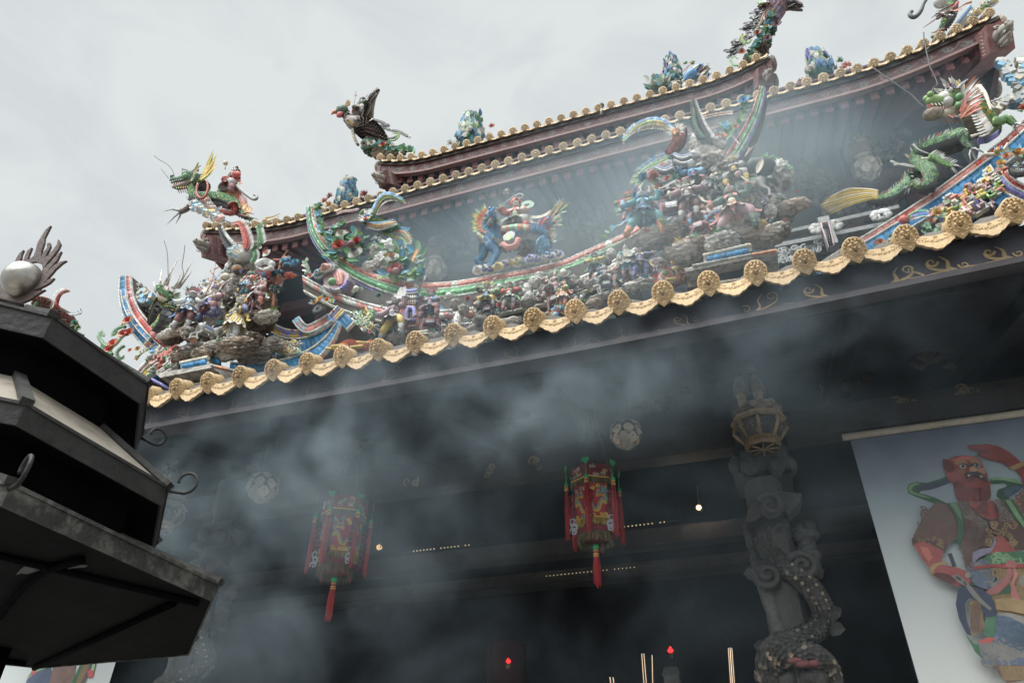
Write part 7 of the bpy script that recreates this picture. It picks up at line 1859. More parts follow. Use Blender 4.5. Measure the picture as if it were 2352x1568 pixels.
# shard mountains along the upper and lower eaves
cT = lambda x,y: (x,y)
shards(cT,1080,342,78,92,11.95,['teal','blue','white','mint','green','cream','lblue','grey'],'green and white shard mountain on the upper eave near the left corner',[(1130,290,9,['coral','red']),(1125,310,8,['red','coral']),(1035,330,11,['white','cream']),(1050,312,9,['mint','white'])],190)
shards(cP,630,1060,300,420,12.0,['teal','dgreen','blue','navy','cream','grey','teal'],'dark teal shard mountain with two small figures on the upper eave',[(485,905,34,['coral','maroon']),(470,980,36,['coral','yellow','lime']),(370,1060,46,['red','coral']),(760,800,40,['green','lime']),(850,800,46,['yellow','brown']),(960,890,46,['pink','white','red']),(1040,950,44,['yellow','lime']),(930,960,40,['white','grey'])],170)
warrior(cP,545,1150,200,11.85,'stand',['mint','grey','white','navy','white'],'left of two small pale figures before the dark teal shard mountain','topknot',None); warrior(cP,660,1150,200,11.85,'stand',['yellow','cream','grey','dgrey','white'],'right of two small pale figures, yellow sleeved, before the teal shard mountain','cap','fan',.6)
b = MB()
for i in range(60): c = W(*cP(U(340,520),U(1040,1200)),11.9); b.petal(c,(U(-1,1),-.3,U(-.2,.8)),(0,-1,.3),.3,.17,CH(['white','white','mint','cream','lblue']),curl=.2)
b.build('porcelain_lotus',None,'heap of white porcelain petals left of the two small figures','ornament')
b = MB(); ps,rs = TP([(760,1010,3),(800,960,8),(860,920,9),(890,900,4)],11.85,12,cP); b.tube(ps,[q * 1.4 for q in rs],'blue',10)
for i in range(40): c = W(*cP(U(700,960),U(880,1090)),11.9); b.petal(c,(1,-.2,U(.1,.8)),(0,-1,.3),.34,.12,CH(['lblue','grey','mauve','white','yellow','blue']),curl=.1)
b.build('wave_ornament',None,'blue and grey porcelain wave right of the two small figures','ornament')
shards(cG,430,690,290,260,10.95,['teal','lblue','violet','white','cream','blue','green'],'pale blue shard mountain on the lower eave near the right corner',[(580,545,44,['dgreen','green']),(640,590,50,['red','coral']),(600,620,40,['coral','orange']),(300,720,46,['dgreen','green']),(230,730,40,['maroon','red']),(440,700,20,['yellow']),(660,640,34,['yellow','orange'])],150)
# phoenix seen from behind on the upper right corner
p2 = empty('phoenix_statue',W(*cP(1880,150),YE2),'brown phoenix seen from behind with spread wing on the upper right eave corner','statue','phoenixes on the temple roof')
b = MB(); p_,r_ = TP([(1840,260,14),(1870,180,18),(1900,90,20),(1900,0,18),(1890,-70,12)],YE2,20,cP); b.tube(p_,r_,'maroon',12); b.scales(p_,r_,['maroon','purple','brown','dgrey'],.14,lift=.3); b.build('body',p2)
b = MB(); wing(b,[(1960,100),(2030,40),(2100,30),(2195,90)],((.1,1),(.3,.5)),(110,70,40),40,[['cream','white','grey'],['maroon','brown'],['brown','purple']],YE2 + .05,cP,26); b.poly([W(*cP(*q),YE2 + .1) for q in ((1940,130),(1980,30),(2050,-10),(2130,10),(2230,120),(2160,120),(2060,110))],'brown',(0,.06,0)); b.build('wing',p2)
b = MB()
for i in range(30): c = W(*cP(1670 + U(0,180),20 + U(-20,20)),YE2 - .1); b.petal(c,(U(-.3,.3),-.2,-1),(0,-1,0),.34,.10,CH(['white','yellow','lime','maroon','cream']))
b.build('wing',p2)
b = MB()
for path in ([(1730,90),(1660,200),(1600,320),(1540,420),(1500,500)],[(1500,520),(1430,570),(1390,620),(1350,680)],[(1760,120),(1680,260),(1600,380)]):
    ps = [W(*cP(*q),YE2 - .05) for q in cr(path,26)]
    for i in range(26): b.petal(ps[i],ps[i + 1] - ps[i] + V((U(-.05,.05),0,U(-.05,.05))),(0,-1,.2),.26,.15,CH(['dgrey','grey','purple','dgrey']),curl=.15,tip=.85)
plume(b,[(1790,100),(1730,200),(1690,300),(1620,420)],YE2 - .1,cP,12,5,36,['green','dgreen','mint'],24,'coral'); plume(b,[(1590,500),(1540,550),(1480,530),(1460,480),(1490,440)],YE2 - .1,cP,10,5,40,['green','lime','yellow'],20,'green'); plume(b,[(1420,830),(1350,820),(1330,760),(1370,710),(1410,740)],YE2 - .1,cP,10,5,36,['green','lime','white'],20,'green'); b.build('tail_plume',p2)
rocks(cP,[(1760,500,60,120),(1700,620,90,90),(1820,350,60,110),(1600,720,90,60)],YE2 + .1,'dark green mound under the upper right eave phoenix',['dgreen','rockbrown'],'mound',seed=310)
sprig(cP,[(1560,740),(1640,600),(1740,450),(1820,330),(1850,220)],YE2 - .2,80,['green','dgreen','green','teal','mint','lblue'],'flowering branch climbing the upper right eave corner',[(1905,320,74,['maroon','purple','brown'],'peony'),(1660,430,54,['coral','orange','maroon'],'peony'),(1790,500,60,['purple','maroon'],'peony'),(1470,670,56,['orange','coral','red'],'peony'),(1780,340,36,['cream','yellow'],'peony')],n=46)
bloom(cP,1300,900,40,YE2 - .1,['yellow','brown'],'yellow tuft on the upper eave left of the curled fern')
# rain rod on the upper eave
b = MB(); a,c = W(1381,262,11.5),W(1381,243,11.5); b.tube([a,c],.03,'cream',7); b.ball(c,.075,'dgrey',8,6); b.build('finial_rod',None,'short white rod with dark knob on the upper eave','rod')
# right corner dragon of the lower eave, seen from behind and above
d2 = empty('dragon_statue',W(*cG(1550,60),YE1),'partly hidden dragon with red whiskers and grey belly at the top right eave corner','statue','dragons on the temple roof')
b = MB(); pts,rad,k = beast_tube(b,[(1450,320,20),(1520,230,34),(1560,120,50),(1560,20,60),(1520,-60,60)],YE1,cG,['green','lime','dgreen'],'dgrey',34,36); b.build('body',d2)
b = MB(); b.ball(W(*cG(1480,20),YE1 - .3),56 * PX(W(*cG(1480,20),YE1)) * .256,'grey',14,10)
for i in range(22): c = W(*cG(1470 + U(-40,100),110 + U(-30,40)),YE1 - .2); b.petal(c,(U(-.8,.6),-.3,-1),(0,-1,0),.36,.08,CH(['white','coral','pink','grey','brown']))
b.build('head',d2)
for path,m in (([(1620,60),(1520,120),(1430,180),(1330,250)],'maroon'),([(1600,40),(1500,90),(1400,165)],'maroon'),([(1640,20),(1600,60),(1540,60)],'red'),([(1520,260),(1460,280),(1395,300)],'maroon'),([(1760,20),(1700,40),(1640,80)],'coral')): p_,r_ = TP([(x,y,3.2) for x,y in path],YE1 - .3,12,cG); b = MB(); b.tube(p_,[q * (1 - .8 * i / 12) for i,q in enumerate(r_)],m,6); b.build('whisker',d2)
b = MB(); p_,r_ = TP([(1360,-10,4),(1330,40,4),(1300,110,5),(1250,155,5),(1210,140,5),(1215,110,4),(1240,105,3)],YE1 - .2,30,cG); b.tube(p_,r_,'dgrey',8); b.build('curved_hook',None,'dark curled hook hanging against the sky at the top right','ornament')
cloud_bank(cG,1780,1960,130,20,7,YE1 - .1,'yellow green and grey cloud scrolls on the top right eave corner',['yellow','green','grey','mauve']); b = MB(); b.poly([W(*cG(*q),YE1) for q in ((1545,300),(1740,40),(1780,60),(1580,310))],'white',(0,.2,0)); b.poly([W(*cG(*q),YE1 - .03) for q in ((1560,290),(1750,45),(1765,52),(1572,298))],'blue',(0,.03,0)); b.build('hip_ridge',None,'white and blue hip ridge strip on the top right eave corner','roof ridge')
agave(cG,1420,350,40,YE1 - .1,'green','green tuft on the eave left of the top right dragon')

PALE = ['white','white','cream','grey','rockwhite','mauve','lblue','mint','red','green','teal','yellow','dgrey','violet']
clutter(cL,((60,820),(1260,560),(1260,1120),(120,1260)),190,34,YG + .05,PALE,'cut porcelain chips and leaves wedged between the left group figures')
clutter(cL,((300,1280),(1080,1200),(1100,1430),(300,1470)),40,30,YG - .15,['rockwhite','green','cream','grey'],'porcelain chips strewn along the left lower ledge')
clutter(cO,((380,420),(1750,180),(1800,780),(420,880)),240,36,YH + .0,PALE,'cut porcelain chips and leaves wedged between the right group figures')
clutter(cM,((720,250),(2330,230),(2330,520),(700,640)),120,34,YM + .1,PALE,'cut porcelain chips between the figures on the left half of the frieze')
clutter(cN,((250,830),(2150,420),(2150,640),(250,1080)),170,30,YM + .1,PALE,'cut porcelain chips between the figures on the right half of the frieze')
clutter(cD,((820,1020),(1180,980),(1420,1090),(980,1130)),50,30,6.6,['brown','rock','green','coral','dgreen','blue'],'dark leafy chips in the shadow behind the left pedestal')
# ================================================================== incense burner pavilion (three octagonal metal roofs)
KB = .86
BX,BY = -3.57 * KB,2.2 * KB
mat('sootmetal',(0.042,0.041,0.039),rough=.6,var=.5,dirt=.8,scale=7,bump=.25,metal=.35,dirtcol=(.02,.02,.02),fine=45)
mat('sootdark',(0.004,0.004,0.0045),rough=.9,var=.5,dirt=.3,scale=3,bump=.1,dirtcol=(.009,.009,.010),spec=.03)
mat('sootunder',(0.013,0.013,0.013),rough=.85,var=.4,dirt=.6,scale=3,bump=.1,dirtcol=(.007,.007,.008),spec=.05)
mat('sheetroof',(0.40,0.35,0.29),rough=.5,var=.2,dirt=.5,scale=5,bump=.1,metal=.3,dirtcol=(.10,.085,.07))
mat('steel',(0.34,0.325,0.30),rough=.33,var=.15,dirt=.55,scale=5,bump=.05,metal=.9,dirtcol=(.10,.08,.06))
mat('rustplate',(0.115,0.082,0.075),rough=.65,var=.35,dirt=.5,scale=9,bump=.3,metal=.2,dirtcol=(.05,.03,.025))
mat('scratchmetal',(0.05,0.049,0.043),rough=.55,var=.5,dirt=.6,scale=6,bump=.3,metal=.3,dirtcol=(.24,.235,.21))
burner = empty('incense_burner',(BX,BY,0),'sooty three tier octagonal metal burner roof topped with steel ball and flame plate','incense burner')
def oct_pt(r,z,i): 
    a = -0.422 + 2 * PI * i / 8
    return V((BX + KB * r * cos(a),BY + KB * r * sin(a),1.6 + (z - 1.6) * KB))
tiers = [(.777,3.534,.112,.06,4.06,'sootmetal'),(1.031,3.0,.088,.64,3.385,'sootmetal'),(1.369,2.577,.07,.90,2.835,'scratchmetal')]
for ti,(r,z,fh,rin,zin,fm) in enumerate(tiers):
    tb = MB(); rr = r * 1.003
    for i in range(8):
        a,b_ = oct_pt(rr,z + fh,i),oct_pt(rr,z + fh,i + 1); c,d = oct_pt(rin,zin,i + 1),oct_pt(rin,zin,i)
        tb.add([a,b_,c,d],[(0,1,2,3)],'sheetroof',.5,False)
    rf = tb.build('roof',burner)
    fm_ = MB()
    for i in range(8):
        a,b_,c,d = oct_pt(rr,z + fh,i),oct_pt(rr,z + fh,i + 1),oct_pt(r,z,i + 1),oct_pt(r,z,i)
        inn = lambda p: p + (V((BX,BY,p.z)) - p).normalized() * .008
        fm_.add([d,c,b_,a,inn(d),inn(c),inn(b_),inn(a)],[(0,1,2,3),(0,4,5,1),(3,2,6,7),(7,6,5,4)],fm,.5,False)
        m_ = (a + b_) / 2
        fm_.beam(a + V((0,0,.004)),b_ + V((0,0,.004)),.012,.012,fm,.8)      # folded lip
    fm_.build('rim_band',rf)
    un = MB(); rn = tiers[ti + 1][3] - .02 if ti < 2 else .3
    for i in range(8):
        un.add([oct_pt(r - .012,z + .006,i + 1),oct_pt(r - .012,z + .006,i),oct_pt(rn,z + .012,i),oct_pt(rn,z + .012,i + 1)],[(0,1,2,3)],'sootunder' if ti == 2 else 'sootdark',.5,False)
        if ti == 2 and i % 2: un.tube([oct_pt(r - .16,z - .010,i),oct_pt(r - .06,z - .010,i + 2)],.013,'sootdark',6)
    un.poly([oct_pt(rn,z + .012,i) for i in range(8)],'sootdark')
    un.build('underside',rf)
    if ti < 2:
        dr = MB()
        rn = tiers[ti + 1][3]; zt = tiers[ti + 1][4]
        for i in range(8):
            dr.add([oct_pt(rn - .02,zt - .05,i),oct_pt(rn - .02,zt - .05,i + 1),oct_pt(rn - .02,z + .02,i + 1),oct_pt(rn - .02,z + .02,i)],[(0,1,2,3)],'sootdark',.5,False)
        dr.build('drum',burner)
    for i in range(8):
        hb = MB(); a,b_ = oct_pt(rr + .012,z + fh + .012,i),oct_pt(rin,zin + .012,i)
        hb.beam(a,b_,.042,.022,'sootmetal',.6); hb.build('hip_bar',rf)
        if i < 4 and i != 2 - ti: continue
        # scroll hook at the corner
        o = (V((a.x,a.y,0)) - V((BX,BY,0))).normalized(); ps = []
        s0 = a + o * .005 - V((0,0,.02))
        for q in range(22):
            t = q / 21; an = -PI / 2 + t * 4.9; R = .050 * (1 - .42 * t)
            ps.append(s0 + o * (.052 + cos(an) * R) + V((0,0,.05 - .01 + sin(an) * R)))
        ps = [s0 - o * .02 + V((0,0,-.0))] + ps
        hk = MB(); hk.tube(ps,[.0065] * len(ps),'sootmetal',8); hk.build('scroll_hook',rf)
# posts carrying the roofs
for i in range(8):
    pm = MB(); p = oct_pt(.95,2.75,i); pm.tube([V((p.x,p.y,0)),p],.035,'sootdark',10)
    if i not in (0,1,2,7): pm.build('post',burner)
# curved strap brace under the lowest roof, worn pale patches
st = MB()
zu = 1.6 + (2.577 - 1.6) * KB
pts = [Wz(*cB(*q),zu - .012) for q in cr([(-60,1260),(0,1180),(60,1100),(150,1000),(260,920),(380,875),(480,850)],30)]
st.tube(pts,.013,'sootdark',6); st.build('curved_brace',burner)
wp = MB(); mat('wornmetal',(.10,.10,.10),rough=.6,var=.3,dirt=.5)
for pl_ in ([(92,942),(120,905),(160,880),(230,882),(330,875),(395,868),(360,885),(290,915),(270,922),(210,920),(160,935),(120,930)],[(370,912),(420,895),(480,882),(512,884),(495,895),(430,900)]): wp.poly([Wz(*cB(*q),zu - .002) for q in pl_],'wornmetal')
wp.build('worn_patch',burner)
fin = MB()
apex = W(55,645,BY)
kf = PX(apex)
top = V((BX,BY,1.6 + (4.05 - 1.6) * KB))
bc_ = W(52,643,BY)
fin.ball(bc_,44 * kf,'steel',28,20); fin.build('finial_ball',burner); fin = MB(); fin.lathe([(.045,-.02),(.05,.0),(.035,.03),(.02,.06)],top,'rustplate',n=16)
fin.build('finial_stand',burner)
fl = MB()
outl = [(95,705),(150,715),(210,690),(260,655),(313,622),(285,632),(225,632),(300,600),(345,575),(376,542),(330,555),(300,585),(330,545),(385,480),(430,440),(461,420),(420,428),(375,455),(330,495),(305,525),(340,480),(395,420),(426,356),(400,375),(370,415),(335,448),(300,480),(325,440),(375,380),(405,340),(420,305),(404,273),(395,310),(365,350),(335,385),(310,395),(335,355),(350,320),(345,296),(328,300),(325,335),(300,365),(285,400),(285,360),(305,300),(310,260),(352,177),(318,205),(285,255),(260,300),(250,340),(235,385),(210,410),(190,415),(200,380),(220,330),(190,350),(170,395),(155,440),(125,445),(145,405),(148,380),(163,346),(135,370),(115,400),(95,450),(60,480),(78,438),(45,470),(25,520),(15,570),(-20,590),(-40,560),(-45,610),(-70,640),(-90,600),(-110,660),(-70,700),(0,720)]
inner = [(110,668),(60,640),(38,590),(40,545),(60,500),(120,455),(190,435),(250,428),(285,440),(298,470),(285,520),(262,560),(220,600),(170,640)]
# flame plate: outer fire edge and inner opening, built as a strip between the two
YFm = BY + .02
op = [W(*cA(*q),YFm) for q in outl]; ip = even([W(*cA(*q),YFm) for q in inner] + [W(*cA(*inner[0]),YFm)],60)
cen = sum(ip,V((0,0,0))) / len(ip)
vs = op + ip; no = len(op)
import mathutils
tri = mathutils.geometry.tessellate_polygon([[V((p.x,p.z,0)) for p in op],[V((p.x,p.z,0)) for p in ip[:-1]]])
allp = op + ip[:-1]
back = [p + V((0,.012,0)) for p in allp]
n_ = len(allp)
fl.add(allp + back,[tuple(t) for t in tri] + [tuple(i + n_ for i in reversed(t)) for t in tri],'rustplate',.5,False)
sides = [(i,(i + 1) % no) for i in range(no)]
fl.add(allp + back,[(a,b_,b_ + n_,a + n_) for a,b_ in sides] + [(no + i,no + (i + 1) % (n_ - no),no + (i + 1) % (n_ - no) + n_,no + i + n_) for i in range(n_ - no)],'rustplate',.5,False)
fl.build('flame_plate',burner)

# ================================================================== red lanterns
mat('lanternred',(0.42,0.035,0.04),rough=.6,var=.15,dirt=.25,scale=8,bump=.1,dirtcol=(.12,.01,.015))
mat('lanterndark',(0.20,0.02,0.03),rough=.6,var=.2,dirt=.3,scale=8,bump=.1,dirtcol=(.05,.01,.01))
mat('tasselred',(0.40,0.03,0.035),rough=.7,var=.3,dirt=.2,scale=20,bump=.2,dirtcol=(.12,.01,.01))
mat('fringegold',(0.42,0.32,0.07),rough=.6,var=.4,dirt=.4,scale=20,bump=.1)
mat('fringedull',(0.17,0.15,0.08),rough=.7,var=.4,dirt=.4,scale=20,bump=.1)
mat('threadgold',(0.60,0.40,0.08),rough=.5,var=.3,dirt=.1,scale=20,bump=0)
mat('jade',(0.03,0.34,0.12),rough=.25,var=.15,dirt=.1,scale=6,bump=0)
mat('palecarve',(0.42,0.43,0.48),rough=.5,var=.2,dirt=.3)
YL = 6.95
def lantern(cx,ytop,label,seed,group):
    R_ = random.Random(seed)
    k0 = W(cx,ytop,YL); k = PX(k0)
    zz = lambda dy: W(cx - dy * 0.0,ytop + dy,YL).z
    root = empty('palace_lantern',(k0.x,YL,k0.z),label,'lantern',group)
    z0,z1,z2,z3,z4,z5,z6,z7 = [k0.z - d * (k0.z - W(cx,ytop + 258,YL).z) / 258 for d in (0,34,49,127,141,150,172,258)]
    vt = lambda r,z,i: V((k0.x + r * sin(2 * PI * i / 6),YL - r * cos(2 * PI * i / 6),z))
    rt,rb_,ru = 51 * k,46 * k,40 * k
    def panel(ra,rb2,za,zb,m,i,name,par,deco):
        b = MB(); a,c = vt(ra,za,i),vt(ra,za,i + 1); d,e = vt(rb2,zb,i + 1),vt(rb2,zb,i)
        nrm = V((sin(2 * PI * (i + .5) / 6),-cos(2 * PI * (i + .5) / 6),0))
        b.poly([a,c,d,e],m,-nrm * .012)
        ux = (c - a).normalized(); wd = (c - a).length; hh = za - zb; ce = (a + c + d + e) / 4
        deco(b,ce,ux,V((0,0,1)),wd,hh,nrm)
        return b.build(name,par)
    def flowers(b,c,ux,uz,w,h,nrm):
        for q in range(7):
            p = c + ux * R_.uniform(-.36,.36) * w + uz * R_.uniform(-.28,.3) * h
            swirl(b,p,R_.uniform(.10,.2) * h,1.0,.0055,R_.choice(('threadgold','pink','mint')),R_.choice((-1,1)),nrm,ux,uz,R_.uniform(0,6),.004)
            b.petal(p + nrm * .006,ux * R_.uniform(-1,1) + uz * R_.uniform(-1,1),nrm,.2 * h,.09 * h,R_.choice(('green','mint','pink')))
        ribbon(b,[c - ux * w * .48 - uz * h * .45,c + ux * w * .48 - uz * h * .45],.008,'threadgold',nrm)
    def dragon(b,c,ux,uz,w,h,nrm):
        f = R_.choice((-1,1))
        body = [(-.36,-.18),(-.25,-.3),(-.05,-.28),(.05,-.1),(.2,.0),(.34,-.08),(.36,.1),(.1,.16),(-.1,.1),(0.02,.3)]
        q = cr([(x * f,y) for x,y in body],26); ps = [c + ux * x * w + uz * y * h for x,y in q]
        ribbon(b,ps,[.045 * w + .05 * w * sin(PI * min(1,i / 20)) for i in range(27)],'threadgold',nrm,.006)
        ribbon(b,[p + uz * .03 for p in ps],.007,'teal',nrm,.009)
        for i in range(2,24,2): swirl(b,ps[i],.035 * w,.7,.004,'brown',1,nrm,ux,uz,0,.010)
        for x,y in ((-.28,.34),(.25,.36),(.34,.28),(-.3,-.42),(.1,-.42),(.3,-.40),(.0,.40)):
            swirl(b,c + ux * x * w + uz * y * h,.10 * w,1.3,.010,R_.choice(('threadgold','threadgold','teal')),R_.choice((-1,1)),nrm,ux,uz,R_.uniform(0,6),.006)
        for i in range(6):
            p = c + ux * (.1 + .05 * i) * w * f + uz * (.20 + .03 * i) * h; b.petal(p + nrm * .008,uz + ux * .4 * f,nrm,.16 * w,.05 * w,R_.choice(('teal','threadgold')))
        ribbon(b,[c - ux * w * .46 - uz * h * .47,c + ux * w * .46 - uz * h * .47],.008,'threadgold',nrm)
    def fringe(ra,z,ln,m,name,par):
        b = MB()
        for i in range(6):
            a,c = vt(ra,z,i),vt(ra,z,i + 1)
            for q in range(30):
                p = a.lerp(c,(q + .5) / 30); dx = R_.uniform(-.006,.006)
                b.tube([p,p + V((dx,dx,-ln * .5)),p + V((dx * 2 + R_.uniform(-.006,.006),dx,-ln * R_.uniform(.85,1.1)))],[.004,.0035,.002],m,4)
        return b.build(name,par)
    tm = MB(); tm.poly([vt(rt * .98,z0 - .01,i) for i in range(6)],'lanterndark',(0,0,-.012)); tm.poly([vt(ru * .96,z5 - .02,i) for i in range(6)],'lanterndark',(0,0,-.012))
    for i in range(6): tm.tube([vt(rb_ * .99,z0,i),vt(rb_ * .99,z5,i)],.010,'black',6)
    tm.poly([vt(rb_ * .93,z2 + .03,i) for i in range(6)],'lanterndark',(0,0,z4 - z2))
    fr = tm.build('frame',root)
    for i in range(6):
        panel(rt,rt * .99,z0,z1,'lanterndark',i,'valance',root,flowers)
        panel(rb_ * 1.0,rb_ * .93,z2 + .02,z3,'lanternred',i,'silk_panel',root,dragon)
        panel(ru * 1.02,ru * .98,z4 - .005,z5 - .02,'lanterndark',i,'lower_panel',root,lambda *a: None)
    fringe(rt,z1,z1 - z2,'fringedull','fringe',root); fringe(rb_ * .935,z3,(z3 - z4) * 1.1,'fringegold','fringe',root); fringe(ru,z5 - .015,(z5 - z6) * 1.0,'fringedull','fringe',root)
    for i in range(6):       # carved pale brackets along the corners
        b = MB(); a = vt(rb_ * 1.06,z2,i)
        for q in range(7):
            z = z2 + (z5 - z2) * (.25 + .75 * q / 6); swirl(b,V((a.x,a.y,z)),.045,1.1,.014,'palecarve' if q > 3 and i in (1,5) else 'lanterndark',(-1) ** q,V((0,-1,0)),V((sin(2 * PI * i / 6) or .5,0,0)).normalized(),V((0,0,1)),q)
        b.build('carved_bracket',fr)
    def tassel(p,l,r):
        b = MB()
        b.ball(p,r * 1.15,'jade',10,8); b.tube([p - V((0,0,r)),p - V((0,0,r * 3.5))],[r * .75,r * .95],'tasselred',9)
        for q in (1.4,2.6,3.3): b.lathe([(r * .9,-.006),(r * 1.02,0),(r * .9,.006)],p - V((0,0,r * q)),'threadgold',n=9)
        for q in range(16):
            a = 2 * PI * q / 16 + R_.uniform(-.2,.2); o = V((cos(a),sin(a),0)); rr = r * R_.uniform(.3,.9)
            b.tube([p + o * rr * .8 - V((0,0,r * 3.4)),p + o * rr * 1.25 - V((0,0,l * .5)),p + o * rr * R_.uniform(.9,1.5) - V((0,0,l * R_.uniform(.9,1.03)))],[r * .28,r * .27,r * .16],'tasselred',5)
        return b.build('tassel',root)
    for i in range(6):
        p = vt(rt * 1.22,z1 - .02,i)
        t = tassel(p,z1 - z5 + .06,4.6 * k)
        h = MB(); c = p + V((0,0,.17)); o = V((sin(2 * PI * i / 6),-cos(2 * PI * i / 6),0)); ux = V((0,0,1)).cross(o); r = 9 * k
        if i % 2 == 0 or True:
            hp = []
            for q in range(24):
                a = 2 * PI * q / 24; hp.append(c + ux * (r * .062 * 16 * sin(a) ** 3) + V((0,0,1)) * r * .066 * (13 * cos(a) - 5 * cos(2 * a) - 2 * cos(3 * a) - cos(4 * a)))
            h.poly(hp,'jade',o * .008)
        h.tube([c - V((0,0,.06)),p],.006,'jade',5); h.build('jade_leaf',t)
        ar = MB(); ar.tube([vt(rt,z0,i),vt(rt * 1.15,z0 + .05,i),vt(rt * 1.22,z0 + .0,i),c],.008,'black',6); ar.tube([vt(rt * .9,z0,i),V((k0.x,YL,z0 + .9))],.006,'black',5)
        ar.build('hanger',fr)
    tassel(V((k0.x,YL,z6 - .03)),z6 - z7,6.2 * k)
    c_ = MB(); c_.tube([V((k0.x,YL,z0 + .9)),V((k0.x,YL,6.05))],.008,'black',6); c_.build('chain',root)
    return root
lantern(795,1155,'red six sided lantern with gold dragon panel and long tassels, half veiled by smoke',3,'red palace lanterns under the eaves')
lantern(1360,1083,'red six sided lantern with tasselled corners hanging beneath the second pine cone boss',8,'red palace lanterns under the eaves')

# ================================================================== printed banners
def banner(label,Yb,polys,corners,cf,mirror=False):
    tl,bl,br,tr = corners
    root = empty('printed_banner',((tl.x + tr.x) / 2,Yb,tl.z),label,'banner')
    b = MB(); n = 24; vs = []
    for i in range(n + 1):
        t = i / n
        vs += [tl.lerp(bl,t),tr.lerp(br,t)]
    b.add(vs,[(2 * i,2 * i + 2,2 * i + 3,2 * i + 1) for i in range(n)],'bannersky',.5,False)
    b.build('cloth',root)
    r = MB(); r.tube([tl + V((-.06,-.02,.03)),tr + V((.06,-.02,.03))],.032,'bannerrod',10); r.build('hanging_rod',root)
    pr = MB()
    for j,(m,pts) in enumerate(polys):
        y = Yb - .004 - .0012 * j
        if callable(pts): pts(pr,y)
        else:
            q = [W(*cf(*p),Yb) for p in pts]
            if mirror: q = [V((2 * XC - p.x,p.y,p.z)) for p in q]
            for p in q: p.y = y
            pr.poly(q,m)
    pr.build('printed_figure',root)
    return root
def skymat():
    m = bpy.data.materials.new('bannersky'); m.use_nodes = True; nt = m.node_tree; N = nt.nodes; L = nt.links
    tc = N.new('ShaderNodeTexCoord'); sx = N.new('ShaderNodeSeparateXYZ'); L.new(tc.outputs['Object'],sx.inputs[0])
    mr = N.new('ShaderNodeMapRange'); mr.inputs['From Min'].default_value = 0; mr.inputs['From Max'].default_value = -2.3; L.new(sx.outputs['Z'],mr.inputs['Value'])
    ns = N.new('ShaderNodeTexNoise'); ns.inputs['Scale'].default_value = 1.6; ns.inputs['Detail'].default_value = 6; L.new(tc.outputs['Object'],ns.inputs['Vector'])
    ad = N.new('ShaderNodeMath'); ad.operation = 'MULTIPLY_ADD'; ad.inputs[1].default_value = .30; ad.inputs[2].default_value = -.15; L.new(ns.outputs['Fac'],ad.inputs[0])
    a2 = N.new('ShaderNodeMath'); L.new(mr.outputs[0],a2.inputs[0]); L.new(ad.outputs[0],a2.inputs[1])
    cr_ = N.new('ShaderNodeValToRGB'); e = cr_.color_ramp.elements
    e[0].position = 0.0; e[0].color = (.085,.105,.15,1); e[1].position = 1.0; e[1].color = (.60,.60,.57,1)
    x = cr_.color_ramp.elements.new(.28); x.color = (.27,.33,.37,1); x = cr_.color_ramp.elements.new(.55); x.color = (.46,.50,.50,1)
    L.new(a2.outputs[0],cr_.inputs[0]); L.new(cr_.outputs[0],N['Principled BSDF'].inputs['Base Color']); N['Principled BSDF'].inputs['Roughness'].default_value = .6
    MATS['bannersky'] = m
skymat()
mat('bannerrod',(.42,.37,.30),rough=.6,var=.15,dirt=.3)
for n_,c_ in dict(pskin=(.34,.055,.045),pskin2=(.20,.035,.035),pskinl=(.50,.13,.09),ptan=(.48,.24,.13),pblack=(.02,.02,.025),pvest=(.30,.155,.115),pvestd=(.165,.085,.07),pgrey=(.27,.25,.23),pgreen=(.045,.17,.075),pgreenl=(.28,.48,.25),pblue=(.06,.085,.17),pblue2=(.10,.14,.24),psky=(.075,.13,.20),pred=(.50,.07,.06),ppink=(.56,.19,.18),pgold=(.36,.235,.10),pyel=(.42,.29,.12),pwhite=(.52,.49,.44),ppurp=(.25,.22,.33),pnav=(.035,.05,.085)).items():
    c_ = tuple(x * .78 + .035 for x in c_)
    mat(n_,c_,rough=.6,var=.38,dirt=.4,scale=6,bump=0,dirtcol=tuple(x * .45 for x in c_))
YBn = 6.9
def curls(m,box,n,r0,w,seed,mirror=False):
    def f(pr,y):
        R_ = random.Random(seed); x0,y0,x1,y1 = box
        for i in range(n):
            p = W(*cQ(R_.uniform(x0,x1),R_.uniform(y0,y1)),YBn); p.y = y
            if mirror: p.x = 2 * XC - p.x
            swirl(pr,p,r0 * R_.uniform(.7,1.2),1.2,w,m,R_.choice((-1,1)),a0=R_.uniform(0,6),t=.0005)
    return f
def lines(m,lst,w,mirror=False):
    def f(pr,y):
        for l in lst:
            ps = [W(*cQ(*p),YBn) for p in cr(l,14)]
            for p in ps:
                p.y = y
                if mirror: p.x = 2 * XC - p.x
            ribbon(pr,ps,w,m,t=.0005)
    return f
def ell(cx,cy,rx,ry,rot=0,n=20): return [(cx + rx * cos(a) * cos(rot) - ry * sin(a) * sin(rot),cy + rx * cos(a) * sin(rot) + ry * sin(a) * cos(rot)) for a in [2 * PI * i / n for i in range(n)]]
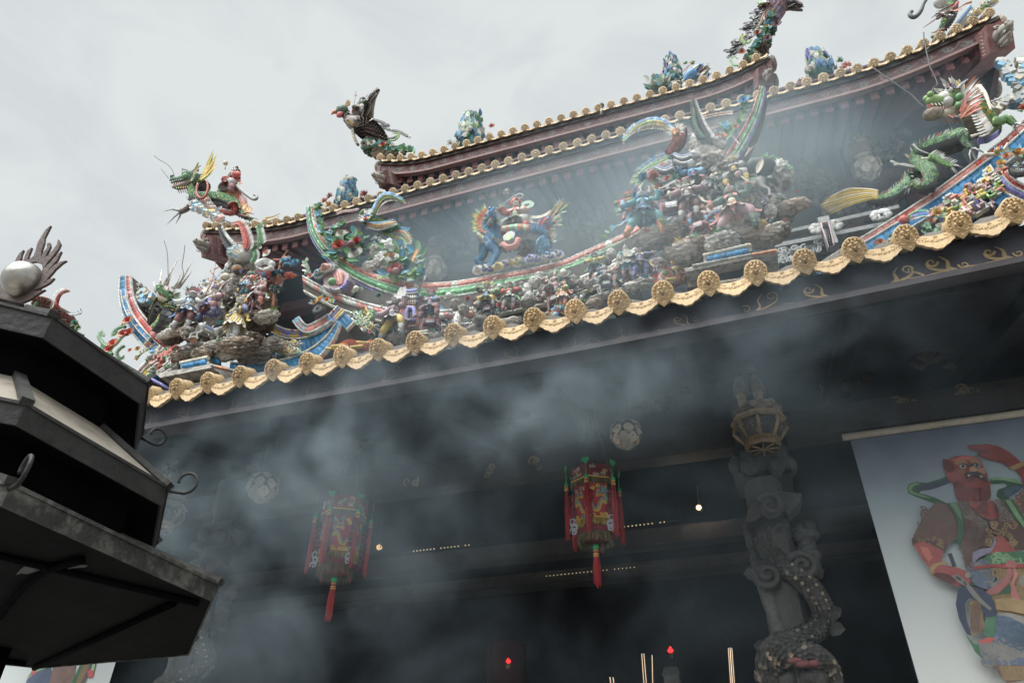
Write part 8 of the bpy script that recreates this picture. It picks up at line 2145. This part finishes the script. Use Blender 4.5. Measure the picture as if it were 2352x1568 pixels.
def figure_polys(mi):
    L_ = lambda m,l,w: ('',lines(m,l,w,mi)); Cu = lambda m,b,n,r,w,s: ('',curls(m,b,n,r,w,s,mi))
    return [
    # flying scarf behind the shoulders
    ('pgreen',[(348,385),(355,360),(400,345),(470,350),(540,330),(600,305),(620,340),(560,370),(480,395),(430,400),(420,415),(470,425),(540,450),(600,480),(560,490),(480,465),(400,435),(355,415)]),
    ('pnav',[(400,380),(440,360),(540,345),(600,330),(610,350),(520,385),(440,398),(415,412)]),
    ('pgreenl',[(352,392),(358,366),(400,350),(430,356),(385,372),(372,395),(395,412),(440,425),(500,445),(440,440),(370,415)]),
    ('pgreen',[(850,330),(930,322),(1010,335),(1050,365),(1040,390),(980,400),(950,430),(985,470),(940,480),(890,430),(900,395),(960,370),(940,355),(860,360)]),
    ('pgreenl',[(855,322),(930,318),(1010,330),(1050,362),(1000,352),(930,335),(860,336)]),('psky',[(930,395),(1000,370),(1050,372),(1030,400),(970,440),(975,460),(940,430)]),
    # right arm shading the brow
    ('pskin',[(710,128),(745,122),(775,122),(830,116),(900,130),(960,160),(1010,200),(1050,240),(1090,300),(1110,420),(1060,420),(1040,320),(1000,268),(968,270),(965,235),(930,222),(860,218),(820,208),(780,190),(785,172),(830,180),(845,165),(810,150),(760,152),(728,152)]),
    ('pskin2',[(720,140),(800,148),(850,165),(848,178),(800,172),(790,185),(860,212),(960,226),(970,262),(920,232),(830,212),(775,188),(780,165),(740,155)]),
    ('pgold',[(966,262),(1010,240),(1060,220),(1075,240),(1030,262),(985,278)]),
    # head
    ('pskin',[(600,210),(640,192),(700,188),(760,192),(800,220),(815,270),(835,300),(838,340),(862,355),(850,365),(855,440),(830,475),(760,480),(700,478),(660,470),(640,430),(630,360),(600,340),(580,300),(585,250)]),
    ('pskin2',[(565,210),(600,215),(640,262),(625,290),(590,290),(570,268)]),('pskin2',[(635,360),(660,340),(700,380),(790,385),(850,365),(857,430),(825,475),(800,400),(760,430),(700,400),(665,470),(640,430)]),
    ('pskinl',[(620,215),(680,195),(750,195),(795,225),(740,215),(690,220),(640,230)]),
    ('ptan',[(632,235),(660,215),(705,225),(715,240),(680,240),(650,250)]),('ptan',[(722,215),(760,205),(800,230),(805,252),(770,240),(735,235)]),('ptan',[(650,275),(680,270),(700,280),(690,300),(660,302)]),('ptan',[(770,270),(810,262),(828,285),(815,305),(780,290)]),
    ('pwhite',ell(684,258,22,12,.1)),('pblack',ell(686,258,9,9)),('pwhite',ell(770,253,21,12,.1)),('pblack',ell(770,253,9,9)),('pblack',[(660,248),(690,238),(715,252),(735,246),(760,236),(795,250),(760,243),(735,254),(718,262),(690,246)]),
    ('ptan',[(728,265),(745,258),(765,268),(775,285),(750,292),(722,286)]),
    ('pblack',[(700,300),(740,290),(780,292),(815,318),(840,345),(830,346),(800,316),(760,304),(720,308),(692,316)]),('pskin2',[(705,318),(760,308),(800,318),(838,352),(820,350),(790,330),(750,322),(715,330)]),('pblack',[(700,325),(750,315),(795,324),(838,356),(832,360),(792,334),(750,324),(704,332)]),('pwhite',ell(720,316,8,7)),('pwhite',ell(795,322,9,7)),('pskin2',ell(728,340,16,11)),('pskin2',ell(645,362,9,18)),
    L_('pskin2',[[(700,400),(705,440),(690,470)],[(760,405),(765,440),(770,470)],[(800,390),(810,430),(800,470)]],.014),
    # chest, waistcoat
    ('ppink',[(690,478),(760,476),(870,470),(905,530),(905,580),(850,590),(790,560),(730,510)]),
    L_('pred',[[(730,500),(790,510),(860,495)],[(750,525),(800,535),(880,520)],[(775,550),(820,560),(890,550)]],.012),
    ('pvest',[(520,478),(560,490),(640,485),(700,475),(760,560),(830,600),(900,600),(880,660),(850,740),(800,800),(740,860),(700,880),(680,780),(650,700),(600,730),(545,790),(480,740),(400,680),(375,700),(400,650),(430,590),(470,530)]),
    ('pvestd',[(372,705),(400,680),(470,690),(560,730),(600,735),(575,790),(520,770),(440,735),(380,745)]),Cu('pvestd',(440,520,640,680),44,0.036,.0045,1),Cu('pvestd',(680,640,800,840),33,0.032,.0045,2),Cu('pgold',(400,695,560,760),20,0.016,.0045,3),
    ('pgrey',[(640,482),(700,475),(760,555),(830,598),(840,660),(790,660),(760,600),(690,580)]),Cu('pvestd',(670,490,820,640),39,0.024,.0045,4),('pgrey',ell(765,680,36,20,.3)),('pgrey',ell(800,650,26,20)),('pgrey',ell(840,700,20,50,.6)),Cu('pvestd',(740,640,860,760),28,0.024,.0045,5),
    ('pgrey',[(870,465),(930,470),(980,560),(1059,660),(1059,760),(1000,720),(940,640),(890,610),(905,560)]),Cu('pvestd',(880,480,1059,740),52,0.032,.0045,6),
    ('pvest',[(985,480),(1040,410),(1100,400),(1100,680),(1040,600)]),Cu('pvestd',(1000,430,1090,600),20,0.036,.0045,7),
    ('pgreen',[(585,490),(640,485),(680,540),(690,620),(680,700),(660,760),(640,720),(655,640),(635,560)]),('pgreenl',[(600,492),(640,488),(668,540),(676,600),(650,560),(625,520)]),
    ('pgreen',[(925,470),(985,470),(1059,590),(1059,660),(1000,590),(950,520)]),('pgreenl',[(935,470),(965,470),(1059,620),(1059,650),(1010,590)]),
    ('pvestd',[(830,590),(900,600),(990,610),(1059,650),(1059,780),(990,770),(940,700),(880,660),(840,630)]),Cu('pgold',(840,610,1000,760),24,.028,.006,8),
    ('pskin',[(890,680),(930,700),(990,770),(1030,800),(840,800),(880,740)]),('ppurp',[(740,790),(790,770),(850,760),(880,690),(880,740),(850,790),(780,820),(735,870)]),
    # belt and skirts
    ('pgreen',[(840,800),(900,790),(1000,785),(1059,790),(1059,850),(950,860),(850,860),(780,850)]),Cu('pgreenl',(850,800,1059,850),14,.028,.007,9),
    ('pblue2',[(735,870),(790,830),(840,860),(870,900),(860,1000),(800,1010),(740,980),(715,920)]),('psky',[(720,910),(800,890),(810,950),(740,965)]),Cu('pgrey',(740,850,860,1000),14,.035,.006,10),
    ('pyel',[(870,890),(1059,880),(1059,1180),(960,1170),(870,1150),(850,1080),(890,980)]),Cu('pgold',(880,900,1059,1160),36,.04,.008,11),('pwhite',ell(1045,965,26,34)),('pgrey',ell(890,980,45,18,-.5)),('pgreen',[(880,1050),(960,1040),(990,1000),(960,990),(900,1020)]),
    ('pred',[(740,880),(850,865),(960,865),(1059,862),(1059,885),(960,890),(850,885),(745,895)]),('ppink',ell(970,865,36,24)),('ppink',[(960,870),(935,940),(870,1000),(810,1035),(840,1055),(890,1045),(950,990),(975,930)]),('ppink',[(985,870),(1010,930),(985,990),(1030,1090),(970,1070),(965,990),(985,940)]),
    ('pgold',[(870,1080),(950,1065),(1059,1090),(1059,1170),(960,1150),(880,1140)]),('pwhite',[(870,1165),(950,1160),(1059,1190),(1059,1225),(1000,1230),(990,1210),(940,1195)]),
    # left forearm and weapon
    ('pskin',[(380,745),(440,730),(520,765),(560,790),(550,850),(560,870),(640,885),(690,905),(725,935),(720,985),(660,1000),(600,985),(530,950),(490,930),(470,880),(430,830),(400,780)]),('pskin2',[(490,930),(530,915),(600,930),(640,985),(600,985),(530,950)]),('pgold',[(480,890),(500,865),(560,850),(600,862),(530,875),(505,905),(500,935),(482,918)]),('pskinl',[(420,760),(470,770),(500,830),(470,850),(440,810)]),
    ('pnav',[(585,805),(610,800),(640,880),(615,885)]),('pwhite',ell(708,935,18,16)),
    ('pgreen',[(820,1150),(870,1150),(890,1210),(880,1300),(830,1320),(800,1280)]),('pblue',[(650,1010),(700,1000),(790,1020),(850,1060),(880,1180),(820,1190),(760,1090),(715,1070),(690,1110),(700,1200),(730,1300),(700,1290),(655,1200),(635,1110)]),
    ('pgold',[(715,1095),(780,1090),(810,1250),(740,1310),(725,1260)]),L_('pvestd',[[(720,1120 + 18 * i),(800,1150 + 18 * i)] for i in range(8)] + [[(720 + 14 * i,1280),(745 + 14 * i,1100)] for i in range(4)],.004),
    ('pgrey',[(610,940),(650,930),(690,965),(740,1020),(790,1080),(850,1135),(840,1150),(800,1120),(740,1070),(690,1000),(655,985)]),('pblack',ell(650,955,20,7,.6)),('pblack',ell(690,985,16,6,.9)),
    # lower skirt armour
    ('pblue2',[(880,1175),(960,1190),(1059,1240),(1100,1480),(900,1480),(790,1470),(785,1430),(760,1360),(850,1320),(890,1260)]),Cu('pgrey',(800,1330,1059,1470),46,.045,.007,12),Cu('psky',(890,1220,1059,1350),24,.045,.007,13),
    ('pred',[(775,1330),(830,1310),(870,1320),(840,1345),(780,1345)]),('pgreen',[(690,1290),(740,1345),(770,1360),(790,1440),(750,1400)]),('pvestd',[(860,1480),(1059,1480),(1059,1568),(940,1590),(890,1530)]),L_('pgold',[[(900 + 26 * i,1485),(930 + 22 * i,1570)] for i in range(6)],.012)]
tl = W(1944,1012,YBn); zt = tl.z
bx0,bx1 = .1262 * YBn,.1262 * YBn + 2.7
cr_ = (V((bx0,YBn,zt)),V((bx0 + .03,YBn,1.2)),V((bx1,YBn,1.2)),V((bx1,YBn,zt)))
banner('large printed banner of a red faced guardian shading his eyes, hung on a pale rod',YBn,figure_polys(False),cr_,cQ)
cl_ = tuple(V((2 * XC - p.x,p.y,p.z)) for p in (cr_[3],cr_[2],cr_[1],cr_[0]))
def left_polys():
    # only the shins and hem show below the burner roof: boots, leggings, hanging sashes
    q = lambda pts: pts
    def P(m,pts): return (m,[(x,y) for x,y in pts])
    return [P('pgreenl',[(155,1540),(210,1460),(290,1445),(260,1500),(200,1510)]),P('pred',[(180,1510),(205,1480),(215,1510),(190,1530)]),P('pblue2',[(160,1545),(220,1500),(300,1470),(300,1600),(140,1600)]),P('pvestd',[(320,1440),(450,1430),(420,1600),(280,1600)]),P('pwhite',[(325,1455),(450,1435),(440,1450),(330,1470)]),
            P('pgreen',[(480,1440),(500,1430),(440,1600),(400,1600)]),P('pgold',[(500,1430),(560,1425),(480,1600),(430,1600)]),P('pblue',[(545,1427),(556,1427),(470,1600),(458,1600)]),P('pred',[(510,1500),(550,1470),(545,1530),(520,1540)]),P('pgreenl',[(545,1440),(565,1430),(550,1500),(535,1490)])]
banner('printed banner glimpsed below the burner roof, showing a green and blue robed hem',YBn,left_polys(),cl_,cB)

# ================================================================== small lights
mat('warmbulb',(1.0,.62,.26),rough=.4,var=0,dirt=0,bump=0,emis=5)
mat('dimbulb',(1.0,.66,.30),rough=.4,var=.2,dirt=0,bump=0,emis=.75)
mat('strbulb',(1.0,.75,.45),rough=.4,var=.3,dirt=0,bump=0,emis=.8)
mat('redbulb',(1.0,.02,.02),rough=.4,var=0,dirt=0,bump=0,emis=2.6)
p = W(1605,1165,8.15); k = PX(p)
r = empty('spot_lamp',p,'bright warm lamp glowing in the dark interior between lantern and column','lamp')
b = MB(); b.ball(p,5.6 * k,'warmbulb',14,10); b.build('bulb',r)
lp = bpy.data.lights.new('lamp_glow','POINT'); lp.energy = 2; lp.color = (1,.7,.4); lp.shadow_soft_size = .05; lo_ = bpy.data.objects.new('lamp_glow',lp); COL.objects.link(lo_); lo_.location = p - V((0,.12,0))
b = MB(); b.lathe([(9 * k,0),(10 * k,.05),(6 * k,.12),(3 * k,.14)],p + V((0,.01,0)),'black',(0,1,.3),14); b.tube([p + V((0,.1,.05)),p + V((0,.2,.35))],.012,'black'); b.build('housing',r)
p = W(871,1256,8.3); k = PX(p)
b = MB()
for i in range(34):
    d = V((GA(0,1),GA(0,1),GA(0,1))).normalized(); b.ball(p + d * 5.5 * k,1.5 * k,'dimbulb',6,5)
b.tube([p,p + V((0,0,.5))],.006,'black',5)
b.build('bead_lamp',None,'small round lamp of glowing beads beside the left lantern','lamp')
for (x0,y0,x1,y1,Y,lab) in ((950,1265,1085,1250,8.2,'string of tiny lights right of the bead lamp'),(1255,1322,1475,1300,8.6,'string of tiny lights passing behind the tassel below the right lantern'),(1425,1210,1535,1197,8.2,'string of tiny lights between the right lantern and the bright lamp')):
    a,c = W(x0,y0,Y),W(x1,y1,Y); b = MB(); n = int((c - a).length / .045)
    for i in range(n):
        q = a.lerp(c,i / n)
        if RNG.random() < .9: b.ball(q,.008 if Y < 8.5 else .006,'strbulb',6,5)
    b.tube([a - (c - a) * .2,c + (c - a) * .2],.003,'black',4); b.build('string_lights',None,lab,'light string','strings of tiny lights')
for (x,y,Y,lab,col_) in ((1167,1518,8.8,'red lamp glowing on the drum shaped altar post','redbulb'),(1540,1493,8.8,'red lamp glowing above the pale stone post by the incense','redbulb')):
    p = W(x,y,Y); k = PX(p); b = MB(); b.ball(p,(6.5 * k,5 * k,5 * k),col_,10,7); b.ball(p + V((0,0,5 * k)),(3 * k,3 * k,4 * k),col_,8,6); b.tube([p - V((0,0,7 * k)),p - V((0,0,16 * k))],[6 * k,4 * k],'oldgold',8)
    b.build('votive_lamp',None,lab,'lamp','red votive lamps')
p = W(1165,1480,9.0); k = PX(p); b = MB(); b.lathe([(44 * k,-p.z),(44 * k,-.02),(40 * k,0),(3 * k,.01)],p,'redwooddark',n=24); b.build('altar_post',None,'dim red drum shaped post in the dark hall','post')
mat('dimstone',(.10,.10,.095),rough=.8,var=.4,dirt=.6)
p = W(1542,1530,8.9); k = PX(p); b = MB(); b.box((p.x,p.y,(p.z - .1) / 2),(34 * k,34 * k,p.z - .1),'dimstone'); b.box((p.x,p.y,p.z - .06),(42 * k,42 * k,.09),'dimstone',taper=.7)
b.build('stone_post',None,'pale square stone post beneath the red lamp','post')
# incense sticks in the foreground urn (urn below the frame)
mat('incense',(.50,.36,.24),rough=.7,var=.2,dirt=.3,bump=0)
mat('ash',(.6,.58,.55),rough=.9,var=.2,dirt=.2,bump=0)
stick = 0
for (x0,y0,x1,y1,lab) in ((1401,1554,1409,1610,'shortest incense stick, its tip just showing'),(1408,1554,1416,1610,'short incense stick leaning beside the shortest one'),(1474,1500,1482,1610,'incense stick, first of the cluster of three'),(1479,1500,1488,1610,'incense stick, middle of the cluster of three'),(1498,1503,1500,1610,'incense stick standing a little apart in its cluster'),(1673,1487,1681,1610,'incense stick left of the dragon column, outer one'),(1677,1486,1685,1610,'incense stick left of the dragon column, middle one'),(1681,1487,1690,1610,'incense stick left of the dragon column, nearest the column')):
    Y = 3.6; a,c = W(x0,y0,Y),W(x1,y1,Y); r_ = 1.05 * PX(a)
    e = empty('incense_stick',c,lab,'incense stick','burning incense sticks')
    b = MB(); b.tube([c + (c - a) * 2.2,a.lerp(c,.03)],r_,'incense',7); b.build('stick',e)
    b = MB(); b.tube([a.lerp(c,.03),a],[r_ * 1.05,r_ * .7],'ash',7); b.build('ash_tip',e)
    u0 = c + (c - a) * 2.2
# urn that holds them
b = MB(); z = 1.35
uc = V((W(1540,1568,3.6).x,3.65,0))
b.lathe([(.25,.25),(.45,.5),(.62,.9),(.58,1.2),(.68,1.32),(.66,1.36),(.55,1.33),(.02,1.30)],uc,'oldgold',n=28)
for i in range(3): b.tube([uc + V((.3 * cos(2.1 * i),.3 * sin(2.1 * i),.5)),uc + V((.45 * cos(2.1 * i),.45 * sin(2.1 * i),0))],[.1,.07],'oldgold',8)
b.build('incense_urn',None,'bronze incense urn on three legs holding the burning sticks','urn')
# ================================================================== smoke and haze
def smoke_volume(name,label,lo_,hi_,vox,color,dens,scale,lo,hi,stretch,blobs,warp=.9,rough=.66):
    """a voxel cloud of drifting smoke: noise gathered by soft ellipsoids (centre, radii, weight)."""
    m = bpy.data.materials.new(name); m.use_nodes = True; N = m.node_tree.nodes; N.remove(N['Principled BSDF'])
    vs = N.new('ShaderNodeVolumeScatter'); vs.inputs['Color'].default_value = (*color,1); vs.inputs['Anisotropy'].default_value = .2
    at = N.new('ShaderNodeAttribute'); at.attribute_name = 'density'
    m.node_tree.links.new(at.outputs['Fac'],vs.inputs['Density']); m.node_tree.links.new(vs.outputs[0],N['Material Output'].inputs['Volume'])
    g = bpy.data.node_groups.new(name,'GeometryNodeTree'); g.interface.new_socket('Geometry',in_out='OUTPUT',socket_type='NodeSocketGeometry')
    N = g.nodes; L = g.links.new
    def nd(t,**k):
        n = N.new(t)
        for a,v in k.items(): setattr(n,a,v)
        return n
    pos = nd('GeometryNodeInputPosition').outputs[0]
    st = nd('ShaderNodeVectorMath',operation='MULTIPLY'); L(pos,st.inputs[0]); st.inputs[1].default_value = stretch
    n0 = nd('ShaderNodeTexNoise'); n0.inputs['Scale'].default_value = scale * .6; n0.inputs['Detail'].default_value = 2; L(st.outputs[0],n0.inputs['Vector'])
    sb = nd('ShaderNodeVectorMath',operation='SUBTRACT'); sb.inputs[1].default_value = (.5,.5,.5); L(n0.outputs['Color'],sb.inputs[0])
    ml = nd('ShaderNodeVectorMath',operation='SCALE'); ml.inputs['Scale'].default_value = warp; L(sb.outputs[0],ml.inputs[0])
    ad = nd('ShaderNodeVectorMath'); L(st.outputs[0],ad.inputs[0]); L(ml.outputs[0],ad.inputs[1])
    n1 = nd('ShaderNodeTexNoise'); n1.inputs['Scale'].default_value = scale; n1.inputs['Detail'].default_value = 6; n1.inputs['Roughness'].default_value = rough; L(ad.outputs[0],n1.inputs['Vector'])
    mr = nd('ShaderNodeMapRange',interpolation_type='SMOOTHSTEP'); mr.inputs['From Min'].default_value = lo; mr.inputs['From Max'].default_value = hi; mr.inputs['To Max'].default_value = dens; L(n1.outputs['Fac'],mr.inputs['Value'])
    tot = None
    for (c,r,k) in blobs:
        s1 = nd('ShaderNodeVectorMath',operation='SUBTRACT'); s1.inputs[1].default_value = c; L(pos,s1.inputs[0])
        s2 = nd('ShaderNodeVectorMath',operation='DIVIDE'); s2.inputs[1].default_value = r; L(s1.outputs[0],s2.inputs[0])
        ln = nd('ShaderNodeVectorMath',operation='LENGTH'); L(s2.outputs[0],ln.inputs[0])
        f = nd('ShaderNodeMapRange',interpolation_type='SMOOTHSTEP')
        for a,v in (('From Min',1),('From Max',0),('To Min',0),('To Max',k)): f.inputs[a].default_value = v
        L(ln.outputs['Value'],f.inputs['Value'])
        if tot is None: tot = f.outputs[0]
        else:
            a = nd('ShaderNodeMath'); L(tot,a.inputs[0]); L(f.outputs[0],a.inputs[1]); tot = a.outputs[0]
    m2 = nd('ShaderNodeMath',operation='MULTIPLY'); L(mr.outputs[0],m2.inputs[0]); L(tot,m2.inputs[1])
    vc = nd('GeometryNodeVolumeCube'); vc.inputs['Min'].default_value = lo_; vc.inputs['Max'].default_value = hi_
    for a,i in (('Resolution X',0),('Resolution Y',1),('Resolution Z',2)): vc.inputs[a].default_value = max(8,int((hi_[i] - lo_[i]) / vox))
    L(m2.outputs[0],vc.inputs['Density'])
    sm = nd('GeometryNodeSetMaterial'); sm.inputs['Material'].default_value = m; L(vc.outputs[0],sm.inputs['Geometry'])
    go = nd('NodeGroupOutput'); L(sm.outputs[0],go.inputs[0])
    o = bpy.data.objects.new(name,bpy.data.meshes.new(name)); COL.objects.link(o); o.data.materials.append(m)
    md = o.modifiers.new('smoke','NODES'); md.node_group = g
    return tag(o,label,'smoke',None,'stuff')
def blob(x,y,Y,rx,rz,ry,k):
    p = W(x,y,Y); s_ = PX(p); return (tuple(p),(rx * s_,ry,rz * s_),k)
smoke_volume('incense_smoke','drifting blue grey incense smoke under and in front of the eaves',(-7.6,3.35,1.2),(3.2,4.93,6.6),.04,(.67,.85,.96),1.3,1.6,.42,.74,(1,1,1.1),[
    blob(700,1030,4.3,560,300,1.0,.68),blob(1150,920,4.3,620,230,1.0,.65),blob(540,1380,4.3,420,420,.9,.65),blob(900,1330,4.3,420,380,.9,.35),blob(1650,790,4.4,650,220,1.0,.36),blob(300,1150,4.2,300,300,.9,.45),blob(1500,1000,4.2,1500,800,1.0,.09),blob(1900,1350,4.2,1200,700,1.0,.07)],1.3,.68)
smoke_volume('smoke_haze','thin pale smoke haze hanging between the ridge and the rear eaves',(-10,8.9,7.2),(6.5,10.3,18.5),.14,(.64,.85,.98),.30,.45,.15,.8,(1,1,1),[
    blob(1450,480,9.4,800,380,1.6,1.5),blob(1750,330,9.4,500,300,1.6,.9),blob(1000,560,9.4,600,260,1.5,.8),blob(2150,300,9.4,500,300,1.5,.35)])
smoke_volume('smoke_veil','thin pale veil of smoke rising in front of the roof sculptures',(-6.5,4.75,5.75),(3.5,5.75,10.5),.09,(.74,.90,.98),.52,.5,.2,.8,(1,1,1),[
    blob(1550,430,5.3,650,420,.8,1.6),blob(1900,700,5.2,700,260,.8,.7),blob(1100,640,5.3,500,240,.8,.6)])

# ================================================================== sky, sun, camera, render settings
w = bpy.data.worlds.new('World'); scene.world = w; w.use_nodes = True
nt = w.node_tree; N = nt.nodes; L = nt.links
bg = N['Background']; bg.inputs['Strength'].default_value = 0.1
SUN_EL,SUN_AZ = math.radians(58),math.radians(205)       # high, behind and to the left of the camera
sky = N.new('ShaderNodeTexSky'); sky.sky_type = 'NISHITA'; sky.sun_disc = False; sky.sun_elevation = SUN_EL; sky.sun_rotation = SUN_AZ
sky.air_density = 1.0; sky.dust_density = 3.0
tc = N.new('ShaderNodeTexCoord')
mp = N.new('ShaderNodeMapping'); mp.inputs['Scale'].default_value = (1,1,1.9); mp.inputs['Rotation'].default_value = (0,.3,.5); L.new(tc.outputs['Generated'],mp.inputs['Vector'])
n1 = N.new('ShaderNodeTexNoise'); n1.inputs['Scale'].default_value = 5.5; n1.inputs['Detail'].default_value = 7; n1.inputs['Roughness'].default_value = .55; n1.inputs['Distortion'].default_value = .7; L.new(mp.outputs[0],n1.inputs['Vector'])
cr2 = N.new('ShaderNodeValToRGB'); e = cr2.color_ramp.elements
e[0].position = .36; e[0].color = (6.8,7.25,7.35,1); e[1].position = .60; e[1].color = (7.65,8.05,8.05,1)
L.new(n1.outputs['Fac'],cr2.inputs[0])
sund = V((sin(SUN_AZ) * cos(SUN_EL),cos(SUN_AZ) * cos(SUN_EL),sin(SUN_EL)))
dt = N.new('ShaderNodeVectorMath'); dt.operation = 'DOT_PRODUCT'; dt.inputs[1].default_value = sund; L.new(tc.outputs['Generated'],dt.inputs[0])
gl = N.new('ShaderNodeMapRange'); gl.interpolation_type = 'SMOOTHSTEP'; gl.inputs['From Min'].default_value = .72; gl.inputs['From Max'].default_value = 1.0; gl.inputs['To Min'].default_value = 1.0; gl.inputs['To Max'].default_value = 8.6
L.new(dt.outputs['Value'],gl.inputs['Value'])
sc2 = N.new('ShaderNodeVectorMath'); sc2.operation = 'SCALE'; L.new(cr2.outputs[0],sc2.inputs[0]); L.new(gl.outputs[0],sc2.inputs['Scale'])
mx = N.new('ShaderNodeMix'); mx.data_type = 'RGBA'; mx.inputs['Factor'].default_value = .96
L.new(sky.outputs[0],mx.inputs['A']); L.new(sc2.outputs[0],mx.inputs['B']); L.new(mx.outputs['Result'],bg.inputs['Color'])
sl = bpy.data.lights.new('sun','SUN'); sl.energy = 1.5; sl.angle = math.radians(14); sl.color = (1.0,.965,.91)
so = bpy.data.objects.new('sun',sl); COL.objects.link(so)
so.rotation_euler = (-sund).to_track_quat('-Z','Y').to_euler()
so.location = (0,0,30)

cam = bpy.data.cameras.new('camera'); co = bpy.data.objects.new('camera',cam); COL.objects.link(co)
cam.sensor_width = 36; cam.lens = 36 * FL / 2352; cam.clip_end = 500; cam.clip_start = .05
R3 = Matrix(((RM[0][0],-RM[0][1],-RM[0][2]),(RM[1][0],-RM[1][1],-RM[1][2]),(RM[2][0],-RM[2][1],-RM[2][2])))
co.matrix_world = Matrix.Translation(EYE) @ R3.to_4x4()
scene.camera = co
scene.view_settings.view_transform = 'Standard'; scene.view_settings.look = 'None'; scene.view_settings.exposure = 0; scene.view_settings.gamma = 1
cy = scene.cycles
cy.use_denoising = True
try: cy.denoiser = 'OPENIMAGEDENOISE'
except Exception: pass
cy.max_bounces = 6; cy.diffuse_bounces = 3; cy.glossy_bounces = 2; cy.transmission_bounces = 2; cy.volume_bounces = 0; cy.transparent_max_bounces = 8
cy.volume_step_rate = 2.0; cy.volume_max_steps = 48; cy.caustics_reflective = False; cy.caustics_refractive = False
cy.sample_clamp_indirect = 4
